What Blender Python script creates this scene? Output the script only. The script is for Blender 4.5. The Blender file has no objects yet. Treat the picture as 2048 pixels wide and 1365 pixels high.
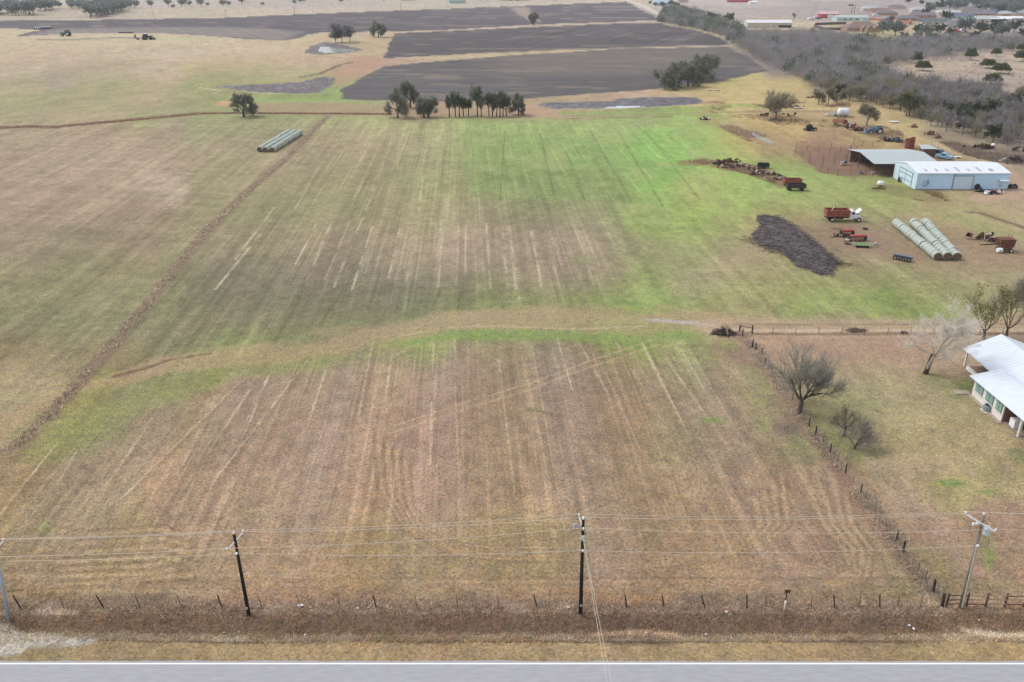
import bpy, math, random
import numpy as np
from mathutils import Vector

# ------------------------------------------------------------------ camera, world, sun, exposure
scene = bpy.context.scene
COL = scene.collection
H = 50.0                       # drone height in metres
TILT = math.radians(24.0)      # camera looks this far below the horizon
FPX = 1680.0                   # focal length in pixels of the 2048 px wide photograph
cam_data = bpy.data.cameras.new("camera")
cam_data.sensor_width = 36.0
cam_data.lens = 36.0 * FPX / 2048.0
cam_data.clip_start = 0.5
cam_data.clip_end = 20000.0
cam = bpy.data.objects.new("camera", cam_data)
COL.objects.link(cam)
cam.location = (0, 0, H)
cam.rotation_euler = (math.radians(90) - TILT, 0, 0)
scene.camera = cam

SUN_EL, SUN_AZ = math.radians(52), math.radians(-70)     # azimuth clockwise from +Y
world = bpy.data.worlds.new("World")
scene.world = world
world.use_nodes = True
wn, wl = world.node_tree.nodes, world.node_tree.links
wn.clear()
w_out = wn.new("ShaderNodeOutputWorld")
w_bg = wn.new("ShaderNodeBackground")
w_sky = wn.new("ShaderNodeTexSky")
w_sky.sky_type = 'NISHITA'
w_sky.sun_disc = False
w_sky.sun_elevation = SUN_EL
w_sky.sun_rotation = SUN_AZ
w_sky.air_density = 1.0
w_sky.dust_density = 1.0
w_sky.ozone_density = 1.0
w_hs = wn.new("ShaderNodeHueSaturation")
w_hs.inputs['Saturation'].default_value = 0.22           # cloud cover greys the sky
w_hs.inputs['Value'].default_value = 1.0
wl.new(w_sky.outputs[0], w_hs.inputs['Color'])
wl.new(w_hs.outputs[0], w_bg.inputs[0])
w_bg.inputs[1].default_value = 0.15
wl.new(w_bg.outputs[0], w_out.inputs[0])

sun_data = bpy.data.lights.new("sun", 'SUN')
sun_data.energy = 1.25
sun_data.angle = math.radians(22)
sun_data.color = (1.0, 0.97, 0.93)
sun = bpy.data.objects.new("sun", sun_data)
COL.objects.link(sun)
sd = Vector((math.sin(SUN_AZ) * math.cos(SUN_EL), math.cos(SUN_AZ) * math.cos(SUN_EL), math.sin(SUN_EL)))
sun.rotation_euler = sd.to_track_quat('Z', 'Y').to_euler()
sun.location = (0, 0, 300)

vs = scene.view_settings
vs.view_transform = 'Standard'
vs.look = 'None'
vs.exposure = 0.88
vs.gamma = 1.0
vs.use_curve_mapping = False
scene.render.engine = 'CYCLES'
scene.cycles.max_bounces = 6
scene.cycles.volume_bounces = 0
scene.cycles.transparent_max_bounces = 4

rng = np.random.default_rng(7)
random.seed(11)

# ------------------------------------------------------------------ ground geometry helpers
CT, ST = math.cos(TILT), math.sin(TILT)

def sstep(a, b, x):
    t = np.clip((x - a) / (b - a), 0, 1)
    return t * t * (3 - 2 * t)

def hash2(ix, iy, seed):
    h = (ix.astype(np.int64) * 374761393 + iy.astype(np.int64) * 668265263 + seed * 974634777) & 0xFFFFFFFF
    h = ((h ^ (h >> 13)) * 1274126177) & 0xFFFFFFFF
    h = h ^ (h >> 16)
    return (h & 0xFFFFFF) / float(0xFFFFFF)

def vnoise(x, y, seed=0):
    x = np.asarray(x, float); y = np.asarray(y, float)
    ix = np.floor(x); iy = np.floor(y)
    fx = x - ix; fy = y - iy
    fx = fx * fx * (3 - 2 * fx); fy = fy * fy * (3 - 2 * fy)
    a = hash2(ix, iy, seed); b = hash2(ix + 1, iy, seed)
    c = hash2(ix, iy + 1, seed); d = hash2(ix + 1, iy + 1, seed)
    return (a * (1 - fx) + b * fx) * (1 - fy) + (c * (1 - fx) + d * fx) * fy

def fbm(x, y, octv=4, seed=0, gain=0.5):
    s = 0; a = 1.0; t = 0
    for o in range(octv):
        s = s + a * vnoise(x * 2 ** o + 17.3 * o, y * 2 ** o - 9.1 * o, seed + o)
        t += a; a *= gain
    return s / t          # 0..1, mean .5

def ray(px, py):
    dx = (px - 1024.0) / FPX; dy = -(py - 682.5) / FPX
    return dx, CT + dy * ST, -ST + dy * CT       # world direction

def G0(px, py, h=0.0):
    dx, dyw, dz = ray(px, py)
    t = (H - h) / -dz
    return dx * t, dyw * t

# polylines of the relief, found once from the flat ground
def flat(pts):
    return np.array([G0(*p) for p in pts])

def dist_poly(X, Y, P):
    X = np.asarray(X, float); Y = np.asarray(Y, float)
    best = np.full(np.broadcast(X, Y).shape, 1e9)
    tt = np.zeros_like(best)
    n = len(P) - 1
    for i in range(n):
        ax, ay = P[i]; bx, by = P[i + 1]
        vx, vy = bx - ax, by - ay
        L2 = vx * vx + vy * vy + 1e-9
        t = np.clip(((X - ax) * vx + (Y - ay) * vy) / L2, 0, 1)
        d = np.hypot(X - (ax + t * vx), Y - (ay + t * vy))
        m = d < best
        best = np.where(m, d, best)
        tt = np.where(m, (i + t) / n, tt)
    return best, tt

DAM = flat([(1128, 224), (1200, 225), (1290, 222), (1380, 217), (1440, 212), (1500, 215)])
DAM2 = flat([(455, 186), (520, 192), (600, 194), (670, 192)])
DAM3 = flat([(620, 112), (680, 110), (730, 105)])
HEDGE = flat([(655, 232), (632, 256), (606, 285), (562, 328), (512, 368), (468, 408), (420, 455), (372, 512), (310, 592), (240, 676),
              (195, 725), (150, 775), (90, 840), (30, 893), (-60, 960), (-200, 1060)])

def T(x, y):
    """terrain height"""
    x = np.asarray(x, float); y = np.asarray(y, float)
    wob = (vnoise(x * 0.05, y * 0 + 3.3, 5) - .5) * 1.2
    z = -0.45 * np.exp(-((y - 54.0 - wob) / 1.3) ** 2)
    near = (y < 62)
    z = np.where(near, z, 0)
    far = (y > 240) & (y < 520)
    if np.any(far):
        d1, _ = dist_poly(x, y, DAM); d2, _ = dist_poly(x, y, DAM2); d3, _ = dist_poly(x, y, DAM3)
        z = z + np.where(far, 1.3 * np.exp(-(d1 / 3.2) ** 2) + 1.3 * np.exp(-(d2 / 4.0) ** 2) + 1.2 * np.exp(-(d3 / 4.5) ** 2), 0)
    return z

def G(px, py, h=0.0):
    x, y = G0(px, py, h)
    if h == 0.0:
        for _ in range(2):
            z = float(T(x, y))
            x, y = G0(px, py, z)
    return float(x), float(y)

def P3(px, py):
    x, y = G(px, py)
    return Vector((x, y, float(T(x, y))))

def height_at(bx, by, tx, ty):
    """height and sideways shift of a top seen at (tx,ty) over the base seen at (bx,by)"""
    x0, y0 = G(bx, by)
    dx, dyw, dz = ray(tx, ty)
    t = y0 / dyw
    return H + dz * t, dx * t - x0

def scale_at(py):
    x0, y0 = G0(1024, py); 
    return FPX / (y0 * CT + H * ST)              # photo pixels per metre

def lin(c):
    c = np.asarray(c, float) / 255.0
    return np.where(c <= 0.04045, c / 12.92, ((c + 0.055) / 1.055) ** 2.4)

ALB = 0.72      # albedo of a surface that shows the given photo colour under this sky

def alb(c, k=1.0):
    v = lin(c) * ALB * k
    return (float(v[0]), float(v[1]), float(v[2]), 1.0)

# ------------------------------------------------------------------ materials
MATS = {}
def mat(name, color, rough=0.8, metal=0.0, var=0.25, scale=3.0, rust=None, bump=0.0, spec=0.3, stretch=(1, 1, 1), attr=None, dark=None, rust_amt=0.5):
    """procedural paint / wood / metal: base colour broken by two noises, optional second (rust, dirt) colour"""
    if name in MATS: return MATS[name]
    m = bpy.data.materials.new(name); m.use_nodes = True
    nt = m.node_tree; N = nt.nodes; L = nt.links
    b = N['Principled BSDF']
    b.inputs['Roughness'].default_value = rough
    b.inputs['Metallic'].default_value = metal
    b.inputs['Specular IOR Level'].default_value = spec
    tc = N.new('ShaderNodeTexCoord'); mp = N.new('ShaderNodeMapping')
    mp.inputs['Scale'].default_value = stretch
    L.new(tc.outputs['Object'], mp.inputs[0])
    n1 = N.new('ShaderNodeTexNoise'); n1.inputs['Scale'].default_value = scale; n1.inputs['Detail'].default_value = 5
    L.new(mp.outputs[0], n1.inputs['Vector'])
    mr = N.new('ShaderNodeMapRange'); mr.inputs[1].default_value = 0.25; mr.inputs[2].default_value = 0.75
    mr.inputs[3].default_value = 1 - var; mr.inputs[4].default_value = 1 + var
    L.new(n1.outputs[0], mr.inputs[0])
    mul = N.new('ShaderNodeVectorMath'); mul.operation = 'SCALE'
    if attr:
        a = N.new('ShaderNodeAttribute'); a.attribute_name = attr
        L.new(a.outputs['Color'], mul.inputs[0])
    else:
        mul.inputs[0].default_value = color[:3]
    L.new(mr.outputs[0], mul.inputs['Scale'])
    last = mul.outputs[0]
    if rust is not None:
        n2 = N.new('ShaderNodeTexNoise'); n2.inputs['Scale'].default_value = scale * 0.45; n2.inputs['Detail'].default_value = 8
        n2.inputs['Roughness'].default_value = 0.7
        L.new(mp.outputs[0], n2.inputs['Vector'])
        r2 = N.new('ShaderNodeMapRange'); r2.inputs[1].default_value = 1.0 - rust_amt; r2.inputs[2].default_value = 1.08 - rust_amt
        L.new(n2.outputs[0], r2.inputs[0])
        mx = N.new('ShaderNodeMix'); mx.data_type = 'RGBA'
        L.new(r2.outputs[0], mx.inputs[0]); L.new(last, mx.inputs[6]); mx.inputs[7].default_value = rust
        last = mx.outputs[2]
    L.new(last, b.inputs['Base Color'])
    if bump > 0:
        bp = N.new('ShaderNodeBump'); bp.inputs['Strength'].default_value = bump; bp.inputs['Distance'].default_value = 0.05
        L.new(n1.outputs[0], bp.inputs['Height']); L.new(bp.outputs[0], b.inputs['Normal'])
    MATS[name] = m
    return m

def ground_mat(name, detail=1.0, tint2=(0.6, 1.5), furrow=0.0, fdir=(1, 0.051), fscale=1.2, rough=1.0):
    m = bpy.data.materials.new(name); m.use_nodes = True
    nt = m.node_tree; N = nt.nodes; L = nt.links
    b = N['Principled BSDF']
    b.inputs['Roughness'].default_value = rough
    b.inputs['Specular IOR Level'].default_value = 0.1
    a = N.new('ShaderNodeAttribute'); a.attribute_name = 'cover'
    geo = N.new('ShaderNodeNewGeometry')
    mp = N.new('ShaderNodeMapping'); mp.inputs['Scale'].default_value = (1, 1, 0.3)
    L.new(geo.outputs['Position'], mp.inputs[0])
    def noise(sc, det, rg=0.6):
        n = N.new('ShaderNodeTexNoise'); n.inputs['Scale'].default_value = sc; n.inputs['Detail'].default_value = det
        n.inputs['Roughness'].default_value = rg
        L.new(mp.outputs[0], n.inputs['Vector']); return n
    def rng_(src, lo, hi, a0=0.3, a1=0.7):
        r = N.new('ShaderNodeMapRange'); r.inputs[1].default_value = a0; r.inputs[2].default_value = a1
        r.inputs[3].default_value = lo; r.inputs[4].default_value = hi
        L.new(src, r.inputs[0]); return r.outputs[0]
    def mulv(x, y):
        q = N.new('ShaderNodeMath'); q.operation = 'MULTIPLY'; L.new(x, q.inputs[0]); L.new(y, q.inputs[1]); return q.outputs[0]
    nf = noise(3.2, 4, 0.7); nm = noise(0.9, 4, 0.65); nl = noise(0.11, 3, 0.5)
    f = mulv(rng_(nf.outputs[0], 1 - 0.42 * detail, 1 + 0.42 * detail), rng_(nm.outputs[0], 1 - 0.2 * detail, 1 + 0.2 * detail))
    f = mulv(f, rng_(nl.outputs[0], 0.93, 1.07))
    def rowvec(fd, across, along_):
        r = N.new('ShaderNodeMapping'); r.inputs['Rotation'].default_value = (0, 0, -math.atan2(fd[1], fd[0]))
        L.new(geo.outputs['Position'], r.inputs[0])
        q = N.new('ShaderNodeVectorMath'); q.operation = 'MULTIPLY'; q.inputs[1].default_value = (across, along_, 0.2)
        L.new(r.outputs[0], q.inputs[0]); return q.outputs[0]
    def rownoise(fd, across, along_, det=1):
        n = N.new('ShaderNodeTexNoise'); n.inputs['Scale'].default_value = 1.0; n.inputs['Detail'].default_value = det
        L.new(rowvec(fd, across, along_), n.inputs['Vector']); return n.outputs[0]
    if furrow > 0:
        f = mulv(f, rng_(rownoise(fdir, fscale, fscale * .012, 2), 1 - furrow, 1 + furrow))
    if name == 'ground_cover':
        # drill rows: fine bands running with the field, held to the fields by the cover map's alpha
        r1 = rng_(rownoise((1, .051), 2.6, .035, 2), -.14, .14); r2 = rng_(rownoise((1, .051), .75, .012, 1), -.08, .08)
        r3 = rng_(rownoise((1, .051), 1.7, .022, 0), 0, .34, .62, .70); r4 = rng_(rownoise((1, .051), 1.2, .03, 0), 0, -.15, .66, .74)
        def addv(x, y):
            q = N.new('ShaderNodeMath'); q.operation = 'ADD'; L.new(x, q.inputs[0]); L.new(y, q.inputs[1]); return q.outputs[0]
        rs_ = addv(addv(r1, r2), addv(r3, r4))
        one = N.new('ShaderNodeMath'); one.operation = 'MULTIPLY_ADD'; L.new(rs_, one.inputs[0]); L.new(a.outputs['Alpha'], one.inputs[1]); one.inputs[2].default_value = 1.0
        f = mulv(f, one.outputs[0])
    sc = N.new('ShaderNodeVectorMath'); sc.operation = 'SCALE'
    L.new(a.outputs['Color'], sc.inputs[0]); L.new(f, sc.inputs['Scale'])
    # slight hue drift between straw and earth
    hs = N.new('ShaderNodeHueSaturation')
    n4 = noise(0.35, 3)
    L.new(rng_(n4.outputs[0], 0.494, 0.506), hs.inputs['Hue'])
    L.new(rng_(nm.outputs[0], 0.85, 1.15), hs.inputs['Saturation'])
    L.new(sc.outputs[0], hs.inputs['Color'])
    L.new(hs.outputs[0], b.inputs['Base Color'])
    bp = N.new('ShaderNodeBump'); bp.inputs['Strength'].default_value = 0.9; bp.inputs['Distance'].default_value = 0.12
    L.new(nf.outputs[0], bp.inputs['Height']); L.new(bp.outputs[0], b.inputs['Normal'])
    MATS[name] = m
    return m

ORD = ['first', 'second', 'third', 'fourth', 'fifth', 'sixth', 'seventh', 'eighth', 'ninth', 'tenth', 'eleventh', 'twelfth', 'thirteenth', 'fourteenth', 'fifteenth', 'sixteenth', 'seventeenth', 'eighteenth',
       'nineteenth', 'twentieth', 'twenty-first', 'twenty-second', 'twenty-third', 'twenty-fourth', 'twenty-fifth', 'twenty-sixth', 'twenty-seventh', 'twenty-eighth']
# ------------------------------------------------------------------ object helpers
def tag(o, label=None, cat=None, group=None, kind=None):
    if label: o['label'] = label
    if cat: o['category'] = cat
    if group: o['group'] = group
    if kind: o['kind'] = kind
    return o

def empty(name, loc, label, cat, rz=0.0, group=None):
    o = bpy.data.objects.new(name, None); COL.objects.link(o)
    o.empty_display_size = 0.5
    o.location = loc; o.rotation_euler = (0, 0, rz)
    return tag(o, label, cat, group)

def link_mesh(name, me, parent=None):
    o = bpy.data.objects.new(name, me); COL.objects.link(o)
    if parent is not None: o.parent = parent
    return o

def mesh_np(name, V, F, m, smooth=False):
    """V (n,3), F (k,3) or (k,4) arrays"""
    me = bpy.data.meshes.new(name)
    V = np.asarray(V, np.float32); F = np.asarray(F, np.int32)
    me.vertices.add(len(V)); me.vertices.foreach_set('co', V.ravel())
    k, n = F.shape
    me.loops.add(k * n); me.loops.foreach_set('vertex_index', F.ravel())
    me.polygons.add(k)
    me.polygons.foreach_set('loop_start', np.arange(0, k * n, n, dtype=np.int32))
    me.polygons.foreach_set('loop_total', np.full(k, n, np.int32))
    if smooth: me.polygons.foreach_set('use_smooth', np.ones(k, bool))
    me.update(calc_edges=True)
    if m: me.materials.append(m)
    return me

def set_color(me, C, name='cover'):
    at = me.color_attributes.new(name, 'FLOAT_COLOR', 'POINT')
    A = np.ones((len(C), 4), np.float32); A[:, :C.shape[1]] = C
    at.data.foreach_set('color', A.ravel())

class MB:
    def __init__(s): s.v = []; s.f = []
    def add(s, vs_, fs):
        o = len(s.v); s.v += [tuple(p) for p in vs_]; s.f += [tuple(i + o for i in f) for f in fs]; return s
    def box(s, c, d, rz=0.0, rx=0.0, ry=0.0):
        hx, hy, hz = d[0] / 2, d[1] / 2, d[2] / 2
        pts = [Vector((a * hx, b * hy, e * hz)) for e in (-1, 1) for a, b in ((-1, -1), (1, -1), (1, 1), (-1, 1))]
        if rx or ry or rz:
            from mathutils import Euler
            R = Euler((rx, ry, rz)).to_matrix(); pts = [R @ p for p in pts]
        c = Vector(c)
        return s.add([p + c for p in pts], [(3, 2, 1, 0), (4, 5, 6, 7), (0, 1, 5, 4), (1, 2, 6, 5), (2, 3, 7, 6), (3, 0, 4, 7)])
    def b2(s, x0, x1, y0, y1, z0, z1):
        return s.box(((x0 + x1) / 2, (y0 + y1) / 2, (z0 + z1) / 2), (abs(x1 - x0), abs(y1 - y0), abs(z1 - z0)))
    def cyl(s, p0, p1, r0, r1=None, n=8, cap=True):
        if r1 is None: r1 = r0
        p0 = Vector(p0); p1 = Vector(p1); d = (p1 - p0).normalized()
        a = d.orthogonal().normalized(); b = d.cross(a)
        vs_ = []
        for p, r in ((p0, r0), (p1, r1)):
            for i in range(n):
                t = 2 * math.pi * i / n
                vs_.append(p + (a * math.cos(t) + b * math.sin(t)) * r)
        fs = [(i, (i + 1) % n, n + (i + 1) % n, n + i) for i in range(n)]
        if cap: fs += [tuple(range(n - 1, -1, -1)), tuple(range(n, 2 * n))]
        return s.add(vs_, fs)
    def prism(s, prof, axis, a0, a1):
        """extrude closed 2-D profile along axis 'x' (prof is y,z) or 'y' (prof is x,z)"""
        n = len(prof); vs_ = []
        for a in (a0, a1):
            for (u, w) in prof: vs_.append((a, u, w) if axis == 'x' else (u, a, w))
        fs = [(i, (i + 1) % n, n + (i + 1) % n, n + i) for i in range(n)] + [tuple(range(n - 1, -1, -1)), tuple(range(n, 2 * n))]
        return s.add(vs_, fs)
    def lathe(s, prof, n=16, c=(0, 0, 0), axis='z'):
        """prof list of (r, h)"""
        vs_ = []
        for r, h in prof:
            for i in range(n):
                t = 2 * math.pi * i / n
                x, y = r * math.cos(t), r * math.sin(t)
                if axis == 'z': p = (c[0] + x, c[1] + y, c[2] + h)
                elif axis == 'x': p = (c[0] + h, c[1] + x, c[2] + y)
                else: p = (c[0] + x, c[1] + h, c[2] + y)
                vs_.append(p)
        fs = []
        for k in range(len(prof) - 1):
            for i in range(n):
                fs.append((k * n + i, k * n + (i + 1) % n, (k + 1) * n + (i + 1) % n, (k + 1) * n + i))
        fs.append(tuple(range(n - 1, -1, -1))); fs.append(tuple(range((len(prof) - 1) * n, len(prof) * n)))
        return s.add(vs_, fs)
    def sheet(s, a, b, c, d, th=0.04):
        """thin slab over quad a b c d (thickness downwards along normal)"""
        a, b, c, d = map(Vector, (a, b, c, d))
        n = (b - a).cross(d - a).normalized() * th
        return s.add([a - n, b - n, c - n, d - n, a, b, c, d], [(3, 2, 1, 0), (4, 5, 6, 7), (0, 1, 5, 4), (1, 2, 6, 5), (2, 3, 7, 6), (3, 0, 4, 7)])
    def build(s, name, m, parent=None, smooth=False, label=None):
        me = bpy.data.meshes.new(name)
        me.from_pydata([tuple(p) for p in s.v], [], s.f)
        me.materials.append(m)
        if smooth:
            for p in me.polygons: p.use_smooth = True
            me.update()
        import bmesh
        bm = bmesh.new(); bm.from_mesh(me); bmesh.ops.recalc_face_normals(bm, faces=bm.faces); bm.to_mesh(me); bm.free()
        o = link_mesh(name, me, parent)
        if label: o['label'] = label
        return o

def copy_tree(o, loc, rz=0.0, sc=None, label=None, group=None, parent=None):
    c = o.copy(); COL.objects.link(c)
    if parent is None:
        c.location = loc; c.rotation_euler = (0, 0, rz)
        if sc is not None: c.scale = sc if hasattr(sc, '__len__') else (sc, sc, sc)
        if label: c['label'] = label
        if group: c['group'] = group
        elif 'group' in c: del c['group']
    else:
        c.parent = parent
    for ch in o.children: copy_tree(ch, None, parent=c)
    return c
# ------------------------------------------------------------------ ground cover colours
# survey points: what grows (or is ploughed) where, given by the spot's place in the photograph and carried to the ground
SURVEY = """0 3 182 170 160;300 3 178 166 152;600 3 174 162 148;900 3 178 168 148;1150 3 184 170 150;1500 3 178 166 158;1700 3 160 150 146;2000 3 148 146 146;0 30 178 164 140;150 30 180 164 144;300 30 182 168 144;600 30 186 170 146;900 30 182 168 142;1450 30 172 158 146;1600 30 164 152 146;1750 30 160 146 138;1850 55 168 152 128;2000 45 150 140 130;1450 60 184 168 140;1560 62 186 170 138;1700 60 172 158 120;1800 68 180 166 120;0 75 190 172 138;200 75 190 174 138;400 75 190 174 140;520 90 192 172 138;600 75 186 168 132;1500 85 180 165 135;0 110 188 168 136;200 110 188 170 138;400 110 188 170 140;560 110 190 166 134;600 130 188 164 132;700 130 176 150 124;740 100 180 160 122;0 145 176 158 128;200 140 172 156 124;400 150 180 162 132;560 140 180 164 118;600 150 158 154 106;0 175 168 154 116;120 170 158 148 120;250 185 160 152 106;380 190 168 156 114;440 200 176 156 120;0 210 160 154 108;200 205 162 152 110;330 215 170 150 118;480 215 150 146 104;600 205 148 150 98;700 205 160 150 112;0 240 162 150 112;200 240 166 152 112;400 235 162 150 116;330 240 150 156 96;560 240 150 154 98;0 270 164 148 118;200 270 168 148 120;400 270 162 144 116;560 265 150 148 106;0 330 166 146 120;200 330 169 149 123;400 340 163 143 117;470 320 158 145 112;380 385 182 164 138;0 420 163 143 117;150 420 162 142 116;300 430 160 140 114;0 500 150 134 108;150 500 148 135 106;280 500 154 137 108;0 560 146 138 100;150 560 144 138 98;260 560 146 139 98;0 640 142 136 98;150 640 140 135 98;220 630 138 133 96;0 720 146 134 100;100 720 146 134 100;0 780 162 148 112;60 790 168 152 114;0 840 158 148 108;40 860 152 144 104;700 245 164 168 108;840 250 160 170 104;850 285 156 160 106;850 330 152 154 104;950 245 158 174 102;1150 245 146 178 88;1350 245 142 186 76;1440 250 160 176 92;700 275 168 152 116;800 275 170 158 118;900 275 150 164 98;1000 275 140 168 88;1150 275 138 176 80;1300 275 130 184 68;1430 275 142 186 70;1380 300 128 184 62;1250 300 126 178 66;620 320 160 148 112;750 320 162 150 112;900 320 144 156 94;1000 320 134 160 84;1100 320 128 166 76;1200 320 130 170 72;1320 320 122 176 62;1450 320 146 186 72;560 380 158 146 108;700 380 156 146 106;850 380 152 150 100;1000 380 132 152 84;1060 380 126 154 78;1150 380 126 156 76;1300 380 130 178 60;1450 380 152 176 80;1400 378 172 174 100;500 430 150 140 104;600 430 146 142 100;700 430 152 142 106;850 425 158 148 108;980 430 156 146 110;1100 430 146 146 102;1250 430 144 164 82;1400 430 146 174 76;1500 400 156 178 80;400 490 148 138 102;500 500 146 136 102;600 500 150 138 106;750 500 160 144 116;900 500 164 146 120;1050 500 162 146 118;1200 500 150 146 106;1350 500 150 152 102;1450 500 154 156 102;350 560 138 134 96;500 560 134 130 98;600 560 142 130 104;700 560 144 130 108;900 550 156 140 116;1050 560 160 142 118;1150 560 158 142 114;1250 560 138 150 84;1400 570 166 156 118;1500 580 150 156 94;600 585 118 114 92;750 585 114 110 90;900 590 120 118 92;330 610 136 134 94;450 620 130 126 94;550 620 126 122 92;700 620 128 126 92;850 610 128 132 88;1000 605 132 138 86;1150 600 128 152 72;1300 600 132 162 68;1400 610 142 164 78;330 670 136 132 96;450 670 136 130 96;550 660 134 128 96;260 720 142 132 100;330 770 140 142 92;430 745 138 140 92;560 725 132 144 82;700 705 138 140 94;850 668 134 148 82;1000 668 140 150 86;1150 672 130 158 66;1250 668 128 160 62;1350 680 150 150 96;200 830 150 144 96;130 880 140 142 92;250 800 140 140 92;330 860 156 140 112;450 850 162 142 116;600 800 162 141 116;750 760 162 140 116;900 730 158 138 114;1050 720 154 136 110;1200 730 152 136 108;1320 750 152 138 108;1400 720 152 148 104;0 960 154 138 106;100 950 158 140 110;200 950 162 142 114;400 950 166 142 116;600 900 166 142 118;800 850 162 138 114;1000 850 158 136 110;1200 850 160 138 110;1400 850 154 140 108;1560 890 160 142 112;0 1060 160 142 110;200 1060 160 142 112;400 1060 166 142 116;600 1040 166 144 116;800 1000 166 142 116;1000 980 160 138 110;1200 980 164 142 112;1400 980 164 142 114;1600 980 168 144 114;1680 1050 158 138 110;0 1130 160 140 108;400 1120 164 142 112;600 1120 166 142 110;800 1100 162 142 108;1000 1100 162 142 106;1200 1100 162 138 112;1400 1100 164 140 112;1600 1100 162 138 110;1750 1130 156 136 110;0 1165 166 142 112;300 1170 166 142 112;600 1170 168 144 110;900 1175 168 144 112;1200 1170 164 140 112;1500 1170 166 142 114;1700 1175 160 138 110;0 1190 160 132 98;600 1190 158 130 100;1200 1190 166 136 102;1700 1195 148 126 100;0 1215 136 116 98;300 1215 134 114 96;600 1215 140 118 100;900 1215 138 118 100;1200 1215 136 116 98;1500 1215 140 120 102;1800 1215 146 126 108;0 1240 138 118 92;300 1240 136 114 90;600 1240 134 114 92;900 1240 132 112 92;1200 1245 130 110 92;1500 1240 132 112 92;1800 1245 136 116 96;2000 1240 148 124 96;0 1268 140 124 96;300 1268 136 120 96;600 1270 132 114 88;900 1268 136 116 90;1200 1268 132 114 92;1500 1268 140 122 98;1800 1266 144 124 96;2000 1265 160 142 116;0 1300 170 148 108;300 1302 170 148 108;600 1302 170 148 108;900 1302 170 148 108;1200 1302 170 148 108;1500 1300 170 148 108;1800 1300 170 148 108;2048 1300 180 154 110;1560 700 166 142 114;1700 690 172 148 124;1850 690 168 144 116;2020 660 180 155 128;1650 740 172 150 118;1750 760 168 148 116;1650 830 150 144 98;1750 850 154 146 104;1900 850 164 152 106;1650 900 132 134 88;1750 900 136 134 94;1850 930 170 152 114;1950 900 168 152 112;1700 980 164 142 114;1800 990 168 146 116;1950 960 166 158 104;2040 960 166 152 110;2000 780 164 150 112;1850 790 166 152 114;1850 1010 168 146 116;1500 780 156 142 110;1450 840 158 142 114;1530 850 160 142 112;250 1120 162 142 110;1950 1130 164 142 112;1800 1180 154 140 104;1750 1050 162 142 112;1900 1060 168 142 116;2030 1080 166 138 114;1850 1110 148 138 100;2040 1150 170 140 118;1900 1170 152 142 102;1500 550 168 150 118;1600 590 158 152 100;1750 570 156 150 102;1900 560 152 152 98;2030 570 158 152 106;1500 620 156 152 98;1650 625 142 158 82;1800 618 130 158 66;1950 620 134 154 74;1500 640 160 146 104;1450 470 158 166 96;1480 530 166 154 114;1620 440 164 160 98;1690 400 158 162 92;1660 470 158 138 106;1740 480 150 128 104;1760 510 158 140 112;1900 460 156 140 108;1930 500 158 134 108;2030 500 160 138 110;1850 540 156 152 104;1720 440 158 160 98;1750 430 150 158 90;1820 410 160 156 104;1850 400 140 166 74;1950 410 164 156 104;2040 420 164 150 110;1990 440 150 150 92;1540 380 148 186 70;1560 350 146 186 72;1620 375 142 178 78;1700 385 138 172 72;1760 400 146 168 82;1640 400 146 178 78;1750 375 156 150 100;1500 330 156 186 76;1580 400 158 172 90;1480 300 148 184 74;1500 282 180 170 96;1530 300 176 162 100;1560 320 178 158 110;1520 260 194 172 110;1620 265 190 168 106;1600 290 190 162 104;1690 300 150 118 96;1650 330 146 114 92;1740 340 140 108 88;1080 225 178 150 124;1240 235 150 150 104;1150 205 176 152 122;1250 188 186 160 126;1350 180 184 162 122;1450 190 188 164 112;1500 165 184 172 106;1450 165 186 170 108;1550 190 190 170 112;1600 185 186 166 112;1650 240 194 170 114;1720 225 192 168 114;1800 240 184 162 114;1850 265 190 168 110;1950 300 176 156 104;2040 370 170 148 116;1960 270 164 152 120;1880 310 190 164 104;2000 340 164 144 116;1780 290 188 162 108;1900 360 170 148 112;2010 300 140 126 108;1850 145 186 164 140;1980 112 180 162 140;1950 190 150 136 128;2020 180 156 144 132;1900 125 170 154 136;1600 110 130 122 116;1700 150 130 122 116;1750 195 136 124 118;1900 230 138 126 120;2040 250 134 124 118;1500 90 128 120 112;1800 110 130 122 116;1950 90 130 122 116;500 195 156 156 100;640 198 140 170 90;820 222 176 140 118;950 222 178 140 118;1040 210 168 152 112;2048 700 168 144 116"""
SP = np.array([[float(q) for q in p.split()] for p in SURVEY.replace('\n', ';').split(';') if p.strip()])
SPC = lin(SP[:, 2:5])

def photo_xy(X, Y):
    """inverse of G0: map coordinate in which the survey was taken"""
    d = Y * CT + H * ST
    px = 1024 + FPX * X / d
    up = Y * ST - H * CT
    return px, 682.5 - FPX * up / d

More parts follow.
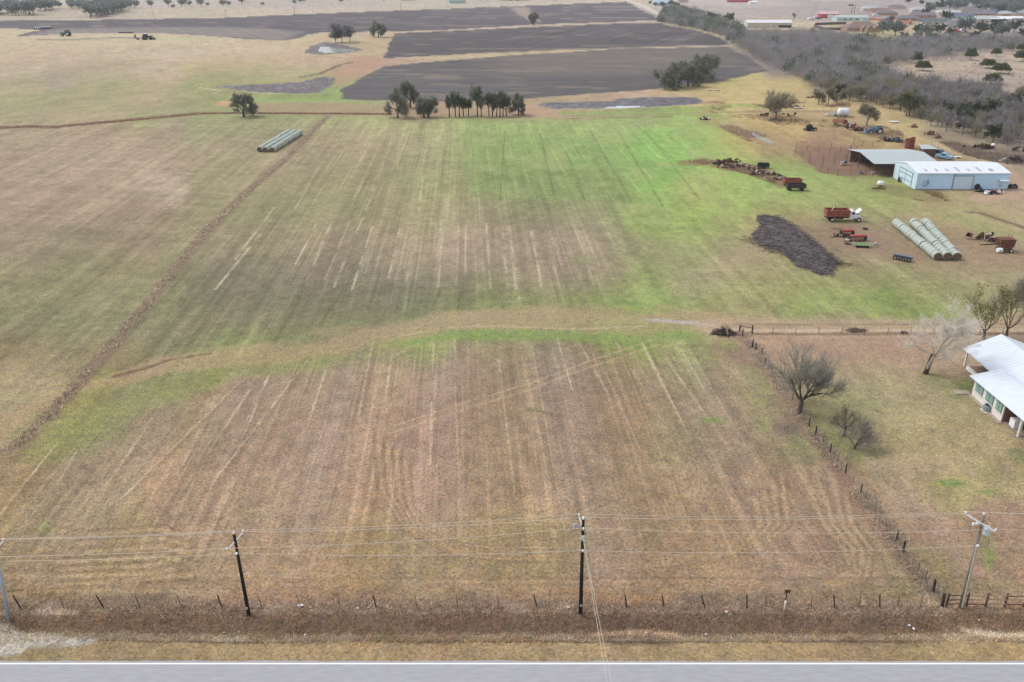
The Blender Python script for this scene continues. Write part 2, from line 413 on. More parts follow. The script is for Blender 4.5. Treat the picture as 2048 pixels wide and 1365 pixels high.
def field_base(X, Y):
    px, py = photo_xy(X, Y)
    # organic boundaries: drag the survey about with ground noise whose reach is in metres
    k = FPX / (Y * CT + H * ST)
    rr = np.clip(Y / 120.0, .35, 4)
    w1 = fbm(X / (14 * rr), Y / (30 * rr), 4, 31) - .5
    w2 = fbm(X / (14 * rr), Y / (30 * rr), 4, 57) - .5
    qx = px + w1 * 26 * rr * k; qy = py + w2 * 26 * rr * k * (H / np.hypot(Y, H))
    wl_ = np.where(py > 1140, 4.0, 18.0) ; qy = np.clip(qy, py - wl_, py + wl_)
    num = np.zeros((len(px), 3)); den = np.zeros(len(px))
    # survey spacing shrinks towards the far ground
    sx = 46.0; 
    sy = np.clip(5 + qy * 0.042, 6, 28)
    
    for (a, b, *_), c in zip(SP, SPC):
        sb = float(np.clip(5 + b * 0.042, 6, 28)) if b < 1150 else 9.0
        w = np.exp(-np.minimum(((qx - a) / sx) ** 2 * .5 + ((qy - b) / sb) ** 2 * .5, 40)) + 1e-12
        num += w[:, None] * c; den += w
    return num / den[:, None]

def in_poly(X, Y, P):
    inside = np.zeros(len(X), bool)
    n = len(P)
    j = n - 1
    for i in range(n):
        xi, yi = P[i]; xj, yj = P[j]
        c = ((yi > Y) != (yj > Y)) & (X < (xj - xi) * (Y - yi) / (yj - yi + 1e-12) + xi)
        inside ^= c; j = i
    return inside

def poly_mask(X, Y, pts, soft=1.0, rag=1.0, rs=4.0, seed=0):
    """signed, ragged-edged area mask 0..1; soft and rag in metres"""
    P = flat(pts)
    lo = P.min(0) - soft * 3 - rag * 3; hi = P.max(0) + soft * 3 + rag * 3
    sel = np.where((X > lo[0]) & (X < hi[0]) & (Y > lo[1]) & (Y < hi[1]))[0]
    out = np.zeros(len(X))
    if len(sel) == 0: return out
    x, y = X[sel], Y[sel]
    ins = in_poly(x, y, P)
    d, _ = dist_poly(x, y, np.vstack([P, P[:1]]))
    s = np.where(ins, d, -d) + (fbm(x / rs, y / rs, 3, 90 + seed) - .5) * 2 * rag
    out[sel] = sstep(-soft, soft, s)
    return out

def line_mask(X, Y, pts, w0, w1=None, rag=0.4, seed=0, rs=1.5):
    """mask of a line with half-width w0..w1 metres"""
    if w1 is None: w1 = w0
    P = flat(pts); W = max(w0, w1) * 2.5 + rag
    lo = P.min(0) - W; hi = P.max(0) + W
    sel = np.where((X > lo[0]) & (X < hi[0]) & (Y > lo[1]) & (Y < hi[1]))[0]
    out = np.zeros(len(X))
    if len(sel) == 0: return out
    x, y = X[sel], Y[sel]
    d, t = dist_poly(x, y, P)
    w = w0 + (w1 - w0) * t
    d = d + (fbm(x / rs, y / rs, 3, 40 + seed) - .5) * 2 * rag
    out[sel] = 1 - sstep(w * .6, w * 1.4, d)
    return out

PLOUGH_FAR = [(-200, 43), (0, 42), (200, 40), (450, 36), (700, 25), (900, 18), (1100, 10), (1252, 4), (1322, 40), (1230, 44), (1060, 50), (900, 60), (800, 63), (640, 65),
              (572, 82), (490, 78), (350, 68), (220, 66), (130, 68), (35, 73), (80, 60), (0, 56), (-200, 58)]
PLOUGH_MID = [(768, 117), (860, 112), (950, 107), (1150, 98), (1350, 92), (1462, 90), (1440, 76), (1400, 63), (1310, 46), (1240, 47), (1100, 53), (950, 60), (790, 67), (776, 92)]
PLOUGH_NEAR = [(688, 199), (850, 203), (1000, 203), (1060, 196), (1180, 188), (1320, 178), (1430, 165), (1535, 142), (1490, 112), (1455, 94), (1250, 98), (1000, 113), (840, 126),
               (765, 134), (722, 158), (682, 180)]
POND_RIGHT = [(1076, 211), (1085, 206), (1170, 204), (1226, 203), (1240, 197), (1300, 195), (1395, 195), (1408, 206), (1380, 213), (1300, 218), (1200, 221), (1110, 219)]
POND_LEFT = [(425, 173), (520, 169), (600, 165), (648, 152), (670, 157), (664, 172), (640, 185), (590, 190), (520, 187), (465, 180)]
POND_BACK = [(608, 107), (622, 92), (650, 84), (700, 92), (728, 100), (690, 106), (640, 110)]
WATER_RIGHT = [(1200, 219.5), (1215, 215), (1240, 213.5), (1275, 213.5), (1296, 216.5), (1270, 220), (1230, 221)]
WATER_BACK = [(636, 104), (640, 94), (668, 97), (712, 101), (690, 104), (650, 108)]
ASH = [(1512, 430), (1555, 433), (1592, 452), (1628, 482), (1682, 524), (1668, 540), (1662, 556), (1622, 546), (1588, 530), (1560, 505), (1515, 490), (1500, 470), (1518, 455)]
GRAVEL = [(-60, 1238), (10, 1242), (40, 1256), (110, 1262), (192, 1282), (150, 1292), (60, 1296), (20, 1312), (-60, 1318)]
PENS = [(1588, 303), (1640, 346), (1690, 353), (1790, 352), (1830, 330), (1700, 296)]

STRIPES = [((520, 750), (370, 975)), ((615, 722), (419, 975)), ((537, 752), (465, 927)), ((660, 716), (601, 896)), ((745, 688), (717, 832)), ((786, 688), (770, 805)),
           ((793, 870), (750, 965)), ((867, 678), (865, 745)), ((863, 806), (860, 929)), ((909, 678), (911, 719)), ((910, 775), (918, 965)), ((997, 719), (1029, 985)),
           ((1040, 690), (1104, 985)), ((1114, 675), (1145, 780)), ((1160, 688), (1217, 790)), ((1232, 683), (1299, 801)), ((1283, 683), (1375, 868)), ((427, 806), (365, 929)),
           ((112, 890), (0, 1030)), ((152, 905), (118, 962)), ((300, 850), (220, 960)), ((700, 870), (690, 960)), ((480, 765), (240, 1000)), ((590, 735), (520, 900)),
           ((350, 840), (270, 950)), ((1320, 700), (1460, 900)), ((1200, 720), (1280, 900)),
           ((917, 451), (912, 574)), ((932, 451), (930, 563)), ((973, 448), (981, 579)), ((1004, 453), (1017, 579)), ((1019, 453), (1032, 579)), ((1063, 461), (1083, 574)),
           ((888, 451), (876, 574)), ((873, 446), (868, 520)), ((827, 471), (812, 563)), ((801, 456), (776, 563)), ((745, 453), (704, 579)), ((637, 440), (591, 528)),
           ((663, 446), (612, 563)), ((1099, 497), (1119, 574)), ((1111, 476), (1125, 540)), ((1145, 440), (1188, 569)), ((790, 262), (740, 400)), ((740, 400), (668, 574)),
           ((700, 440), (650, 560)), ((850, 300), (838, 420)), ((640, 330), (590, 420)), ((560, 400), (470, 520)), ((520, 470), (430, 580)), ((880, 250), (868, 430))]

def cover(X, Y):
    """linear colour of the ground cover at world points"""
    X = np.asarray(X, float); Y = np.asarray(Y, float)
    C = field_base(X, Y)
    px, py = photo_xy(X, Y)
    # grain of the fields: mower and drill rows run along the hedge direction
    s = X + 0.051 * Y
    infield = sstep(1192, 1170, py) * sstep(232, 245, py)
    right_lim = 1.0 - sstep(-3, 3, X - np.interp(Y, [50, 115, 118, 300], [51.0, 32.5, 70, 120]))
    infield = infield * right_lim
    rows = (vnoise(s / 1.9, Y / 160.0, 3) - .5) * 0.24 + (vnoise(s / 0.55, Y / 60.0, 4) - .5) * 0.22 + (vnoise(s / 5.3, Y / 200.0, 6) - .5) * 0.16 + (vnoise(s / 1.0, Y / 110.0, 8) - .5) * .18
    rows = .8 * rows * (0.35 + 0.65 * (1 - sstep(1000, 1090, py))) * (1 - .55 * sstep(1.05, 1.4, C[:, 1] / C[:, 0]))
    C = C * (1 + rows * infield)[:, None]
    rows2 = (vnoise(X / 60.0, (Y + .25 * X) / 2.6, 9) - .5) * .16 + (vnoise(X / 40.0, (Y + .25 * X) / 1.1, 19) - .5) * .10
    leftside = sstep(8, -2, X - np.interp(Y, HEDGE[::-1, 1] if HEDGE[0, 1] > HEDGE[-1, 1] else HEDGE[:, 1], HEDGE[::-1, 0] if HEDGE[0, 1] > HEDGE[-1, 1] else HEDGE[:, 0])) * infield * sstep(90, 110, Y)
    C = C * (1 + rows2 * leftside)[:, None]
    # hue streaks: straw-gold and red-brown swaths of the near field
    hue = .9 * (vnoise(s / 3.4, Y / 120.0, 14) - .5) * infield * sstep(660, 720, py)
    C = C * np.stack([1 + .10 * hue, 1 + .02 * hue, 1 - .32 * hue], 1)
    # mottling at several sizes
    n1 = fbm(X / 5.0, Y / 9.0, 4, 21) - .5
    n2 = fbm(X / 1.3, Y / 1.6, 3, 22) - .5
    n3 = fbm(X / 26.0, Y / 60.0, 3, 23) - .5
    calm = 1 - .5 * infield
    C = C * (1 + .32 * n1 * calm + .42 * n2 + .18 * n3 * calm)[:, None]
    g = fbm(X / 9.0, Y / 16.0, 4, 25) - .5
    g = g * calm
    C = C * np.stack([1 - .18 * g, 1 + .04 * g, 1 - .15 * g], 1)
    def over(m, c, k=1.0):
        nonlocal C
        m = np.clip(m * k, 0, 1)[:, None]
        C = C * (1 - m) + lin(c) * m
    def stripe(pts, w, c, k, rag=.15, seed=0, w1=None):
        over(line_mask(X, Y, pts, w, w1, rag, seed, 1.2), c, k * 1.0)
    over(poly_mask(X, Y, PENS, 1.2, 1.5, 3, 21), (146, 114, 96), .9)
    over(poly_mask(X, Y, [(1850, 150), (2060, 102), (2150, 110), (2150, 205), (2000, 190), (1900, 168)], 6, 8, 14, 22), (176, 160, 142), .35)
    gg = sstep(1.05, 1.3, C[:, 1] / np.maximum(C[:, 0], 1e-4)) * sstep(.50, .68, fbm(X / 7.0, Y / 11.0, 4, 888)) * sstep(225, 240, py)
    over(gg, (168, 168, 112), .42)
    over(sstep(.60, .70, fbm(X / 2.2, Y / 3.0, 3, 889)) * infield * sstep(760, 600, py), (118, 116, 84), .25)
    # light drill lines
    for i, (a, b) in enumerate(STRIPES):
        near = a[1] > 600
        k_ = .35 + .5 * random.random()
        mk = line_mask(X, Y, [a, b], .13 if near else .26, .10 if near else .22, .12, i, .8)
        mk = mk * sstep(.25, .6, fbm(s / 3, Y / 5.0, 3, 300 + i)) * k_
        over(mk, (204, 188, 160) if near else (192, 178, 146))
        if near: stripe([(a[0] + 7, a[1]), (b[0] + 9, b[1])], .35, (132, 112, 90), .25, .12, i)
    # dark wheel lines in the green
    for i, (a, b) in enumerate([((1180, 262), (1262, 400)), ((1235, 262), (1330, 420)), ((1290, 262), (1400, 400)), ((1080, 265), (1110, 400)), ((1130, 300), (1170, 400)),
                                ((1010, 262), (1000, 400)), ((700, 560), (640, 650)), ((760, 545), (735, 620)), ((880, 580), (865, 620)), ((920, 585), (915, 625)), ((600, 600), (545, 690)),
                                ((1340, 275), (1372, 300)), ((400, 660), (330, 705)), ((355, 670), (325, 720))]):
        stripe([a, b], .22, (100, 104, 66), .55, .3, i)
    # diagonal drive-over track
    for off in (0, 13):
        stripe([(1318, 676 + off), (1180, 722 + off), (1050, 770 + off), (900, 815 + off), (740, 868 + off)], .22, (186, 166, 134), .45, .12, 3)
    # headland turns of the swather
    for k in range(9):
        r = k * 9
        stripe([(820 - r, 930 - r), (826 - r, 1010 - r * .5), (850 - r * .6, 1062), (905, 1086 + r * .35), (980, 1092 + r * .4), (1100, 1092 + r * .45)], .2, (192, 168, 130) if k % 2 else (136, 114, 90), .42, .15, k)
        stripe([(1500 + r, 1010 - r), (1512 + r, 1050), (1490 + r * .7, 1085), (1420, 1104 + r * .3), (1300, 1108 + r * .4)], .2, (192, 168, 130) if k % 2 else (136, 114, 90), .4, .15, k + 3)
        stripe([(1588 + r * 1.5, 960 - r), (1640 + r, 1050), (1680 + r, 1100), (1700 + r * .5, 1140 + r * .3), (1640, 1165 + r * .3)], .2, (192, 168, 132) if k % 2 else (138, 116, 94), .42, .15, k + 3)
        stripe([(180 - r, 1062 + r), (320, 1050 + r), (360 + r * .3, 1062 + r), (372 + r * .3, 1085 + r), (300, 1110 + r * .8), (120, 1118 + r * .8)], .2, (190, 168, 130) if k % 2 else (138, 118, 92), .4, .15, k + 3)
    # level swaths beside the road fence
    m = sstep(1120, 1150, py) * sstep(1198, 1188, py)
    C = C * (1 + m * .34 * (vnoise(X / 30, Y / .42, 71) - .5))[:, None]
    # green margin above the near field and the dry drain that crosses it
    over(line_mask(X, Y, [(90, 905), (200, 838), (330, 785), (450, 748), (560, 728), (680, 704)], 3.0, 2.6, 1.6, 1, 5), (140, 148, 86), .45)
    over(line_mask(X, Y, [(760, 682), (860, 670), (1000, 668), (1100, 671), (1220, 672), (1300, 664), (1400, 664)], 2.0, 2.4, 1.2, 2, 5), (122, 158, 62), .6)
    drain = [(-60, 880), (0, 850), (60, 815), (140, 782), (230, 757), (330, 733), (450, 714), (560, 706), (690, 690), (780, 668), (880, 645), (1000, 640), (1150, 640), (1280, 644), (1420, 648)]
    over(line_mask(X, Y, drain, 1.6, 4.6, 2.2, 5, 5), (176, 152, 118), .62)
    over(line_mask(X, Y, [(640, 660), (780, 668), (900, 640), (1050, 628), (1250, 622), (1400, 634)], 1.5, 3.0, 3.0, 8, 5), (172, 148, 114), .42)
    over(line_mask(X, Y, [(235, 752), (300, 735), (330, 722), (420, 708)], .6, .3, .3, 5), (104, 84, 68), .7)
    over(line_mask(X, Y, [(800, 672), (900, 655), (1000, 652), (1150, 660), (1290, 652)], .35, .3, .3, 5), (200, 176, 140), .5)
    over(line_mask(X, Y, [(1285, 640), (1330, 642), (1380, 646), (1430, 652)], .35, .9, .35, 6), (186, 176, 170), .85)
    # lane between the two fences on the right
    over(line_mask(X, Y, [(1440, 655), (1560, 655), (1700, 657), (1900, 658), (2100, 658)], 3.4, 3.4, .8, 7), (180, 158, 128), .8)
    for yy, c in ((649, (150, 126, 102)), (661, (206, 184, 154)), (668, (112, 84, 66))):
        over(line_mask(X, Y, [(1470, yy), (1600, yy + 1), (1800, yy), (2100, yy)], .5, .5, .35, yy), c, .65)
    over(poly_mask(X, Y, [(1500, 672), (1640, 672), (1900, 672), (1850, 705), (1700, 720), (1560, 690)], 2.5, 2.0, 6, 3), (170, 140, 116), .6)
    # hedge row of rank dead weeds, and the ditch across the far side
    over(line_mask(X, Y, HEDGE_PX, 1.35, .8, .8, 9, 1.4), (140, 120, 102), .8)
    over(line_mask(X, Y, [(-100, 259), (0, 257), (60, 253), (105, 256), (160, 250), (240, 243), (330, 235), (400, 228), (470, 226)], 2.6, 1.4, .8, 10), (124, 100, 86), .8)
    over(line_mask(X, Y, [(-100, 256), (105, 253), (240, 240), (400, 225), (470, 226)], 1.0, .8, .6, 10), (92, 72, 66), .7)
    over(poly_mask(X, Y, [(480, 214), (560, 206), (700, 206), (780, 214), (1070, 205), (1120, 232), (1000, 236), (860, 235), (640, 231), (500, 229)], 3, 3, 12, 4), (166, 138, 110), .65)
    over(line_mask(X, Y, [(470, 227), (560, 227), (650, 228), (780, 229)], .9, .9, .7, 10), (104, 78, 66), .75)
    over(line_mask(X, Y, [(1135, 238), (1250, 236), (1400, 232), (1500, 230)], .8, .6, .4, 10), (120, 96, 68), .7)
    over(line_mask(X, Y, [(1120, 228), (1200, 229), (1300, 226), (1400, 220), (1470, 214), (1530, 217)], 2.2, 2.2, .8, 11), (138, 166, 84), .7)
    over(line_mask(X, Y, [(1130, 233), (1250, 232), (1400, 227), (1540, 222), (1700, 224)], 1.8, 2.4, .8, 11), (150, 138, 100), .7)
    over(poly_mask(X, Y, [(1060, 206), (1080, 212), (1130, 236), (1060, 234), (1020, 225)], 2, 2, 6, 4), (186, 154, 126), .7)
    over(line_mask(X, Y, [(470, 196), (560, 202), (640, 200), (690, 196)], 3.5, 4.5, 1.5, 12), (140, 168, 88), .7)
    over(line_mask(X, Y, [(400, 176), (460, 185), (520, 191), (590, 193)], .8, .6, .3, 12), (206, 188, 156), .8)
    over(line_mask(X, Y, [(420, 171), (520, 168), (600, 160), (660, 150), (690, 128), (730, 120)], 4, 5, 2.5, 12), (160, 150, 96), .4)
    over(poly_mask(X, Y, [(650, 150), (680, 125), (730, 112), (770, 118), (755, 135), (715, 155), (680, 172), (665, 165)], 5, 6, 14, 5), (180, 138, 112), .65)
    over(line_mask(X, Y, [(600, 155), (640, 148), (680, 130), (700, 126)], 1.6, 1.6, 1.2, 12), (98, 80, 76), .8)
    over(line_mask(X, Y, [(610, 110), (680, 112), (740, 108), (780, 104)], 1.8, 1.8, 1, 12), (200, 180, 138), .6)
    over(line_mask(X, Y, [(590, 100), (620, 85), (660, 70), (700, 66)], 4, 4, 3, 12), (190, 162, 126), .6)
    over(poly_mask(X, Y, [(440, 203), (458, 203), (460, 212), (430, 213)], 1.5, 2, 4, 6), (208, 156, 112), .8)
    over(line_mask(X, Y, [(85, 80), (140, 80), (180, 78), (230, 76), (278, 77)], 5, 5, 1.5, 13), (116, 106, 106), .9)
    over(line_mask(X, Y, [(300, 78), (420, 78)], 6, 5, 4, 13), (168, 176, 122), .7)
    over(line_mask(X, Y, [(770, 117), (900, 116), (1050, 107), (1200, 100), (1462, 92)], 2.6, 2.2, .7, 13), (198, 180, 146), .9)
    over(line_mask(X, Y, [(640, 66), (800, 65), (1000, 56), (1100, 51), (1240, 46), (1320, 42)], 5, 4, 2, 13), (184, 166, 148), .8)
    over(line_mask(X, Y, [(0, 41), (300, 39), (600, 31), (800, 23), (1000, 14), (1250, 3)], 3, 3, 2, 13), (206, 192, 162), .6)
    over(line_mask(X, Y, [(1243, -2), (1268, 5), (1292, 15), (1312, 26), (1326, 32)], 4.5, 3, .5, 14), (206, 198, 188), 1.0)
    over(line_mask(X, Y, [(1440, 50), (1490, 51), (1600, 48), (1640, 45)], 2, 2, .4, 14), (204, 190, 170), .7)
    over(line_mask(X, Y, [(1250, 1), (1500, 3), (1850, 1)], 6, 6, 1, 14), (200, 190, 176), .5)
    over(line_mask(X, Y, [(65, 14), (75, 8), (100, 4)], 3, 3, 1, 14), (130, 108, 98), .8)
    # farm tracks worn into the right-hand pasture
    for yy in (0, 4):
        stripe([(1640, 214 + yy), (1700, 222 + yy), (1760, 246 + yy), (1810, 268 + yy), (1870, 285 + yy), (1905, 302 + yy), (1960, 316 + yy), (2020, 330 + yy)], .5, (206, 184, 142), .6, .4, 5)
    over(line_mask(X, Y, [(1990, 335), (2020, 352), (2030, 375), (2010, 390), (1960, 398)], 3, 2.5, 1.2, 16), (186, 158, 132), .7)
    over(line_mask(X, Y, [(1936, 424), (1965, 428), (2000, 440), (2048, 456), (2120, 470)], .7, .9, .3, 16), (112, 92, 80), .85)
    over(line_mask(X, Y, [(1590, 300), (1620, 290), (1545, 255)], .6, .6, .4, 16), (160, 120, 90), .3)
    over(poly_mask(X, Y, [(1350, 322), (1420, 318), (1470, 325), (1540, 340), (1600, 370), (1560, 376), (1500, 350), (1420, 334), (1360, 330)], 1.2, 1.5, 3, 7), (140, 112, 84), .75)
    over(poly_mask(X, Y, [(1650, 448), (1720, 445), (1780, 470), (1850, 515), (1800, 528), (1700, 500), (1650, 480)], 2.5, 2.5, 5, 8), (152, 126, 104), .75)
    over(poly_mask(X, Y, [(1880, 440), (1960, 470), (2048, 500), (2100, 530), (1960, 530), (1900, 480)], 3, 3, 5, 8), (158, 130, 104), .6)
    over(poly_mask(X, Y, [(1735, 375), (1775, 368), (1825, 376), (1880, 386), (1900, 400), (1870, 408), (1810, 395), (1750, 384)], 1.2, 1.5, 3, 8), (122, 108, 74), .45)
    over(poly_mask(X, Y, [(1440, 232), (1560, 270), (1600, 300), (1560, 302), (1500, 280), (1400, 245)], 2, 2, 5, 8), (160, 134, 106), .4)
    over(poly_mask(X, Y, [(1500, 222), (1700, 222), (1760, 240), (1800, 262), (1740, 270), (1660, 250), (1560, 232), (1480, 225)], 1.5, 2.5, 5, 8), (146, 124, 100), .45)
    over(poly_mask(X, Y, [(1900, 290), (2048, 300), (2100, 330), (2000, 325), (1930, 312)], 2, 3, 5, 8), (118, 100, 90), .6)
    over(poly_mask(X, Y, [(1830, 262), (1900, 268), (1990, 280), (1900, 284), (1840, 272)], 2, 3, 5, 8), (136, 116, 100), .5)
    over(poly_mask(X, Y, [(1800, 282), (1870, 300), (1900, 330), (1830, 325)], 2, 3, 5, 8), (126, 92, 84), .6)
    over(poly_mask(X, Y, [(1415, 690), (1470, 690), (1560, 760), (1605, 850), (1580, 868), (1540, 862), (1560, 820), (1510, 750)], 1.0, 1.0, 2, 9), (140, 120, 102), .65)
    over(poly_mask(X, Y, [(1540, 850), (1600, 845), (1612, 866), (1560, 872)], .6, .8, 2, 9), (120, 110, 100), .7)
    over(line_mask(X, Y, [(1480, 668), (1530, 730), (1585, 800), (1612, 860), (1650, 905), (1700, 985), (1760, 1065), (1820, 1140), (1880, 1208)], .9, .8, .4, 17), (146, 122, 104), .8)
    over(poly_mask(X, Y, [(1850, 1190), (1880, 1188), (1885, 1215), (1845, 1215)], .5, .6, 1, 9), (186, 168, 146), .7)
    over(line_mask(X, Y, [(1060, 820), (1104, 828)], .5, .5, .4, 18), (120, 118, 76), .6)
    over(line_mask(X, Y, [(20, 1183), (42, 1181)], .25, .25, .2, 18), (86, 90, 58), .8)
    bd = sstep(1198, 1206, py) * sstep(1300, 1284, py)
    wv_ = (fbm(X / 3.0, Y * 0 + 1, 4, 801) - .5) * 10
    over(bd * sstep(1224, 1230, py + wv_) * sstep(1266, 1258, py + wv_), (116, 94, 76), .6)
    over(bd * sstep(1258, 1264, py + wv_) * sstep(1284, 1279, py + wv_ * .5) * sstep(.3, .6, fbm(X / 2.5, Y / .6, 3, 803)), (156, 142, 122), .65)
    over(bd * sstep(1204, 1208, py) * sstep(1228, 1222, py) * sstep(.42, .62, fbm(X / 1.6, Y / .6, 4, 802)), (168, 150, 132), .55)
    over(sstep(1277, 1280, py + wv_ * .45) * sstep(1285, 1282, py + wv_ * .45) * sstep(.35, .55, fbm(X / 1.5, Y, 3, 805)), (84, 68, 52), .6)
    # pale sand washed out in the road ditch
    over(line_mask(X, Y, [(1190, 1262), (1260, 1257), (1350, 1262)], .28, .28, .25, 19, ), (196, 172, 142), .6)
    over(line_mask(X, Y, [(1930, 1252), (1990, 1263), (2090, 1266)], .45, .5, .4, 19), (206, 190, 170), .75)
    over(line_mask(X, Y, [(430, 1275), (520, 1280), (580, 1276)], .3, .1, .25, 19), (168, 158, 138), .6)
    over(line_mask(X, Y, [(70, 1222), (95, 1224)], .3, .3, .2, 19), (176, 156, 138), .7)
    over(line_mask(X, Y, [(118, 1222), (150, 1224)], .3, .3, .2, 19), (184, 164, 140), .7)
    over(line_mask(X, Y, [(380, 1280), (560, 1284), (620, 1276), (900, 1282), (1200, 1281), (1600, 1281), (1860, 1279)], .07, .07, .1, 20, .6), (84, 66, 48), .6)
    blobs = [(1850, 755, 55, 14, (138, 148, 84), .75), (1900, 775, 60, 22, (124, 142, 78), .8), (1950, 800, 50, 18, (146, 148, 88), .6), (1890, 968, 42, 9, (126, 152, 76), .85), (1985, 985, 40, 10, (134, 156, 80), .8),
             (2040, 905, 30, 28, (118, 132, 82), .8), (1455, 842, 45, 14, (118, 150, 66), .8), (1525, 845, 28, 26, (132, 150, 84), .65), (1505, 780, 36, 60, (140, 150, 88), .6), (1430, 700, 60, 22, (138, 154, 82), .5),
             (240, 1128, 50, 9, (128, 150, 82), .6), (340, 1118, 30, 8, (140, 150, 92), .5), (90, 1058, 20, 14, (130, 148, 84), .5), (25, 1056, 14, 8, (130, 148, 84), .5), (1800, 1185, 34, 20, (136, 146, 96), .6), (1975, 1100, 16, 42, (130, 148, 82), .65),
             (1880, 1130, 60, 40, (146, 142, 94), .45), (1690, 900, 70, 26, (126, 134, 86), .6), (1640, 850, 30, 30, (132, 140, 84), .5), (1740, 905, 40, 12, (112, 120, 84), .6), (700, 395, 50, 12, (146, 150, 96), .5), (1160, 520, 30, 14, (140, 150, 92), .6)]  # dark olive blob right of the small lawn trees paints in their shade
    for q, (a, b, rx, ry, c, k) in enumerate(blobs):
        wv = 4.2 * (fbm(X / 2.6, Y / 3.6, 5, 700 + q, .62) - .5)
        d = ((px - a) / rx) ** 2 + ((py - b) / ry) ** 2
        near_ = d < 6
        if not near_.any(): continue
        over(np.where(near_, sstep(1.2, -.6, d - wv) * (.35 + 1.1 * fbm(X / 1.1, Y / 1.5, 3, 750 + q)), 0), c, k)
    lum = (C * np.array([.25, .6, .15])).sum(1, keepdims=True)
    k = (.88 - .13 * sstep(1.1, 1.6, C[:, 1] / np.maximum(C[:, 0], 1e-4)))[:, None]
    gr_ = sstep(1.15, 1.6, C[:, 1] / np.maximum(C[:, 0], 1e-4))[:, None]
    C = C * (1 - gr_ * np.array([-.09, -.015, .12]))
    C = (lum + (C - lum) * k) * (np.array([.98, .955, .955]) * (1 + (infield * sstep(660, 720, py))[:, None] * np.array([.035, -.005, -.045])))
    return np.clip(C * ALB, 0.004, 0.9)

HEDGE_PX = [(655, 232), (632, 256), (606, 285), (562, 328), (512, 368), (468, 408), (420, 455), (372, 512), (310, 592), (240, 676),
            (195, 725), (150, 775), (90, 840), (30, 893), (-60, 960), (-200, 1060)]

# ------------------------------------------------------------------ ground mesh, split into the ground and the patches of other surface
rows_py = np.concatenate([np.arange(1440, 1200, -2.6), np.arange(1200, -20, -2.0), np.arange(-20, -52, -2.0)])
Yr = np.array([G0(1024, p)[1] for p in rows_py])
Yr = np.concatenate([[-250, -120, -60, -20, 5, 20, 30, 36, 40], Yr[Yr > 42], [4500, 6500, 9500, 14000]])
ua = np.concatenate([[-40, -12, -5, -2.6, -1.8, -1.3, -1.0, -.85, -.75], np.linspace(-.68, .68, 860), [.75, .85, 1.0, 1.3, 1.8, 2.6, 5, 12, 40]])
DD = np.maximum(np.abs(Yr), 0) * CT + H * ST
DD[:9] = DD[9]
GX = (ua[None, :] * DD[:, None]); GY = np.repeat(Yr[:, None], len(ua), 1)
nr, nc = GX.shape
gx, gy = GX.ravel(), GY.ravel()
gz = np.asarray(T(gx, gy))
# clods and tussocks
am = np.where(gy < 52, .02, np.where(gy < 58.5, .10, .045)) * sstep(50.2, 51.2, gy) * sstep(420, 150, gy)
gz = gz + am * (fbm(gx / .8, gy / .8, 3, 61) - .5) * 2
gcov = cover(gx, np.maximum(gy, 47.0))
NEARF = [(-300, 1140), (400, 1120), (1000, 1100), (1500, 1110), (1690, 1120), (1600, 960), (1500, 820), (1400, 700), (1100, 690), (700, 704), (450, 760), (130, 890), (-300, 1100)]
MIDF = [(640, 250), (1000, 244), (1380, 240), (1330, 330), (1260, 440), (1190, 600), (900, 612), (600, 660), (330, 725), (200, 760), (380, 520), (520, 380)]
LEFTF = [(620, 255), (470, 405), (300, 600), (140, 760), (-400, 850), (-300, 270), (300, 250)]
gfield = np.clip(poly_mask(gx, gy, NEARF, 4, 2.5, 8, 31) * .62 + poly_mask(gx, gy, MIDF, 4, 4, 9, 32) * .5 + poly_mask(gx, gy, LEFTF, 3, 3, 9, 33) * .2, 0, 1)

def surf(c, amp=.16, sx=3.0, sy=5.0, seed=1):
    n = fbm(gx / sx, gy / sy, 4, seed) - .5
    return lin(c)[None, :] * ALB * (1 + 2 * amp * n)[:, None]

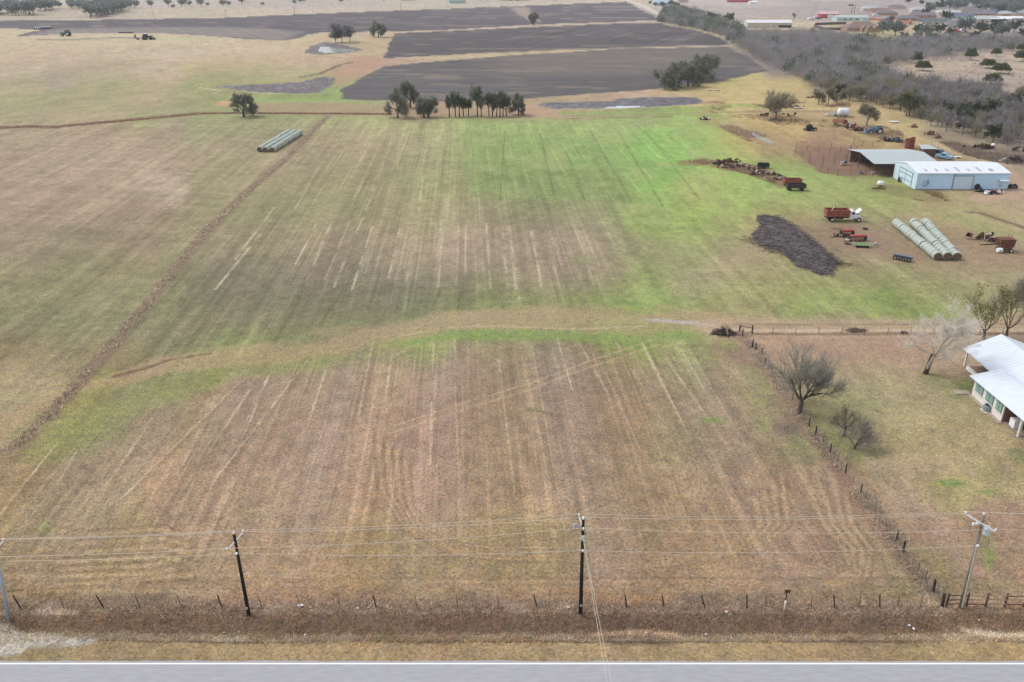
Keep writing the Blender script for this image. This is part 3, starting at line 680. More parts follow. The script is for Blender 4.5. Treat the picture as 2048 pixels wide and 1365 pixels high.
cls = np.zeros(len(gx), int)
layers = [("ploughed_field", PLOUGH_FAR, (90, 84, 88), .16, 60, 14, 6), ("ploughed_field", PLOUGH_MID, (88, 82, 84), .16, 30, 10, 3),
          ("ploughed_field", PLOUGH_NEAR, (94, 90, 90), .2, 12, 8, 3),
          ("pond_bed", POND_RIGHT, (104, 100, 104), .22, 3, 2, 1.5), ("pond_bed", POND_LEFT, (104, 94, 94), .2, 3, 2, 2), ("pond_bed", POND_BACK, (104, 98, 96), .2, 4, 3, 3),
          ("gravel_apron", GRAVEL, (190, 184, 175), .3, .8, .6, .5), ]
for k, (nm, P, c, am_, sx, sy, rag) in enumerate(layers, 1):
    m = poly_mask(gx, gy, P, 1.0 if k < 7 else .4, rag * .7, rag * 4, k) 
    sc_ = surf(c, am_, sx, sy, 100 + k)
    if nm == "ploughed_field":
        n = fbm(gx / 40, gy / 6, 3, 140 + k) - .5
        sc_ = sc_ * (1 + .35 * n)[:, None]
        pale = sstep(.6, .74, fbm(gx / 30, gy / 9, 4, 160 + k)) * .45
        sc_ = sc_ * (1 - pale[:, None]) + lin((150, 134, 120)) * ALB * pale[:, None]
    if nm == "pond_bed":
        n = sstep(.52, .72, fbm(gx / 1.6, gy / 2.2, 4, 180 + k))[:, None] * .55
        sc_ = sc_ * (1 - n) + lin((150, 150, 158)) * ALB * n
        n = sstep(.55, .7, fbm(gx / 3.0, gy / 3.5, 3, 190 + k))[:, None] * .5
        sc_ = sc_ * (1 - n) + lin((84, 78, 80)) * ALB * n
    if k == 1:   # the paler worked ground of the far field's lower left, a grassy wash in its middle
        p2 = poly_mask(gx, gy, [(35, 73), (120, 58), (400, 54), (520, 56), (600, 66), (572, 82), (350, 68), (130, 68)], 10, 6, 30, 44)[:, None] * .6
        sc_ = sc_ * (1 - p2) + lin((150, 138, 132)) * ALB * p2
        p2 = line_mask(gx, gy, [(1040, 16), (1050, 30), (1070, 44)], 12, 5, 6, 44)[:, None] * .7
        sc_ = sc_ * (1 - p2) + lin((168, 152, 132)) * ALB * p2
        for q, yy in enumerate((14, 20, 27, 36)):
            p2 = line_mask(gx, gy, [(1130, yy + 2), (1200, yy), (1290, yy)], 4, 4, 4, 50 + q)[:, None] * .5
            sc_ = sc_ * (1 - p2) + lin((164, 150, 140)) * ALB * p2
    if k == 3:
        p2 = poly_mask(gx, gy, [(1000, 110), (1250, 98), (1450, 94), (1480, 120), (1300, 150), (1000, 150)], 25, 12, 30, 45)[:, None] * .45
        sc_ = sc_ * (1 - p2) + lin((128, 118, 106)) * ALB * p2
    gcov = gcov * (1 - m[:, None]) + sc_ * m[:, None]
    cls[m > .5] = k
wm = poly_mask(gx, gy, WATER_RIGHT, .3, .8, 3, 3); wb = poly_mask(gx, gy, WATER_BACK, .8, 1.5, 4, 3)
cls[wm > .5] = 8; cls[wb > .5] = 9
gcov[wm > .5] = lin((176, 180, 188)) * .7;  # right pond: pale sky reflection painted into the water colour
gcov[wb > .5] = lin((92, 100, 88)) * ALB

idx = np.arange(nr * nc).reshape(nr, nc)
quads = np.stack([idx[:-1, :-1], idx[:-1, 1:], idx[1:, 1:], idx[1:, :-1]], -1).reshape(-1, 4)
qc = cls[quads[:, 0]]
gm = ground_mat('ground_cover')
pm1 = ground_mat('plough_soil', .7, furrow=.13, fdir=(1, .5), fscale=.22)
pm2 = ground_mat('plough_soil_ridged', .7, furrow=.24, fdir=(.93, -.36), fscale=.30)
pm3 = ground_mat('plough_soil_smooth', .8, furrow=.08, fdir=(.2, 1), fscale=.5)
mud = ground_mat('pond_mud', .8, rough=.7)
grv = ground_mat('gravel', 1.2)
water = bpy.data.materials.new('pond_water'); water.use_nodes = True
_b = water.node_tree.nodes['Principled BSDF']; _b.inputs['Base Color'].default_value = (.30, .30, .30, 1); _b.inputs['Roughness'].default_value = .3
_a = water.node_tree.nodes.new('ShaderNodeAttribute'); _a.attribute_name = 'cover'
water.node_tree.links.new(_a.outputs['Color'], _b.inputs['Base Color'])
_n = water.node_tree.nodes.new('ShaderNodeTexNoise'); _n.inputs['Scale'].default_value = 3
_p = water.node_tree.nodes.new('ShaderNodeBump'); _p.inputs['Strength'].default_value = .05
water.node_tree.links.new(_n.outputs[0], _p.inputs['Height']); water.node_tree.links.new(_p.outputs[0], _b.inputs['Normal'])
CLS = [("ground", gm), ("ploughed_field", pm1), ("ploughed_field", pm2), ("ploughed_field", pm3), ("pond_bed", mud), ("pond_bed", mud), ("pond_bed", mud), ("gravel_apron", grv),
       ("water", water), ("water", water)]
for k, (nm, m) in enumerate(CLS):
    q = quads[qc == k]
    if len(q) == 0: continue
    u, inv = np.unique(q, return_inverse=True)
    V = np.stack([gx[u], gy[u], gz[u]], 1)
    me = mesh_np(nm, V, inv.reshape(-1, 4), m, True)
    set_color(me, np.hstack([gcov[u], gfield[u][:, None]]))
    tag(link_mesh(nm, me), kind='structure')

# ------------------------------------------------------------------ road
xr = np.linspace(-260, 260, 1041)
def strip(name, y0f, y1f, z, m, x=xr):
    V = []; 
    a = np.stack([x, y0f(x), np.full(len(x), z)], 1); b = np.stack([x, y1f(x), np.full(len(x), z)], 1)
    V = np.vstack([a, b]); n = len(x); i = np.arange(n - 1)
    F = np.stack([i, i + 1, n + i + 1, n + i], 1)
    return tag(link_mesh(name, mesh_np(name, V, F, m)), kind='structure')
asph = mat('asphalt', alb((171, 170, 174), .94), rough=.85, var=.10, scale=.9, bump=.25, stretch=(1, 4, 1))
_nt = asph.node_tree
edge_y = G(1024, 1323)[1]
strip('road', lambda x: np.full(len(x), 36.0), lambda x: edge_y + .10 * (vnoise(x / .6, x * 0, 3) - .5) + .08 * (vnoise(x / 2.5, x * 0, 4) - .5), .035, asph)
ly = G(1024, 1328.5)[1]
lm = mat('road_paint', alb((245, 245, 248), 1.1), rough=.6, var=.12, scale=1.5)
strip('road_edge_line', lambda x: np.full(len(x), ly - .065), lambda x: np.full(len(x), ly + .065), .040, lm)
strip('road_edge_line', lambda x: np.full(len(x), 37.2), lambda x: np.full(len(x), 37.33), .040, lm)
ym = mat('road_paint_yellow', alb((220, 180, 60)), rough=.6, var=.12, scale=1.5)
strip('road_centre_line', lambda x: np.full(len(x), 43.2), lambda x: np.full(len(x), 43.33), .040, ym)
strip('road_centre_line', lambda x: np.full(len(x), 43.5), lambda x: np.full(len(x), 43.63), .040, ym)
# ------------------------------------------------------------------ vegetation
def unit(v):
    n = math.sqrt(v[0] ** 2 + v[1] ** 2 + v[2] ** 2) + 1e-9
    return (v[0] / n, v[1] / n, v[2] / n)

def grow_tree(seed, trunk=2.0, levels=5, first=5, up=.12, ang=(.45, .9), lr=.68, wob=.22, leanv=(0, 0), nseg=4, L0=None, kids=2, keep=1.0, leader=0, rdec=.6):
    """returns limb segments [(p,q,r0,r1,level)] with unit-ish size, trunk height in metres-like units"""
    R = random.Random(seed)
    segs = []; tips = []
    def rot(d, a):
        ax = unit((R.gauss(0, 1), R.gauss(0, 1), R.gauss(0, 1)))
        # component perpendicular to d
        k = ax[0] * d[0] + ax[1] * d[1] + ax[2] * d[2]
        pz = unit((ax[0] - k * d[0], ax[1] - k * d[1], ax[2] - k * d[2]))
        c, s_ = math.cos(a), math.sin(a)
        return unit((d[0] * c + pz[0] * s_, d[1] * c + pz[1] * s_, d[2] * c + pz[2] * s_))
    def grow(p, d, L, r, lvl):
        n = nseg if lvl < levels else 2
        for i in range(n):
            d = unit((d[0] + R.gauss(0, wob), d[1] + R.gauss(0, wob), d[2] + R.gauss(0, wob) * .7 + up))
            q = (p[0] + d[0] * L / n, p[1] + d[1] * L / n, p[2] + d[2] * L / n)
            r1 = r * (.86 if lvl else .9)
            segs.append((p, q, r, r1, lvl))
            if lvl < levels and i >= 1:
                for _ in range(kids if R.random() < .55 else 1):
                    if R.random() < keep:
                        grow(q, rot(d, R.uniform(*ang)), L * lr * R.uniform(.75, 1.15), r1 * rdec, lvl + 1)
            p, r = q, r1
        if lvl >= levels - 1: tips.append((p, d))
        elif lvl: grow(p, rot(d, .25), L * lr, r * .8, lvl + 1)
    p = (0, 0, 0); d = unit((leanv[0], leanv[1], 1))
    r = .30
    for i in range(3):
        d = unit((d[0] + R.gauss(0, .05), d[1] + R.gauss(0, .05), d[2]))
        q = (p[0] + d[0] * trunk / 3, p[1] + d[1] * trunk / 3, p[2] + d[2] * trunk / 3)
        segs.append((p, q, r * (1.25 if i == 0 else 1), r * .92, 0)); p = q; r *= .92
    for i in range(leader):          # a central stem that goes on through the crown
        d = unit((d[0] + R.gauss(0, .07), d[1] + R.gauss(0, .07), d[2] + .03))
        q = (p[0] + d[0] * .8, p[1] + d[1] * .8, p[2] + d[2] * .8)
        r1 = r * .88; segs.append((p, q, r, r1, 0))
        for _ in range(2 if i else 3):
            az = R.uniform(0, 6.283); el = R.uniform(.1, .9) + .05 * i
            grow(q, unit((math.cos(az) * math.cos(el), math.sin(az) * math.cos(el), math.sin(el))), (L0 or 2.6) * (1.15 - .75 * i / leader) * R.uniform(.8, 1.2), r1 * .5, 1)
        p, r = q, r1
    for i in range(first):
        az = 2 * math.pi * (i + R.random() * .6) / first; el = R.uniform(.35, 1.15)
        dd = unit((math.cos(az) * math.cos(el) + leanv[0], math.sin(az) * math.cos(el) + leanv[1], math.sin(el)))
        grow(p, dd, (L0 or 2.6) * R.uniform(.8, 1.15), r * R.uniform(.45, .7), 1)
    return segs, tips

def tubes(A, B, ra, rb, n):
    """vectorised tapered prisms"""
    A = np.asarray(A, float); B = np.asarray(B, float)
    d = B - A; L = np.linalg.norm(d, axis=1, keepdims=True) + 1e-9; d = d / L
    ref = np.where(np.abs(d[:, 2:3]) > .9, [[1., 0, 0]], [[0, 0, 1.]])
    u = np.cross(d, ref); u /= np.linalg.norm(u, axis=1, keepdims=True) + 1e-9
    v = np.cross(d, u)
    k = len(A); V = np.zeros((k, 2 * n, 3))
    for i in range(n):
        t = 2 * math.pi * i / n
        o = u * math.cos(t) + v * math.sin(t)
        V[:, i] = A + o * ra[:, None]; V[:, n + i] = B + o * rb[:, None]
    F = []
    base = (np.arange(k) * 2 * n)[:, None]
    for i in range(n):
        j = (i + 1) % n
        F.append(base + np.array([[i, j, n + j, n + i]]))
    return V.reshape(-1, 3), np.concatenate(F, 0)

def slivers(P, D, L, W, seed):
    """thin triangles rooted at P, along D"""
    R = np.random.default_rng(seed)
    k = len(P); r = R.normal(size=(k, 3)); s_ = np.cross(D, r); s_ /= np.linalg.norm(s_, axis=1, keepdims=True) + 1e-9
    V = np.stack([P - s_ * W[:, None] * .5, P + s_ * W[:, None] * .5, P + D * L[:, None]], 1)
    F = np.arange(k * 3).reshape(k, 3)
    return V.reshape(-1, 3), F

def leafquads(P, S, seed):
    R = np.random.default_rng(seed); k = len(P)
    a = R.normal(size=(k, 3)); a /= np.linalg.norm(a, axis=1, keepdims=True)
    b = np.cross(a, R.normal(size=(k, 3))); b /= np.linalg.norm(b, axis=1, keepdims=True)
    a = a * S[:, None]; b = b * (S * .7)[:, None]
    V = np.stack([P - a, P + b, P + a, P - b], 1).reshape(-1, 3)
    return V, np.arange(4 * k).reshape(k, 4)

def sc_cols(base, k, seed, var=.3, alt=None, frac=.3):
    R = np.random.default_rng(seed)
    C = np.tile(np.asarray(base, float)[None], (k, 1))
    if alt is not None:
        m = R.random(k) < frac; C[m] = np.asarray(alt)
    return C * (1 + (R.random((k, 1)) - .5) * 2 * var)

bark = mat('bark', (0, 0, 0), rough=.95, var=.25, scale=6, attr='tone', bump=.3, spec=.1)
foli = mat('foliage', (0, 0, 0), rough=.85, var=.22, scale=2.0, attr='tone', spec=.15)
# twigs and blades are thin: part of the light goes through them
_nt = foli.node_tree; _N = _nt.nodes; _L = _nt.links
_tr = _N.new('ShaderNodeBsdfTranslucent'); _mx = _N.new('ShaderNodeMixShader'); _mx.inputs[0].default_value = .5
_src = _N['Principled BSDF'].inputs['Base Color'].links[0].from_socket
_g = _N.new('ShaderNodeVectorMath'); _g.operation = 'SCALE'; _g.inputs['Scale'].default_value = 1.5
_L.new(_src, _g.inputs[0]); _L.new(_g.outputs[0], _N['Principled BSDF'].inputs['Base Color']); _L.new(_g.outputs[0], _tr.inputs[0])
_o = _N['Material Output']; _L.new(_N['Principled BSDF'].outputs[0], _mx.inputs[1]); _L.new(_tr.outputs[0], _mx.inputs[2]); _L.new(_mx.outputs[0], _o.inputs['Surface'])

def tree_proto(name, seed, h, spread, label, cat='tree', trunk=2.0, levels=4, first=5, up=.12, ang=(.45, .9), lr=.68, lean=(0, 0), twigs=6, tw_len=.6, tw_w=.03,
               bark_c=(96, 88, 80), twig_c=(120, 112, 106), leaves=0, leaf_c=(84, 92, 60), leaf_alt=None, leaf_s=.14, group=None, kids=2, r_trunk=None, keep=1.0, wob=.22, clump=0, top_tone=None, leader=0, L0=None, rdec=.6):
    segs, tips = grow_tree(seed, trunk, levels, first, up, ang, lr, wob, lean, kids=kids, keep=keep, leader=leader, L0=L0, rdec=rdec)
    A = np.array([s[0] for s in segs]); B = np.array([s[1] for s in segs]); ra = np.array([s[2] for s in segs]); rb = np.array([s[3] for s in segs]); lv = np.array([s[4] for s in segs])
    allp = np.vstack([A, B])
    ext = np.percentile(np.hypot(allp[:, 0] - np.median(allp[:, 0]), allp[:, 1] - np.median(allp[:, 1])), 97)
    sz = (h - tw_len * .6) / allp[:, 2].max(); sx = (spread / 2 - tw_len * .5) / ext
    S = np.array([sx, sx, sz]); A = A * S; B = B * S
    rt = r_trunk or h * .022
    k_ = rt / .30
    ra = np.maximum(ra * k_, tw_w * .45); rb = np.maximum(rb * k_, tw_w * .4)
    root = empty(name, (0, 0, 0), label, cat, group=group)
    low = lv <= 1
    V, F = tubes(A[low], B[low], ra[low], rb[low], 6)
    me = mesh_np('trunk', V, F, bark, True); set_color(me, sc_cols(lin(bark_c) * ALB, len(V), seed, .12), 'tone')
    link_mesh('trunk', me, root)
    hi = ~low
    V, F = tubes(A[hi], B[hi], ra[hi], rb[hi], 3)
    F = np.vstack([F[:, [0, 1, 2]], F[:, [0, 2, 3]]])
    Cc = sc_cols(lin(twig_c) * ALB, len(V), seed + 1, .2)
    R = np.random.default_rng(seed + 5)
    # twigs all along the outer limbs
    src = np.where(lv >= max(2, levels - 1))[0]
    k = len(src) * twigs
    si = np.repeat(src, twigs); t = R.random((k, 1))
    P = A[si] * (1 - t) + B[si] * t
    D = (B[si] - A[si]); D /= np.linalg.norm(D, axis=1, keepdims=True) + 1e-9
    D = D * .6 + R.normal(size=(k, 3)) * .55; D[:, 2] += .15; D /= np.linalg.norm(D, axis=1, keepdims=True) + 1e-9
    L = tw_len * (.5 + R.random(k)); W = np.full(k, tw_w)
    V2, F2 = slivers(P, D, L, W, seed + 6)
    C2 = np.repeat(sc_cols(lin(twig_c) * ALB, k, seed + 2, .28), 3, 0)
    if top_tone is not None:
        zz = V2[:, 2] / h; w = (sstep(.8, .95, zz) * (R.random(len(V2)) < .8))[:, None]
        C2 = C2 * (1 - w) + lin(top_tone) * ALB * w
    V3, F3 = V2, F2 + len(V)
    VV = np.vstack([V, V3]); FF = np.vstack([F, F3]); CC = np.vstack([Cc, C2])
    if leaves:
        tp = P + D * L[:, None] * .6
        if clump:
            cs = tp[R.integers(0, len(tp), clump)]
            q = cs[R.integers(0, clump, leaves)] + R.normal(size=(leaves, 3)) * .38
        else:
            q = tp[R.integers(0, len(tp), leaves)] + R.normal(size=(leaves, 3)) * .18
        V4, F4 = leafquads(q, leaf_s * (.6 + .8 * R.random(leaves)), seed + 9)
        C4 = np.repeat(sc_cols(lin(leaf_c) * ALB, leaves, seed + 3, .35, lin(leaf_alt) * ALB if leaf_alt else None), 4, 0)
        me4F = np.vstack([F4[:, [0, 1, 2]], F4[:, [0, 2, 3]]])
        FF = np.vstack([FF, me4F + len(VV)]); VV = np.vstack([VV, V4]); CC = np.vstack([CC, C4])
    me = mesh_np('crown', VV, FF, foli); set_color(me, CC, 'tone')
    link_mesh('crown', me, root)
    return root

def bush_proto(name, seed, w, h, label, n=900, col=(66, 76, 44), alt=(92, 84, 50), s=.16, cat='bush', group=None, twiggy=0, tc=(120, 108, 96), open_=.0, sk=1.0):
    R = np.random.default_rng(seed)
    root = empty(name, (0, 0, 0), label, cat, group=group)
    d = R.normal(size=(n, 3)); d[:, 2] = np.abs(d[:, 2]) * .9 - .12; d /= np.linalg.norm(d, axis=1, keepdims=True)
    lump = 1 + .22 * np.sin(d[:, 0] * 5 + seed) * np.cos(d[:, 1] * 6 + seed * 2) + .12 * np.sin(d[:, 2] * 9 + seed)
    r = (R.random(n) ** (.33 + open_)) * lump
    P = d * r[:, None] * np.array([w / 2, w / 2 * sk, h * .55]); P[:, 2] = np.maximum(P[:, 2] + h * .42, .05)
    if n:
        V, F = leafquads(P, s * (.6 + .8 * R.random(n)), seed + 1)
        F = np.vstack([F[:, [0, 1, 2]], F[:, [0, 2, 3]]])
        C = np.repeat(sc_cols(lin(col) * ALB, n, seed, .35, lin(alt) * ALB, .25), 4, 0)
    else:
        V = np.zeros((0, 3)); F = np.zeros((0, 3), int); C = np.zeros((0, 3))
    if twiggy:
        k = twiggy
        az = R.random(k) * 6.283; rr = R.random(k) ** .5 * .35
        P0 = np.stack([np.cos(az) * rr * w, np.sin(az) * rr * w * sk, np.zeros(k)], 1)
        P0[:, 2] = R.random(k) * h * .4
        D = np.stack([np.cos(az) * (.2 + R.random(k)), np.sin(az) * (.2 + R.random(k)), .5 + R.random(k)], 1) + R.normal(size=(k, 3)) * .25
        D /= np.linalg.norm(D, axis=1, keepdims=True)
        V2, F2 = slivers(P0, D, h * (.35 + .45 * R.random(k)), np.full(k, .05), seed + 3)
        F = np.vstack([F, F2 + len(V)]); V = np.vstack([V, V2]); C = np.vstack([C, np.repeat(sc_cols(lin(tc) * ALB, k, seed + 8, .3), 3, 0)])
    me = mesh_np('crown', V, F, foli); set_color(me, C, 'tone')
    link_mesh('crown', me, root)
    mb = MB(); 
    for i in range(3): mb.cyl((0, 0, 0), ((R.random() - .5) * w * .4, (R.random() - .5) * w * .4, h * .5), .07, .03, 5)
    o = mb.build('trunk', bark, root); set_color(o.data, sc_cols(lin((90, 80, 70)) * ALB, len(o.data.vertices), seed, .1), 'tone')
    return root

def put(o, px, py, rz=None, **kw):
    p = P3(px, py)
    return copy_tree(o, p, random.uniform(0, 6.28) if rz is None else rz, **kw)

def move(o, px, py, rz=0.0, sc=None):
    o.location = P3(px, py); o.rotation_euler = (0, 0, rz)
    if sc is not None: o.scale = sc if hasattr(sc, '__len__') else (sc, sc, sc)
    return o

# --- the large bare tree on the fence line
t = tree_proto('bare_tree', 21, 9.8, 9.6, 'large bare many-limbed tree on the side fence, dark leaning limbs and rust-tinged top', trunk=1.5, levels=4, first=9, up=.11, ang=(.3, .7), lr=.72,
               lean=(.12, 0), twigs=5, tw_len=.6, tw_w=.02, bark_c=(88, 84, 76), twig_c=(142, 140, 130), r_trunk=.32, rdec=.6, keep=.9, top_tone=(128, 98, 84))
move(t, 1598, 828, .4)
t = tree_proto('pale_bare_tree', 5, 12.4, 11.0, 'tall whitish bare tree with spreading pale branches on the lawn left of the white-roofed house', trunk=2.6, levels=3, first=3, up=.05, ang=(.3, .65), lr=.62,
               lean=(.10, 0), twigs=3, tw_len=1.1, tw_w=.03, bark_c=(176, 168, 158), twig_c=(204, 197, 188), r_trunk=.25, kids=2, leader=9, L0=3.4, wob=.13, rdec=.62)
mb = MB(); mb.cyl((0, 0, 0), (.20, 0, 1.5), .34, .30, 8); mb.cyl((.20, 0, 1.5), (.42, 0, 2.9), .30, .27, 8)
o = mb.build('trunk', bark, t, True, label='dark rough lower bark'); set_color(o.data, sc_cols(lin((86, 76, 66)) * ALB, len(o.data.vertices), 2, .12), 'tone')
move(t, 1851, 748)
t = tree_proto('small_bare_tree', 33, 4.4, 3.6, 'slim small bare tree on the lawn just left of the arching low tree', trunk=1.5, levels=3, first=4, up=.08, twigs=5, tw_len=.4, tw_w=.022,
               bark_c=(84, 74, 68), twig_c=(126, 118, 106), r_trunk=.12, wob=.3)
move(t, 1688, 872, 1.0)
t = tree_proto('small_bare_tree', 12, 3.9, 5.2, 'low arching bare tree on the lawn beside the fence, leaning right with lilac-grey twigs', trunk=.7, levels=4, first=5, up=.02, twigs=1, tw_len=.45, tw_w=.02,
               bark_c=(84, 74, 66), twig_c=(136, 128, 126), lean=(.45, 0), r_trunk=.14, wob=.2)
move(t, 1708, 898, 0.0)
t = tree_proto('mossy_tree', 8, 8.8, 7.6, 'bare forked tree with green moss clumps behind the left corner of the house roof', trunk=1.0, levels=4, first=5, up=.14, twigs=3, tw_len=.6, tw_w=.02, kids=1, bark_c=(92, 86, 72),
               twig_c=(128, 120, 110), leaves=800, leaf_c=(112, 108, 56), leaf_alt=(128, 116, 64), leaf_s=.12, clump=22, r_trunk=.24, ang=(.25, .6))
move(t, 1967, 680, 2.0)
t = tree_proto('mossy_tree', 18, 9.0, 8.4, 'bare forked tree with green moss clumps behind the house ridge, at the right edge', trunk=1.0, levels=4, first=5, up=.14, twigs=3, tw_len=.6, tw_w=.02, kids=1, bark_c=(90, 84, 72),
               twig_c=(126, 118, 110), leaves=800, leaf_c=(108, 108, 56), leaf_alt=(124, 116, 64), leaf_s=.12, clump=18, r_trunk=.24, ang=(.25, .6))
move(t, 2012, 676, .5)
t = tree_proto('bare_tree', 44, 8.5, 9.0, 'pale bare tree standing behind the lane at the right edge of the picture', trunk=1.6, levels=4, first=6, up=.1, twigs=6, tw_len=.7, tw_w=.022, bark_c=(110, 102, 94), twig_c=(150, 142, 134), r_trunk=.2)
move(t, 2062, 640, .5)

# --- trees of the middle ground
OAK = dict(trunk=1.5, levels=4, first=6, up=.03, ang=(.45, .95), twigs=6, tw_len=.7, tw_w=.05, bark_c=(58, 54, 48), twig_c=(122, 122, 110), leaf_c=(100, 108, 88), leaf_alt=(118, 122, 102))
t = tree_proto('oak_tree', 3, 9.4, 10.2, 'lone round dark oak on the ditch bank at the left, above the hay bale rows', leaves=2000, leaf_s=.20, r_trunk=.42, **OAK); move(t, 488, 234, 1.0)
oaks = [(796, 236, 11.5, 10.0, 'broad dark oak at the left end of the tree line between the fields', 61), (821, 216, 11.5, 8.6, 'tall dark oak standing behind the broad oak at the left end of the tree line', 62),
        (848, 235, 8.2, 7.0, 'smaller twin-trunk oak, second clump from the left in the tree line', 63), (857, 235, 8.4, 7.4, 'oak with purplish bare side next to the twin-trunk oak', 64)]
for (px, py, h, w, lb, sd) in oaks:
    t = tree_proto('oak_tree', sd, h, w, lb, leaves=1200, leaf_s=.18, r_trunk=.36, **OAK); move(t, px, py, random.uniform(0, 6))
slim = dict(trunk=2.4, levels=3, first=6, up=.10, ang=(.4, .9), twigs=6, tw_len=.8, tw_w=.05, bark_c=(60, 56, 50), twig_c=(92, 94, 80), leaf_c=(98, 108, 90), leaf_alt=(116, 122, 104))
sl = [(899, 235, 8.6, 4.6, 'slim tree with thin branches, leftmost slim trunk in the tree line'), (911, 234, 9.8, 4.8, 'second slim tree of the line, tall with a leafy top'),
      (919, 234, 9.0, 3.6, 'slim leaning tree with a bare pointed top in the tree line'), (927, 233, 7.6, 3.2, 'thin low-branched tree right of the leaning bare-topped one'),
      (937, 232, 6.8, 3.8, 'slanting slim tree left of the tallest tree of the line'), (955, 234, 12.4, 6.2, 'tallest tree of the line, dense green column in its middle'),
      (963, 235, 8.4, 4.2, 'slim tree against the right side of the tallest tree'), (978, 233, 9.6, 4.6, 'slim flat-topped tree in the thick right-hand stand'),
      (985, 234, 8.6, 3.6, 'thin trunk inside the thick right-hand stand'), (993, 234, 9.6, 4.4, 'middle tree of the thick right-hand stand'),
      (1000, 234, 9.8, 5.2, 'full-crowned tree of the thick right-hand stand'), (1006, 233, 9.0, 4.8, 'right tree of the thick stand, crown leaning right'),
      (1013, 233, 7.4, 5.4, 'low tree with a leaning trunk at the right edge of the stand')]
for i, (px, py, h, w, lb) in enumerate(sl):
    t = tree_proto('slim_tree', 80 + i, h, w, lb, leaves=600 if i != 5 else 1700, leaf_s=.18, r_trunk=.22, group='slim trees in the line between the fields', lean=(random.uniform(-.15, .15), 0), **slim); move(t, px, py, random.uniform(-.3, .3))
t = tree_proto('oak_tree', 99, 8.6, 7.4, 'small dark oak standing alone at the right end of the tree line', leaves=1900, leaf_s=.19, r_trunk=.3, **OAK); move(t, 1037, 231, 1.5)
for i, (px, py, h, w, lb) in enumerate([(1338, 178, 11.5, 16, 'leftmost dark oak of the clump at the ploughed field corner'), (1356, 175, 11.5, 15, 'second dark oak of the clump at the ploughed field corner'),
                                        (1376, 173, 12, 16, 'third dark oak of the field corner clump, bluish grey'), (1392, 165, 13, 16, 'back oak on the right of the field corner clump'),
                                        (1408, 160, 13, 15, 'rearmost right-hand oak of the field corner clump')]):
    t = tree_proto('oak_tree', 110 + i, h, w, lb, leaves=3200, leaf_s=.28, r_trunk=.4, **dict(OAK, trunk=1.2)); move(t, px, py, random.uniform(0, 6))
BARE = dict(levels=4, up=.05, ang=(.4, .85), twigs=3, tw_w=.05, bark_c=(128, 120, 104), twig_c=(132, 126, 108))
t = tree_proto('bare_tree', 130, 10.8, 13.5, 'wide grey-barked bare tree over brush in the pasture right of the pond', trunk=1.6, first=9, tw_len=1.1, r_trunk=.3, leaves=500, leaf_c=(122, 122, 92), leaf_s=.12, **BARE); move(t, 1551, 239, .4)
t = tree_proto('small_bare_tree', 131, 6.6, 5.2, 'left one of the three small trees by the brush line in the pasture', trunk=1.6, first=5, tw_len=.7, r_trunk=.22, leaves=500, leaf_c=(100, 98, 72), leaf_s=.16, **BARE); move(t, 1637, 210, .4)
t = tree_proto('small_bare_tree', 132, 7.4, 5.8, 'middle and tallest of the three small trees by the brush line', trunk=1.8, first=5, tw_len=.7, r_trunk=.22, leaves=600, leaf_c=(104, 108, 78), leaf_s=.16, **BARE); move(t, 1656, 209, .4)
t = tree_proto('small_bare_tree', 133, 5.2, 4.0, 'right and smallest of the three small trees by the brush line', trunk=1.4, first=4, tw_len=.6, r_trunk=.16, leaves=400, leaf_c=(100, 104, 76), leaf_s=.16, **BARE); move(t, 1684, 205, .4)
t = tree_proto('mossy_tree', 134, 8.4, 7.2, 'pale forked tree with mistletoe balls beside the blue backhoe', trunk=2.2, first=6, tw_len=.7, r_trunk=.28, leaves=420, leaf_c=(98, 104, 66), leaf_s=.2, clump=24, **BARE); move(t, 1733, 253, .4)
t = tree_proto('green_tree', 135, 9.4, 10.0, 'green-crowned forked tree at the wood edge right of the pasture track', trunk=2.2, levels=4, first=6, up=.06, ang=(.4, .85), twigs=5, tw_w=.05, tw_len=.7, bark_c=(120, 108, 90), twig_c=(104, 106, 80),
               r_trunk=.26, leaves=2600, leaf_c=(96, 104, 62), leaf_alt=(78, 88, 54), leaf_s=.2); move(t, 1812, 233, .4)
# saplings against the barn
bt = dict(trunk=1.0, levels=3, first=4, up=.1, ang=(.3, .7), kids=1, twigs=2, tw_len=.5, tw_w=.022, bark_c=(88, 84, 84), twig_c=(120, 118, 120), r_trunk=.09)
for i, (px, py, h, w, lb) in enumerate([(1849, 379, 3.4, 3.0, 'thin bare sapling in front of the barn wall, left of the sliding door'), (1925, 378, 1.9, 1.4, 'little bare sapling before the barn sliding door'),
                                        (1980, 378, 2.8, 2.4, 'left bare sapling of the pair at the right of the barn wall'), (1994, 378, 2.6, 2.0, 'right bare sapling of the pair, beside the barn side door')]):
    t = tree_proto('sapling', 140 + i, h, w, lb, cat='sapling', **bt); move(t, px, py, .3)
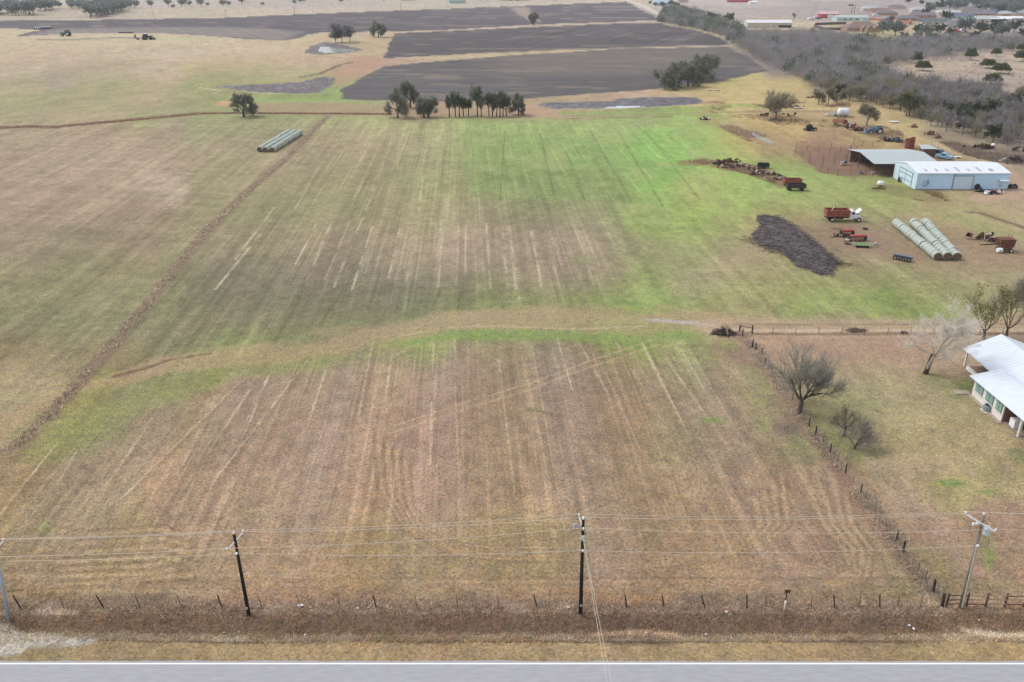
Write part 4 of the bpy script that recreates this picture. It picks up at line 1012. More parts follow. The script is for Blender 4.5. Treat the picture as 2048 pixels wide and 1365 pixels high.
# middle-distance trees at the back pond and beyond
t = tree_proto('small_bare_tree', 150, 15, 17, 'grey bare thicket tree standing in the back pond', trunk=2, first=8, tw_len=1.4, r_trunk=.35, levels=4, up=.1, twigs=7, tw_w=.10, bark_c=(104, 98, 96), twig_c=(118, 116, 116)); move(t, 684, 86, .2)
t = tree_proto('small_bare_tree', 151, 12, 12, 'second grey bare tree of the back pond thicket, on its right', trunk=2, first=8, tw_len=1.4, r_trunk=.3, levels=3, up=.1, twigs=8, tw_w=.10, bark_c=(104, 98, 96), twig_c=(120, 116, 116)); move(t, 700, 84, .2)
t = tree_proto('small_bare_tree', 152, 9, 10, 'low grey bare tree on the left side of the back pond thicket', trunk=1, first=8, tw_len=1.2, r_trunk=.3, levels=3, up=.1, twigs=8, tw_w=.10, bark_c=(104, 98, 96), twig_c=(112, 106, 106)); move(t, 671, 85, .2)
OF = dict(OAK); OF['tw_w'] = .1; OF['tw_len'] = 1.0
t = tree_proto('oak_tree', 153, 13, 14, 'lone dark oak on the bank right of the back pond', leaves=2200, leaf_s=.4, r_trunk=.5, **OF); move(t, 757, 75, .2)
t = tree_proto('oak_tree', 154, 13, 11, 'lone dark tree on the grass strip between the far ploughed fields', leaves=1500, leaf_s=.5, r_trunk=.5, **OF); move(t, 1068, 51, .2)

# --- round cedars in the clearing
ced = bush_proto('cedar_bush', 7, 8.0, 6.4, 'x', n=2200, s=.34, col=(76, 88, 56), alt=(94, 92, 62))
first = True
for (px, py, w, h, lb) in [(1845, 142, 30, 15, 'round dark cedar at the near edge of the clearing, farthest left'), (1832, 127, 22, 17, 'rounded dark cedar against the wood, just behind the leftmost clearing cedar'),
                           (1940, 121, 23, 18, 'round cedar on the left behind the group of three'), (1976, 137, 30, 14, 'flattish cedar of the three, upper left'),
                           (2001, 148, 32, 16, 'brownish cedar of the three, on the right'), (1983, 170, 32, 17, 'nearest cedar of the three, lower down'),
                           (1992, 113, 18, 12, 'small cedar farther back near the upper wood'), (2044, 124, 30, 18, 'cedar cut by the right edge of the picture'), (2042, 104, 18, 12, 'small cedar by the right edge at the back')]:
    s_ = scale_at(py); sw = w / s_ / 8.0; sh = h / s_ / 5.0
    kw = dict(rz=random.uniform(0, 6), sc=(sw, sw, sh))
    if first: ced['label'] = lb; ced['group'] = 'cedars in the clearing'; move(ced, px, py, 0, (sw, sw, sh)); first = False
    else: put(ced, px, py, label=lb, group='cedars in the clearing', **kw)

# --- the wood: trees with twig crowns
wood_kinds = []
for i in range(6):
    wood_kinds.append(('grey', tree_proto('bare_tree', 200 + i, 8.0, 7.0, 'x', trunk=1.4, levels=2, first=8, up=.10, ang=(.35, .8), lr=.7, twigs=9, tw_len=1.7, tw_w=.07, bark_c=(104, 100, 100), twig_c=(138, 133, 134) if i % 2 else (126, 121, 121), r_trunk=.16)))
for i in range(3):
    wood_kinds.append(('dun', tree_proto('bare_tree', 220 + i, 7.5, 7.0, 'x', trunk=1.4, levels=2, first=8, up=.06, ang=(.35, .8), lr=.7, twigs=8, tw_len=1.5, tw_w=.07, bark_c=(100, 94, 84), twig_c=(130, 124, 108), r_trunk=.16,
                                      leaves=400, leaf_c=(120, 118, 92), leaf_s=.2)))
for i in range(2):
    wood_kinds.append(('green', tree_proto('evergreen_tree', 240 + i, 7.5, 6.5, 'x', trunk=1.2, levels=2, first=8, up=.06, ang=(.35, .8), lr=.7, twigs=4, tw_len=1.2, tw_w=.07, bark_c=(80, 76, 66), twig_c=(80, 82, 66), r_trunk=.16,
                                       leaves=1300, leaf_c=(66, 78, 56), leaf_alt=(52, 64, 46), leaf_s=.28)))
WOOD = [(1318, 47), (1345, 52), (1392, 60), (1440, 74), (1476, 95), (1530, 128), (1590, 156), (1650, 190), (1720, 208), (1790, 222), (1830, 245), (1880, 262), (1950, 276), (2010, 292), (2060, 300), (2200, 330), (2250, 110),
        (2080, 86), (1960, 84), (1880, 82), (1830, 86), (1760, 88), (1700, 78), (1640, 72), (1580, 70), (1500, 72), (1470, 60), (1420, 40), (1370, 26), (1335, 20)]
CLEAR = [(1742, 136), (1830, 128), (1900, 112), (1960, 104), (2060, 100), (2240, 118), (2250, 215), (2100, 205), (2040, 200), (1980, 186), (1900, 168), (1830, 164), (1780, 150)]
LANE1 = [(1440, 52), (1520, 52), (1640, 46), (1640, 66), (1490, 68)]
Pw, Pc, Pl = flat(WOOD), flat(CLEAR), flat(LANE1)
R = np.random.default_rng(5)
pts = []
grid = {}
def try_pt(x, y, dmin):
    k = (int(x // 6), int(y // 6))
    for a in (-1, 0, 1):
        for b in (-1, 0, 1):
            for (u, w) in grid.get((k[0] + a, k[1] + b), ()):
                if (u - x) ** 2 + (w - y) ** 2 < dmin * dmin: return False
    grid.setdefault(k, []).append((x, y)); return True
lo, hi = Pw.min(0), Pw.max(0)
N = 60000
cx_ = lo[0] + (hi[0] - lo[0]) * R.random(N); cy_ = lo[1] + (hi[1] - lo[1]) * R.random(N)
ok = in_poly(cx_, cy_, Pw) & ~in_poly(cx_, cy_, Pc) & ~in_poly(cx_, cy_, Pl) & (cy_ < 1100)
qx_, qy_ = photo_xy(cx_, cy_)
ok &= (qx_ < 2100)
thin = in_poly(cx_, cy_, flat([(1740, 136), (1800, 165), (1900, 190), (2000, 225), (2100, 235), (2100, 190), (1950, 170), (1830, 150)]))
ok &= ~(thin & (R.random(N) < .93))
dens = fbm(cx_ / 22, cy_ / 22, 3, 301)
for x, y, q in zip(cx_[ok], cy_[ok], dens[ok]):
    if q < .33 and R.random() < .7: continue
    if try_pt(x, y, 3.2 if y < 420 else 4.0): pts.append((x, y))
pts.sort(key=lambda p: p[1])
print('WOOD', len(pts))
G1 = {'grey': 'grey bare trees of the wood', 'dun': 'olive-tinged bare trees of the wood', 'green': 'dark evergreens among the wood'}
LB = {'grey': 'grey bare-twigged tree in the dense wood on the right', 'dun': 'olive-tinged lichened tree in the dense wood on the right', 'green': 'dark evergreen growing among the bare trees of the wood'}
for kd, pr in wood_kinds:
    pr['label'] = LB[kd]; pr['group'] = G1[kd]
used = set()
rest = []
edge = flat([(1318, 47), (1345, 52), (1392, 60), (1440, 74), (1476, 95), (1530, 128), (1590, 156), (1650, 190), (1720, 208), (1790, 222), (1830, 245), (1880, 262), (1950, 276), (2010, 292), (2060, 300)])
def zone(kd, x, y):
    px, _ = photo_xy(np.array([x]), np.array([y])); px = px[0]
    d, _ = dist_poly(np.array([x]), np.array([y]), edge)
    w = 'on the front edge of the wood' if d[0] < 7 else 'inside the wood'
    p = 'near the far field corner' if px < 1620 else 'above the pasture trees' if px < 1740 else 'around the green-crowned tree' if px < 1850 else 'beyond the barn' if px < 1960 else 'at the right'
    k = {'grey': 'grey bare-twigged tree', 'dun': 'olive-tinged lichened tree', 'green': 'dark evergreen'}[kd]
    return '%s %s %s' % (k, w, p), '%ss %s %s' % (k, w, p)
for i, (x, y) in enumerate(pts):
    far_belt = y > 480 and photo_xy(np.array([x]), np.array([y]))[0][0] < 1480
    g = vnoise(x / 30, y / 30, 77)
    rr_ = R.random()
    pe = .35 if far_belt else (.03 + .14 * (g > .64))
    kd = 'green' if rr_ < pe else ('dun' if rr_ < pe + .24 else 'grey')
    cand = [j for j, (k_, _) in enumerate(wood_kinds) if k_ == kd]
    j = cand[int(R.integers(0, len(cand)))]
    s_ = R.uniform(.65, 1.15) * (1.25 if far_belt else 1)
    if y < 300: s_ *= .8
    if i < 285:
        pr = wood_kinds[j][1]
        if j not in used:
            used.add(j); pr['label'], pr['group'] = zone(kd, x, y); pr.location = (x, y, 0); pr.rotation_euler = (0, 0, R.random() * 6); pr.scale = (s_, s_, s_)
        else:
            copy_tree(pr, (x, y, 0), R.random() * 6, (s_, s_, s_ * R.uniform(.9, 1.15)), *zone(kd, x, y))
    else:
        rest.append((x, y, s_, j, R.random() * 6.28))
for j, (kd, pr) in enumerate(wood_kinds):
    if j not in used: bpy.data.objects.remove(pr) if not pr.children else None
# the rest of the wood is one mass
VV, FF, CC = [], [], []; off = 0
for (x, y, s_, j, a) in rest:
    kd = wood_kinds[j][0]
    n = 150
    d = R.normal(size=(n, 3)); d[:, 2] = np.abs(d[:, 2]); d /= np.linalg.norm(d, axis=1, keepdims=True)
    P = d * (R.random((n, 1)) ** .45) * np.array([3.4, 3.4, 5.2]) * s_; P[:, 2] += 1.3 * s_
    D = d * .7 + R.normal(size=(n, 3)) * .4; D[:, 2] += .3; D /= np.linalg.norm(D, axis=1, keepdims=True)
    V, F = slivers(P, D, 2.0 * s_ * (.6 + .6 * R.random(n)), np.full(n, .17 if kd != 'green' else .5), int(R.integers(1e6)))
    V = V + np.array([x, y, 0])
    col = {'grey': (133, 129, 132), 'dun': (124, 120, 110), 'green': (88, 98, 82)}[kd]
    VV.append(V); FF.append(F + off); off += len(V)
    CC.append(np.repeat(sc_cols(lin(col) * ALB * R.uniform(.8, 1.15), n, int(R.integers(1e6)), .25), 3, 0))
if VV:
    me = mesh_np('wood', np.vstack(VV), np.vstack(FF), foli); set_color(me, np.vstack(CC), 'tone')
    tag(link_mesh('wood', me), 'dense grey bare wood filling the right background behind the individual edge trees', 'wood', kind='stuff')

# --- far tree clumps, upper left, and lone far trees
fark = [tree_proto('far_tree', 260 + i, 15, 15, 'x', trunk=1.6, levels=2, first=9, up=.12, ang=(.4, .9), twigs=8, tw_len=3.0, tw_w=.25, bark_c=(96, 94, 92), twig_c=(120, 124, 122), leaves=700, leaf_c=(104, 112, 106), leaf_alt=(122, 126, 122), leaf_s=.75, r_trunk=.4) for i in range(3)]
def farclump(n, poly, lb, grp, smin=.8, smax=1.2):
    P = flat(poly); lo_, hi_ = P.min(0), P.max(0); c = 0; tries = 0; used_pts = []
    while c < n and tries < 4000:
        tries += 1
        x = R.uniform(lo_[0], hi_[0]); y = R.uniform(lo_[1], hi_[1])
        if not in_poly(np.array([x]), np.array([y]), P)[0]: continue
        if any((x - a) ** 2 + (y - b) ** 2 < 34 for a, b in used_pts): continue
        used_pts.append((x, y)); k = fark[c % 3]; s_ = R.uniform(smin, smax)
        copy_tree(k, (x, y, 0), R.random() * 6, s_, lb, grp); c += 1
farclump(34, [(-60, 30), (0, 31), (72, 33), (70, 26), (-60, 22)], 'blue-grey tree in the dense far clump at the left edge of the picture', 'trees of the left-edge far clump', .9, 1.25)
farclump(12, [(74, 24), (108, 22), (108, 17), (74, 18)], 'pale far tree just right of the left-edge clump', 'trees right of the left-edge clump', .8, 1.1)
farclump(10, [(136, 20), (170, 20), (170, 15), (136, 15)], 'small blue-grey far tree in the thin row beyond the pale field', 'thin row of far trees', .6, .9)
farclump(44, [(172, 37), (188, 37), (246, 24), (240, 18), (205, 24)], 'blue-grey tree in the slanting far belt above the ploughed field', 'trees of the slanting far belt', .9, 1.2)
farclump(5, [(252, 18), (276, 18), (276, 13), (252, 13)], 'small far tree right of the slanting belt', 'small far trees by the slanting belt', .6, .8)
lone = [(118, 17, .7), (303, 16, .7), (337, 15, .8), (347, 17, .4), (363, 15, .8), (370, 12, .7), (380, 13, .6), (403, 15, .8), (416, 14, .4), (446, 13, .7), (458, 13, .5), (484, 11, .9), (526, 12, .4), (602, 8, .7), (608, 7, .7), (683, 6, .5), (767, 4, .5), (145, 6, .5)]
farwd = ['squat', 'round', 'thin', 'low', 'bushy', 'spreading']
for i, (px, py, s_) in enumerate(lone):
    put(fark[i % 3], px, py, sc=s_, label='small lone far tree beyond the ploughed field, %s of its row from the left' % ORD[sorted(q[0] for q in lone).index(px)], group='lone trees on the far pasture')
# trees around the settlement
vil = [(1790, 74, 1.0), (1806, 80, .6), (1835, 70, .9), (1850, 76, .8), (1880, 70, .9), (1900, 74, .7), (1930, 66, 1.0), (1960, 68, 1.0), (1990, 74, 1.3), (2003, 78, 1.0), (2028, 66, 1.1), (2045, 78, .8), (1765, 70, .9),
       (1850, 34, .9), (1892, 44, 1.1), (1860, 28, .9), (1818, 8, .9), (1842, 10, .7), (1834, 84, .6), (1905, 82, .6), (1946, 84, .8), (1860, 86, .6), (1672, 32, .4), (1700, 42, .4)]
ev = tree_proto('evergreen_tree', 270, 10, 11, 'x', trunk=1.5, levels=2, first=8, up=.06, twigs=4, tw_len=1.5, tw_w=.15, bark_c=(86, 80, 72), twig_c=(84, 86, 74), leaves=1600, leaf_c=(70, 82, 62), leaf_alt=(60, 72, 54), leaf_s=.5, r_trunk=.3)
for i, (px, py, s_) in enumerate(vil):
    put(ev if i % 3 else fark[0], px, py, sc=s_, label='dark tree among the far houses, %s from the left' % ORD[sorted(q[0] for q in vil).index(px)], group='trees among the far houses')
for i in range(84):
    px = R.uniform(1895, 2060); py = R.uniform(3, 34)
    if px < 1960 and py > 24: continue
    put(ev if i % 4 == 0 else fark[i % 3], px, py, sc=R.uniform(.7, 1.1), label='grey-green tree in the far wood at the top right corner', group='trees of the top right far wood')
for i in range(10):
    put(ev if i % 2 else fark[0], R.uniform(1856, 1955), R.uniform(12, 19), sc=R.uniform(.8, 1.1), label='dark tree of the far tree row at the top, right of the bare field', group='far tree row at the top right')
for (px, py, s_) in [(1300, 9, .5), (1310, 12, .5), (1325, 16, .8), (1342, 12, .8), (1352, 18, .9), (1330, 24, .7)]:
    put(ev, px, py, sc=s_, label='dark tree by the far farmhouse at the end of the white road', group='trees by the far farmhouse')
for (px, py, s_) in [(1421, 48, 1.1), (1456, 50, 1.1)]:
    put(ev, px, py, sc=s_, label='round-headed green tree ' + ('left' if px < 1440 else 'right') + ' of the pair left of the long cream barn')
t = tree_proto('bare_tree', 280, 13, 11, 'tall bare tree with a purplish crown in the far yard behind the brown-roofed house', trunk=5, levels=3, first=7, up=.12, twigs=7, tw_len=1.4, tw_w=.12, bark_c=(110, 98, 94), twig_c=(112, 100, 108), r_trunk=.3); move(t, 1777, 62, 0)
t = tree_proto('small_bare_tree', 281, 9, 6, 'thin bare tree behind the long cream barn', trunk=3, levels=3, first=5, up=.12, twigs=4, tw_len=1.0, tw_w=.10, bark_c=(130, 120, 110), twig_c=(150, 140, 130), r_trunk=.2); move(t, 1587, 43, 0)
for i, k in enumerate(fark): 
    k['label'] = ['lone far tree near the top left, by the worn track', 'far tree at the top of the picture left of centre', 'far tree by the top edge above the first ploughed field'][i]; move(k, [96, 590, 700][i], [9, 10, 4][i], 0, .5)
ev['label'] = 'round dark evergreen in the yard of the brown-roofed far house'; move(ev, 1702, 62, 0, .6)

# --- brush, weeds, grass
def tufts(name, pts_xyz, label, cat, hgt, w, blades, dark=1.0, colf=None, spread=.12, seed=1, alpha=1.0, droop=.6):
    R = np.random.default_rng(seed)
    k = len(pts_xyz)
    P = np.repeat(pts_xyz, blades, 0); n = len(P)
    P = P + np.stack([R.normal(size=n) * spread, R.normal(size=n) * spread, np.zeros(n)], 1)
    hg = np.repeat(hgt * (.5 + R.random(k)), blades) if np.ndim(hgt) == 0 else np.repeat(hgt, blades)
    D = np.stack([R.normal(size=n) * droop, R.normal(size=n) * droop, np.ones(n)], 1); D /= np.linalg.norm(D, axis=1, keepdims=True)
    V, F = slivers(P, D, hg * (.7 + .6 * R.random(n)), w * (.6 + .8 * R.random(n)), seed + 3)
    C = colf(pts_xyz) if colf else cover(pts_xyz[:, 0], pts_xyz[:, 1])
    C = np.repeat(C, blades, 0) * (dark * (.4 + 1.15 * R.random((n, 1))))
    C = C * np.stack([1 + .1 * R.normal(size=n), np.ones(n), 1 - .06 * np.abs(R.normal(size=n))], 1)
    C = np.repeat(np.clip(C, .005, .8), 3, 0)
    me = mesh_np(name, V, F, foli); set_color(me, C, 'tone')
    return tag(link_mesh(name, me), label, cat, kind='stuff')

def scatter(n, y0, y1, seed, keep=None, power=1.5):
    """points spread over the ground, density falling with distance"""
    R = np.random.default_rng(seed)
    u = R.random(n); e = 1 - power
    Y = (y0 ** e + (y1 ** e - y0 ** e) * u) ** (1 / e)
    X = (R.random(n) * 2 - 1) * .66 * (Y * CT + H * ST)
    Z = np.asarray(T(X, Y))
    P = np.stack([X, Y, Z], 1)
    if keep is not None: P = P[keep(P)]
    return P

gp = scatter(95000, 57.5, 190, 401, power=2.4)
tufts('dry_grass', gp, 'dry mown grass stubble tufts all over the near field and lawns', 'grass', .15, .055, 2, 1.25, seed=11, spread=.10, droop=.9)
gp = scatter(26000, 51.6, 57.6, 402, power=1.2)
keepm = (gp[:, 1] + (vnoise(gp[:, 0] / 3, gp[:, 1] * 0, 8) - .5) * .8 > 52.3)
tufts('ditch_grass', gp[keepm], 'rank brown grass filling the roadside ditch', 'grass', .2, .045, 3, 1.95, seed=12, spread=.16, droop=.8)
gp = scatter(12000, 50.2, 52.4, 403, power=1.2)
tufts('verge_grass', gp, 'short straw-coloured mown grass on the road verge', 'grass', .07, .04, 3, 1.1, seed=13, spread=.1, droop=.9)
# weeds under the road fence
FENCE_Y = G(1000, 1216)[1]
R2 = np.random.default_rng(404)
n = 5200
fx_ = R2.uniform(-46, 36, n); fy_ = FENCE_Y + R2.normal(size=n) * .5 + (vnoise(fx_ / 4, fx_ * 0, 9) - .5) * .5
m_ = vnoise(fx_ / 2.2, fx_ * 0 + 5, 10) > .3
gp = np.stack([fx_, fy_, np.asarray(T(fx_, fy_))], 1)[m_]
tufts('fence_weeds', gp, 'tangled grey-brown dead weeds along the roadside wire fence', 'weeds', .34, .035, 5, 2.2, seed=14, spread=.22, droop=1.0,
      colf=lambda P: sc_cols(lin((140, 126, 112)) * ALB, len(P), 5, .25, lin((104, 90, 80)) * ALB, .4))
# weeds along the side fence
SIDE = flat([(1884, 1213), (1866, 1185), (1850, 1160), (1836, 1144), (1806, 1106), (1793, 1080), (1760, 1035), (1732, 998), (1721, 987), (1691, 947), (1660, 907), (1631, 871), (1618, 853), (1585, 800), (1543, 748), (1530, 730), (1511, 700), (1487, 668)])
def along(P, n, wid, seed, jitter=1.0):
    R = np.random.default_rng(seed)
    L = np.hypot(*(P[1:] - P[:-1]).T); cs = np.concatenate([[0], np.cumsum(L)]); t = R.random(n) * cs[-1]
    x = np.interp(t, cs, P[:, 0]); y = np.interp(t, cs, P[:, 1])
    return np.stack([x + R.normal(size=n) * wid, y + R.normal(size=n) * wid * .6], 1), t
q, t_ = along(SIDE, 6000, .42, 405)
m_ = vnoise(t_ / 1.6, t_ * 0, 12) > .28
gp = np.stack([q[:, 0], q[:, 1], np.asarray(T(q[:, 0], q[:, 1]))], 1)[m_]
tufts('fence_weeds', gp, 'tangled dead weeds and vines along the side fence of the lawn', 'weeds', .42, .045, 4, 2.1, seed=15, spread=.25, droop=1.0,
      colf=lambda P: sc_cols(lin((138, 126, 114)) * ALB, len(P), 6, .22, lin((108, 98, 88)) * ALB, .4))
# hedge row of weeds on the left
q, t_ = along(HEDGE[:14], 9000, .42, 406)
m_ = fbm(q[:, 0] / 1.0, q[:, 1] / 1.6, 3, 13) > .44
gp = np.stack([q[:, 0], q[:, 1], np.asarray(T(q[:, 0], q[:, 1]))], 1)[m_]
tufts('weed_hedge', gp, 'long strip of rank brown dead weeds dividing the left field from the middle field', 'weeds', .40, .08, 3, 2.2, seed=16, spread=.3, droop=.9,
      colf=lambda P: sc_cols(lin((130, 118, 104)) * ALB, len(P), 7, .25, lin((104, 94, 82)) * ALB, .4))
q, t_ = along(flat([(-60, 259), (0, 257), (60, 253), (105, 256), (160, 250), (240, 243), (330, 235), (400, 228), (470, 227), (650, 228), (780, 229)]), 7000, .9, 407)
gp = np.stack([q[:, 0], q[:, 1], np.zeros(len(q))], 1)
tufts('weed_hedge', gp, 'dark brown weeds following the ditch across the left background', 'weeds', .5, .15, 3, 2.0, seed=17, spread=.4, droop=.9,
      colf=lambda P: sc_cols(lin((126, 104, 90)) * ALB, len(P), 8, .25, lin((96, 78, 68)) * ALB, .4))
# purple-grey scrub on the clearing and pasture margins
def brushfield(poly, n, label, hh=1.4, col=(132, 118, 116), alt=(150, 134, 124), seed=410, w=.12, blades=7):
    P = flat(poly); lo_, hi_ = P.min(0), P.max(0); R = np.random.default_rng(seed)
    x = R.uniform(lo_[0], hi_[0], n * 3); y = R.uniform(lo_[1], hi_[1], n * 3)
    m = in_poly(x, y, P) & (fbm(x / 9, y / 12, 3, seed) > .5); x, y = x[m][:n], y[m][:n]
    gp = np.stack([x, y, np.asarray(T(x, y))], 1)
    if len(gp) == 0: return
    tufts('brush', gp, label, 'brush', hh, w, blades, 1.45, seed=seed, spread=hh * .4, droop=.8, colf=lambda q: sc_cols(lin(col) * ALB, len(q), 9, .2, lin(alt) * ALB, .4))
brushfield([(1742, 136), (1830, 128), (1900, 112), (1960, 104), (2100, 100), (2150, 205), (2040, 200), (1980, 186), (1900, 168), (1830, 164), (1780, 150)], 2600, 'low purplish-grey scrub dotted over the clearing between the woods', 1.0)
brushfield([(1760, 142), (1830, 160), (1900, 170), (1980, 186), (2100, 205), (2100, 240), (1990, 228), (1900, 195), (1800, 165)], 3500, 'purplish-grey brush thickening towards the near wood', 2.2, seed=411)
brushfield([(1420, 205), (1480, 222), (1560, 226), (1600, 240), (1680, 262), (1600, 262), (1500, 240), (1400, 222)], 900, 'grey dead brush around the bare tree right of the pond', 1.2, (126, 110, 96), (150, 126, 104), 412, .08)
brushfield([(1425, 240), (1470, 250), (1530, 272), (1565, 292), (1560, 302), (1500, 285), (1440, 255)], 800, 'brown weeds lining the old fence row above the green field', .9, (132, 114, 100), (146, 128, 112), 413, .08)
brushfield([(1500, 215), (1560, 205), (1700, 208), (1700, 214), (1600, 218)], 400, 'dark brush line under the three small pasture trees', 1.0, (104, 88, 80), (128, 108, 96), 414, .08)
brushfield([(1735, 378), (1775, 370), (1825, 378), (1880, 388), (1895, 402), (1868, 408), (1810, 396), (1750, 386)], 900, 'olive weeds in front of the light blue barn', .6, (112, 102, 74), (130, 118, 88), 415, .07)
brushfield([(1640, 235), (1700, 228), (1745, 262), (1800, 262), (1820, 290), (1760, 280), (1700, 262), (1650, 250)], 700, 'brown brush between the scrap and old machines in the pasture', 1.0, (114, 102, 94), (130, 114, 102), 416, .08)
brushfield([(1880, 285), (1960, 290), (2060, 300), (2100, 330), (2020, 330), (1930, 312)], 1200, 'dark brush among the scrap heaps on the right', 1.0, (108, 96, 90), (128, 114, 104), 417, .08)
brushfield([(1370, 324), (1420, 318), (1480, 326), (1550, 342), (1600, 372), (1555, 374), (1500, 350), (1430, 334)], 1000, 'brown weeds around the scrap and old wagons in the green field', .7, (120, 100, 88), (136, 118, 100), 418, .07)
# ------------------------------------------------------------------ built things
galv = mat('galvanised_steel', alb((196, 202, 208)), rough=.45, metal=.3, var=.12, scale=4)
pole_black = mat('creosoted_pole', alb((34, 26, 26)), rough=.85, var=.4, scale=5, stretch=(1, 1, .2))
pole_grey = mat('weathered_pole', alb((138, 128, 112)), rough=.9, var=.3, scale=5, stretch=(3, 3, .3), rust=alb((84, 76, 66)), rust_amt=.45)
post_wood = mat('old_fence_wood', alb((60, 50, 46)), rough=.95, var=.4, scale=6)
rail_wood = mat('dark_rail_wood', alb((88, 70, 66)), rough=.95, var=.35, scale=6)
rail_pale = mat('weathered_rail', alb((150, 132, 116)), rough=.95, var=.3, scale=6)
wire_m = mat('fence_wire', alb((150, 134, 118)), rough=.6, metal=.3, var=.2)
cable_m = mat('bare_conductor', alb((214, 200, 184)), rough=.45, metal=.2, var=.05)
tpost = mat('steel_post', alb((96, 76, 66)), rough=.8, var=.3, scale=8)
white_m = mat('white_enamel', alb((232, 234, 236), 1.05), rough=.5, var=.06)
porcelain = mat('porcelain', alb((240, 240, 244), 1.1), rough=.2, var=.03, spec=.6)
tank_m = mat('transformer_paint', alb((206, 220, 228)), rough=.4, var=.06)
tyre = mat('tyre_rubber', alb((44, 44, 46)), rough=.9, var=.2)
rim_w = mat('pale_rim', alb((214, 208, 198)), rough=.5, var=.2, rust=alb((150, 110, 84)), rust_amt=.35)
dark = mat('near_black_steel', alb((40, 38, 40)), rough=.8, var=.3, scale=5)  # near-black colour for steel parts, scrap and other dark pieces
rusty = mat('rusty_iron', alb((122, 78, 62)), rough=.9, var=.3, scale=3, rust=alb((90, 62, 54)), rust_amt=.5)
rusty_red = mat('rusted_red_paint', alb((158, 92, 74)), rough=.8, var=.22, scale=2.5, rust=alb((118, 74, 60)), rust_amt=.5)
red = mat('faded_red_paint', alb((176, 84, 78)), rough=.7, var=.2, scale=3, rust=alb((124, 78, 68)), rust_amt=.48)
glass = mat('window_glass', alb((62, 74, 82)), rough=.12, var=.1, spec=.7)

def thing_at(name, px, py, label, cat, rz=0.0, group=None):
    return empty(name, P3(px, py), label, cat, rz, group)

# --- utility poles
def pole(px, py, tx, ty, m, r, label, arm=1.25, arm_up=-.7, side=0, extras=()):
    base = P3(px, py); base.z = float(T(base.x, base.y))
    h, sx = height_at(px, py, tx, ty); h -= base.z
    root = empty('utility_pole', base, label, 'utility pole')
    top = Vector((sx, 0, h))
    MB().cyl((0, 0, -.3), top, r, r * .66, 10).build('pole', m, root, True)
    at = lambda f, dy=0.0, dx=0.0: Vector((sx * f + dx, dy, h * f))
    return root, base, top, at, h
poles = []
def insul(p, parent, s=1.0):
    mb = MB(); mb.lathe([(.05 * s, 0), (.09 * s, .05 * s), (.06 * s, .09 * s), (.09 * s, .14 * s), (.05 * s, .2 * s)], 8, p)
    mb.build('insulator', porcelain, parent, True)
def arm(root, a, b, m, w=.11):
    d = (b - a); L = d.length; c = (a + b) / 2
    mb = MB(); mb.cyl(a, b, w * .62, w * .62, 4); return mb.build('crossarm', m, root)
arm_m = mat('pale_crossarm', alb((206, 198, 196)), rough=.7, var=.15, scale=4)
# pole B (left), C (centre), D (right) and the one cut by the left edge
rB, bB, tB, aB, hB = pole(498, 1231, 468, 1069, pole_black, .17, 'black creosoted utility pole on the left, leaning slightly left above the road ditch')
rC, bC, tC, aC, hC = pole(1161, 1228, 1166.5, 1040, pole_black, .18, 'black creosoted utility pole in the middle with a grey fuse box and service wires')
rD, bD, tD, aD, hD = pole(1922, 1216, 1967, 1031, pole_grey, .19, 'weathered grey utility pole on the right carrying a pale transformer can')
steel_pole = mat('silver_pole', alb((176, 184, 196)), rough=.5, metal=.15, var=.15, scale=5, stretch=(3, 3, .3))
rA, bA, tA, aA, hA = pole(18, 1241, -12, 1086, steel_pole, .17, 'silver-grey utility pole cut by the left edge of the picture beside the gravel')
def on_arm(root, base, top, z, y0, y1, x0=0, x1=0, m=arm_m):
    f = (z) / top.z
    a = Vector((top.x * f + x0, y0, z)); b = Vector((top.x * f + x1, y1, z))
    arm(root, a, b, m)
    for p in (a, b): insul((p.x, p.y * .96, p.z + .05), root)
    return base + a * 1.0 + Vector((0, 0, .22)), base + b + Vector((0, 0, .22))
W = {}
f1, n1_ = on_arm(rA, bA, tA, hA - .75, 1.25, -1.1); W['A'] = (f1, bA + tA + Vector((0, .05, .28)), n1_, bA + aA(.79, -.2))
f1, n1_ = on_arm(rB, bB, tB, hB - .72, 1.25, -1.15, .30, -.32); W['B'] = (f1, bB + tB + Vector((-.1, -.05, .28)), n1_, bB + aB(.79, -.2))
f1, n1_ = on_arm(rC, bC, tC, hC - .75, 1.55, -.35, -.22, -.0); W['C'] = (f1, bC + tC + Vector((.15, 0, .25)), n1_, bC + aC(.70, -.2))
f1, n1_ = on_arm(rD, bD, tD, hD - .72, 1.2, -1.2, -.75, .5, m=mat('greyed_crossarm', alb((204, 206, 212)), rough=.6, var=.1)); W['D'] = (f1, bD + tD + Vector((.0, 0, .28)), n1_, bD + aD(.70, -.2))
for r_, t_ in ((rA, tA), (rB, tB), (rC, tC), (rD, tD)): insul((t_.x, t_.y, t_.z + .03), r_, 1.2)
for r_, a_ in ((rB, aB), (rC, aC), (rD, aD)):
    p = a_(.79 if r_ is rB else .70, -.2); MB().box(p, (.16, .16, .16)).build('bracket', porcelain, r_)
    p = a_(.11, -.2); MB().box(p, (.16, .05, .2)).build('tag_plate', galv, r_)
# fuse box, clamp on C
p = aC(.93, 0, 0); mb = MB(); mb.cyl((p.x - .75, 0, p.z - .15), (p.x - .68, 0, p.z + .3), .1, .1, 8); mb.cyl((p.x - .55, 0, p.z - .18), (p.x - .45, 0, p.z + .22), .06, .06, 8); mb.cyl((p.x - .7, 0, p.z + .05), (p.x, 0, p.z + .05), .03, .03, 4)
mb.build('fuse_cutout', galv, rC)
p = aC(.83, -.2); mb = MB(); mb.box((p.x, p.y, p.z), (.26, .2, .4)); mb.build('service_clamp', tank_m, rC)
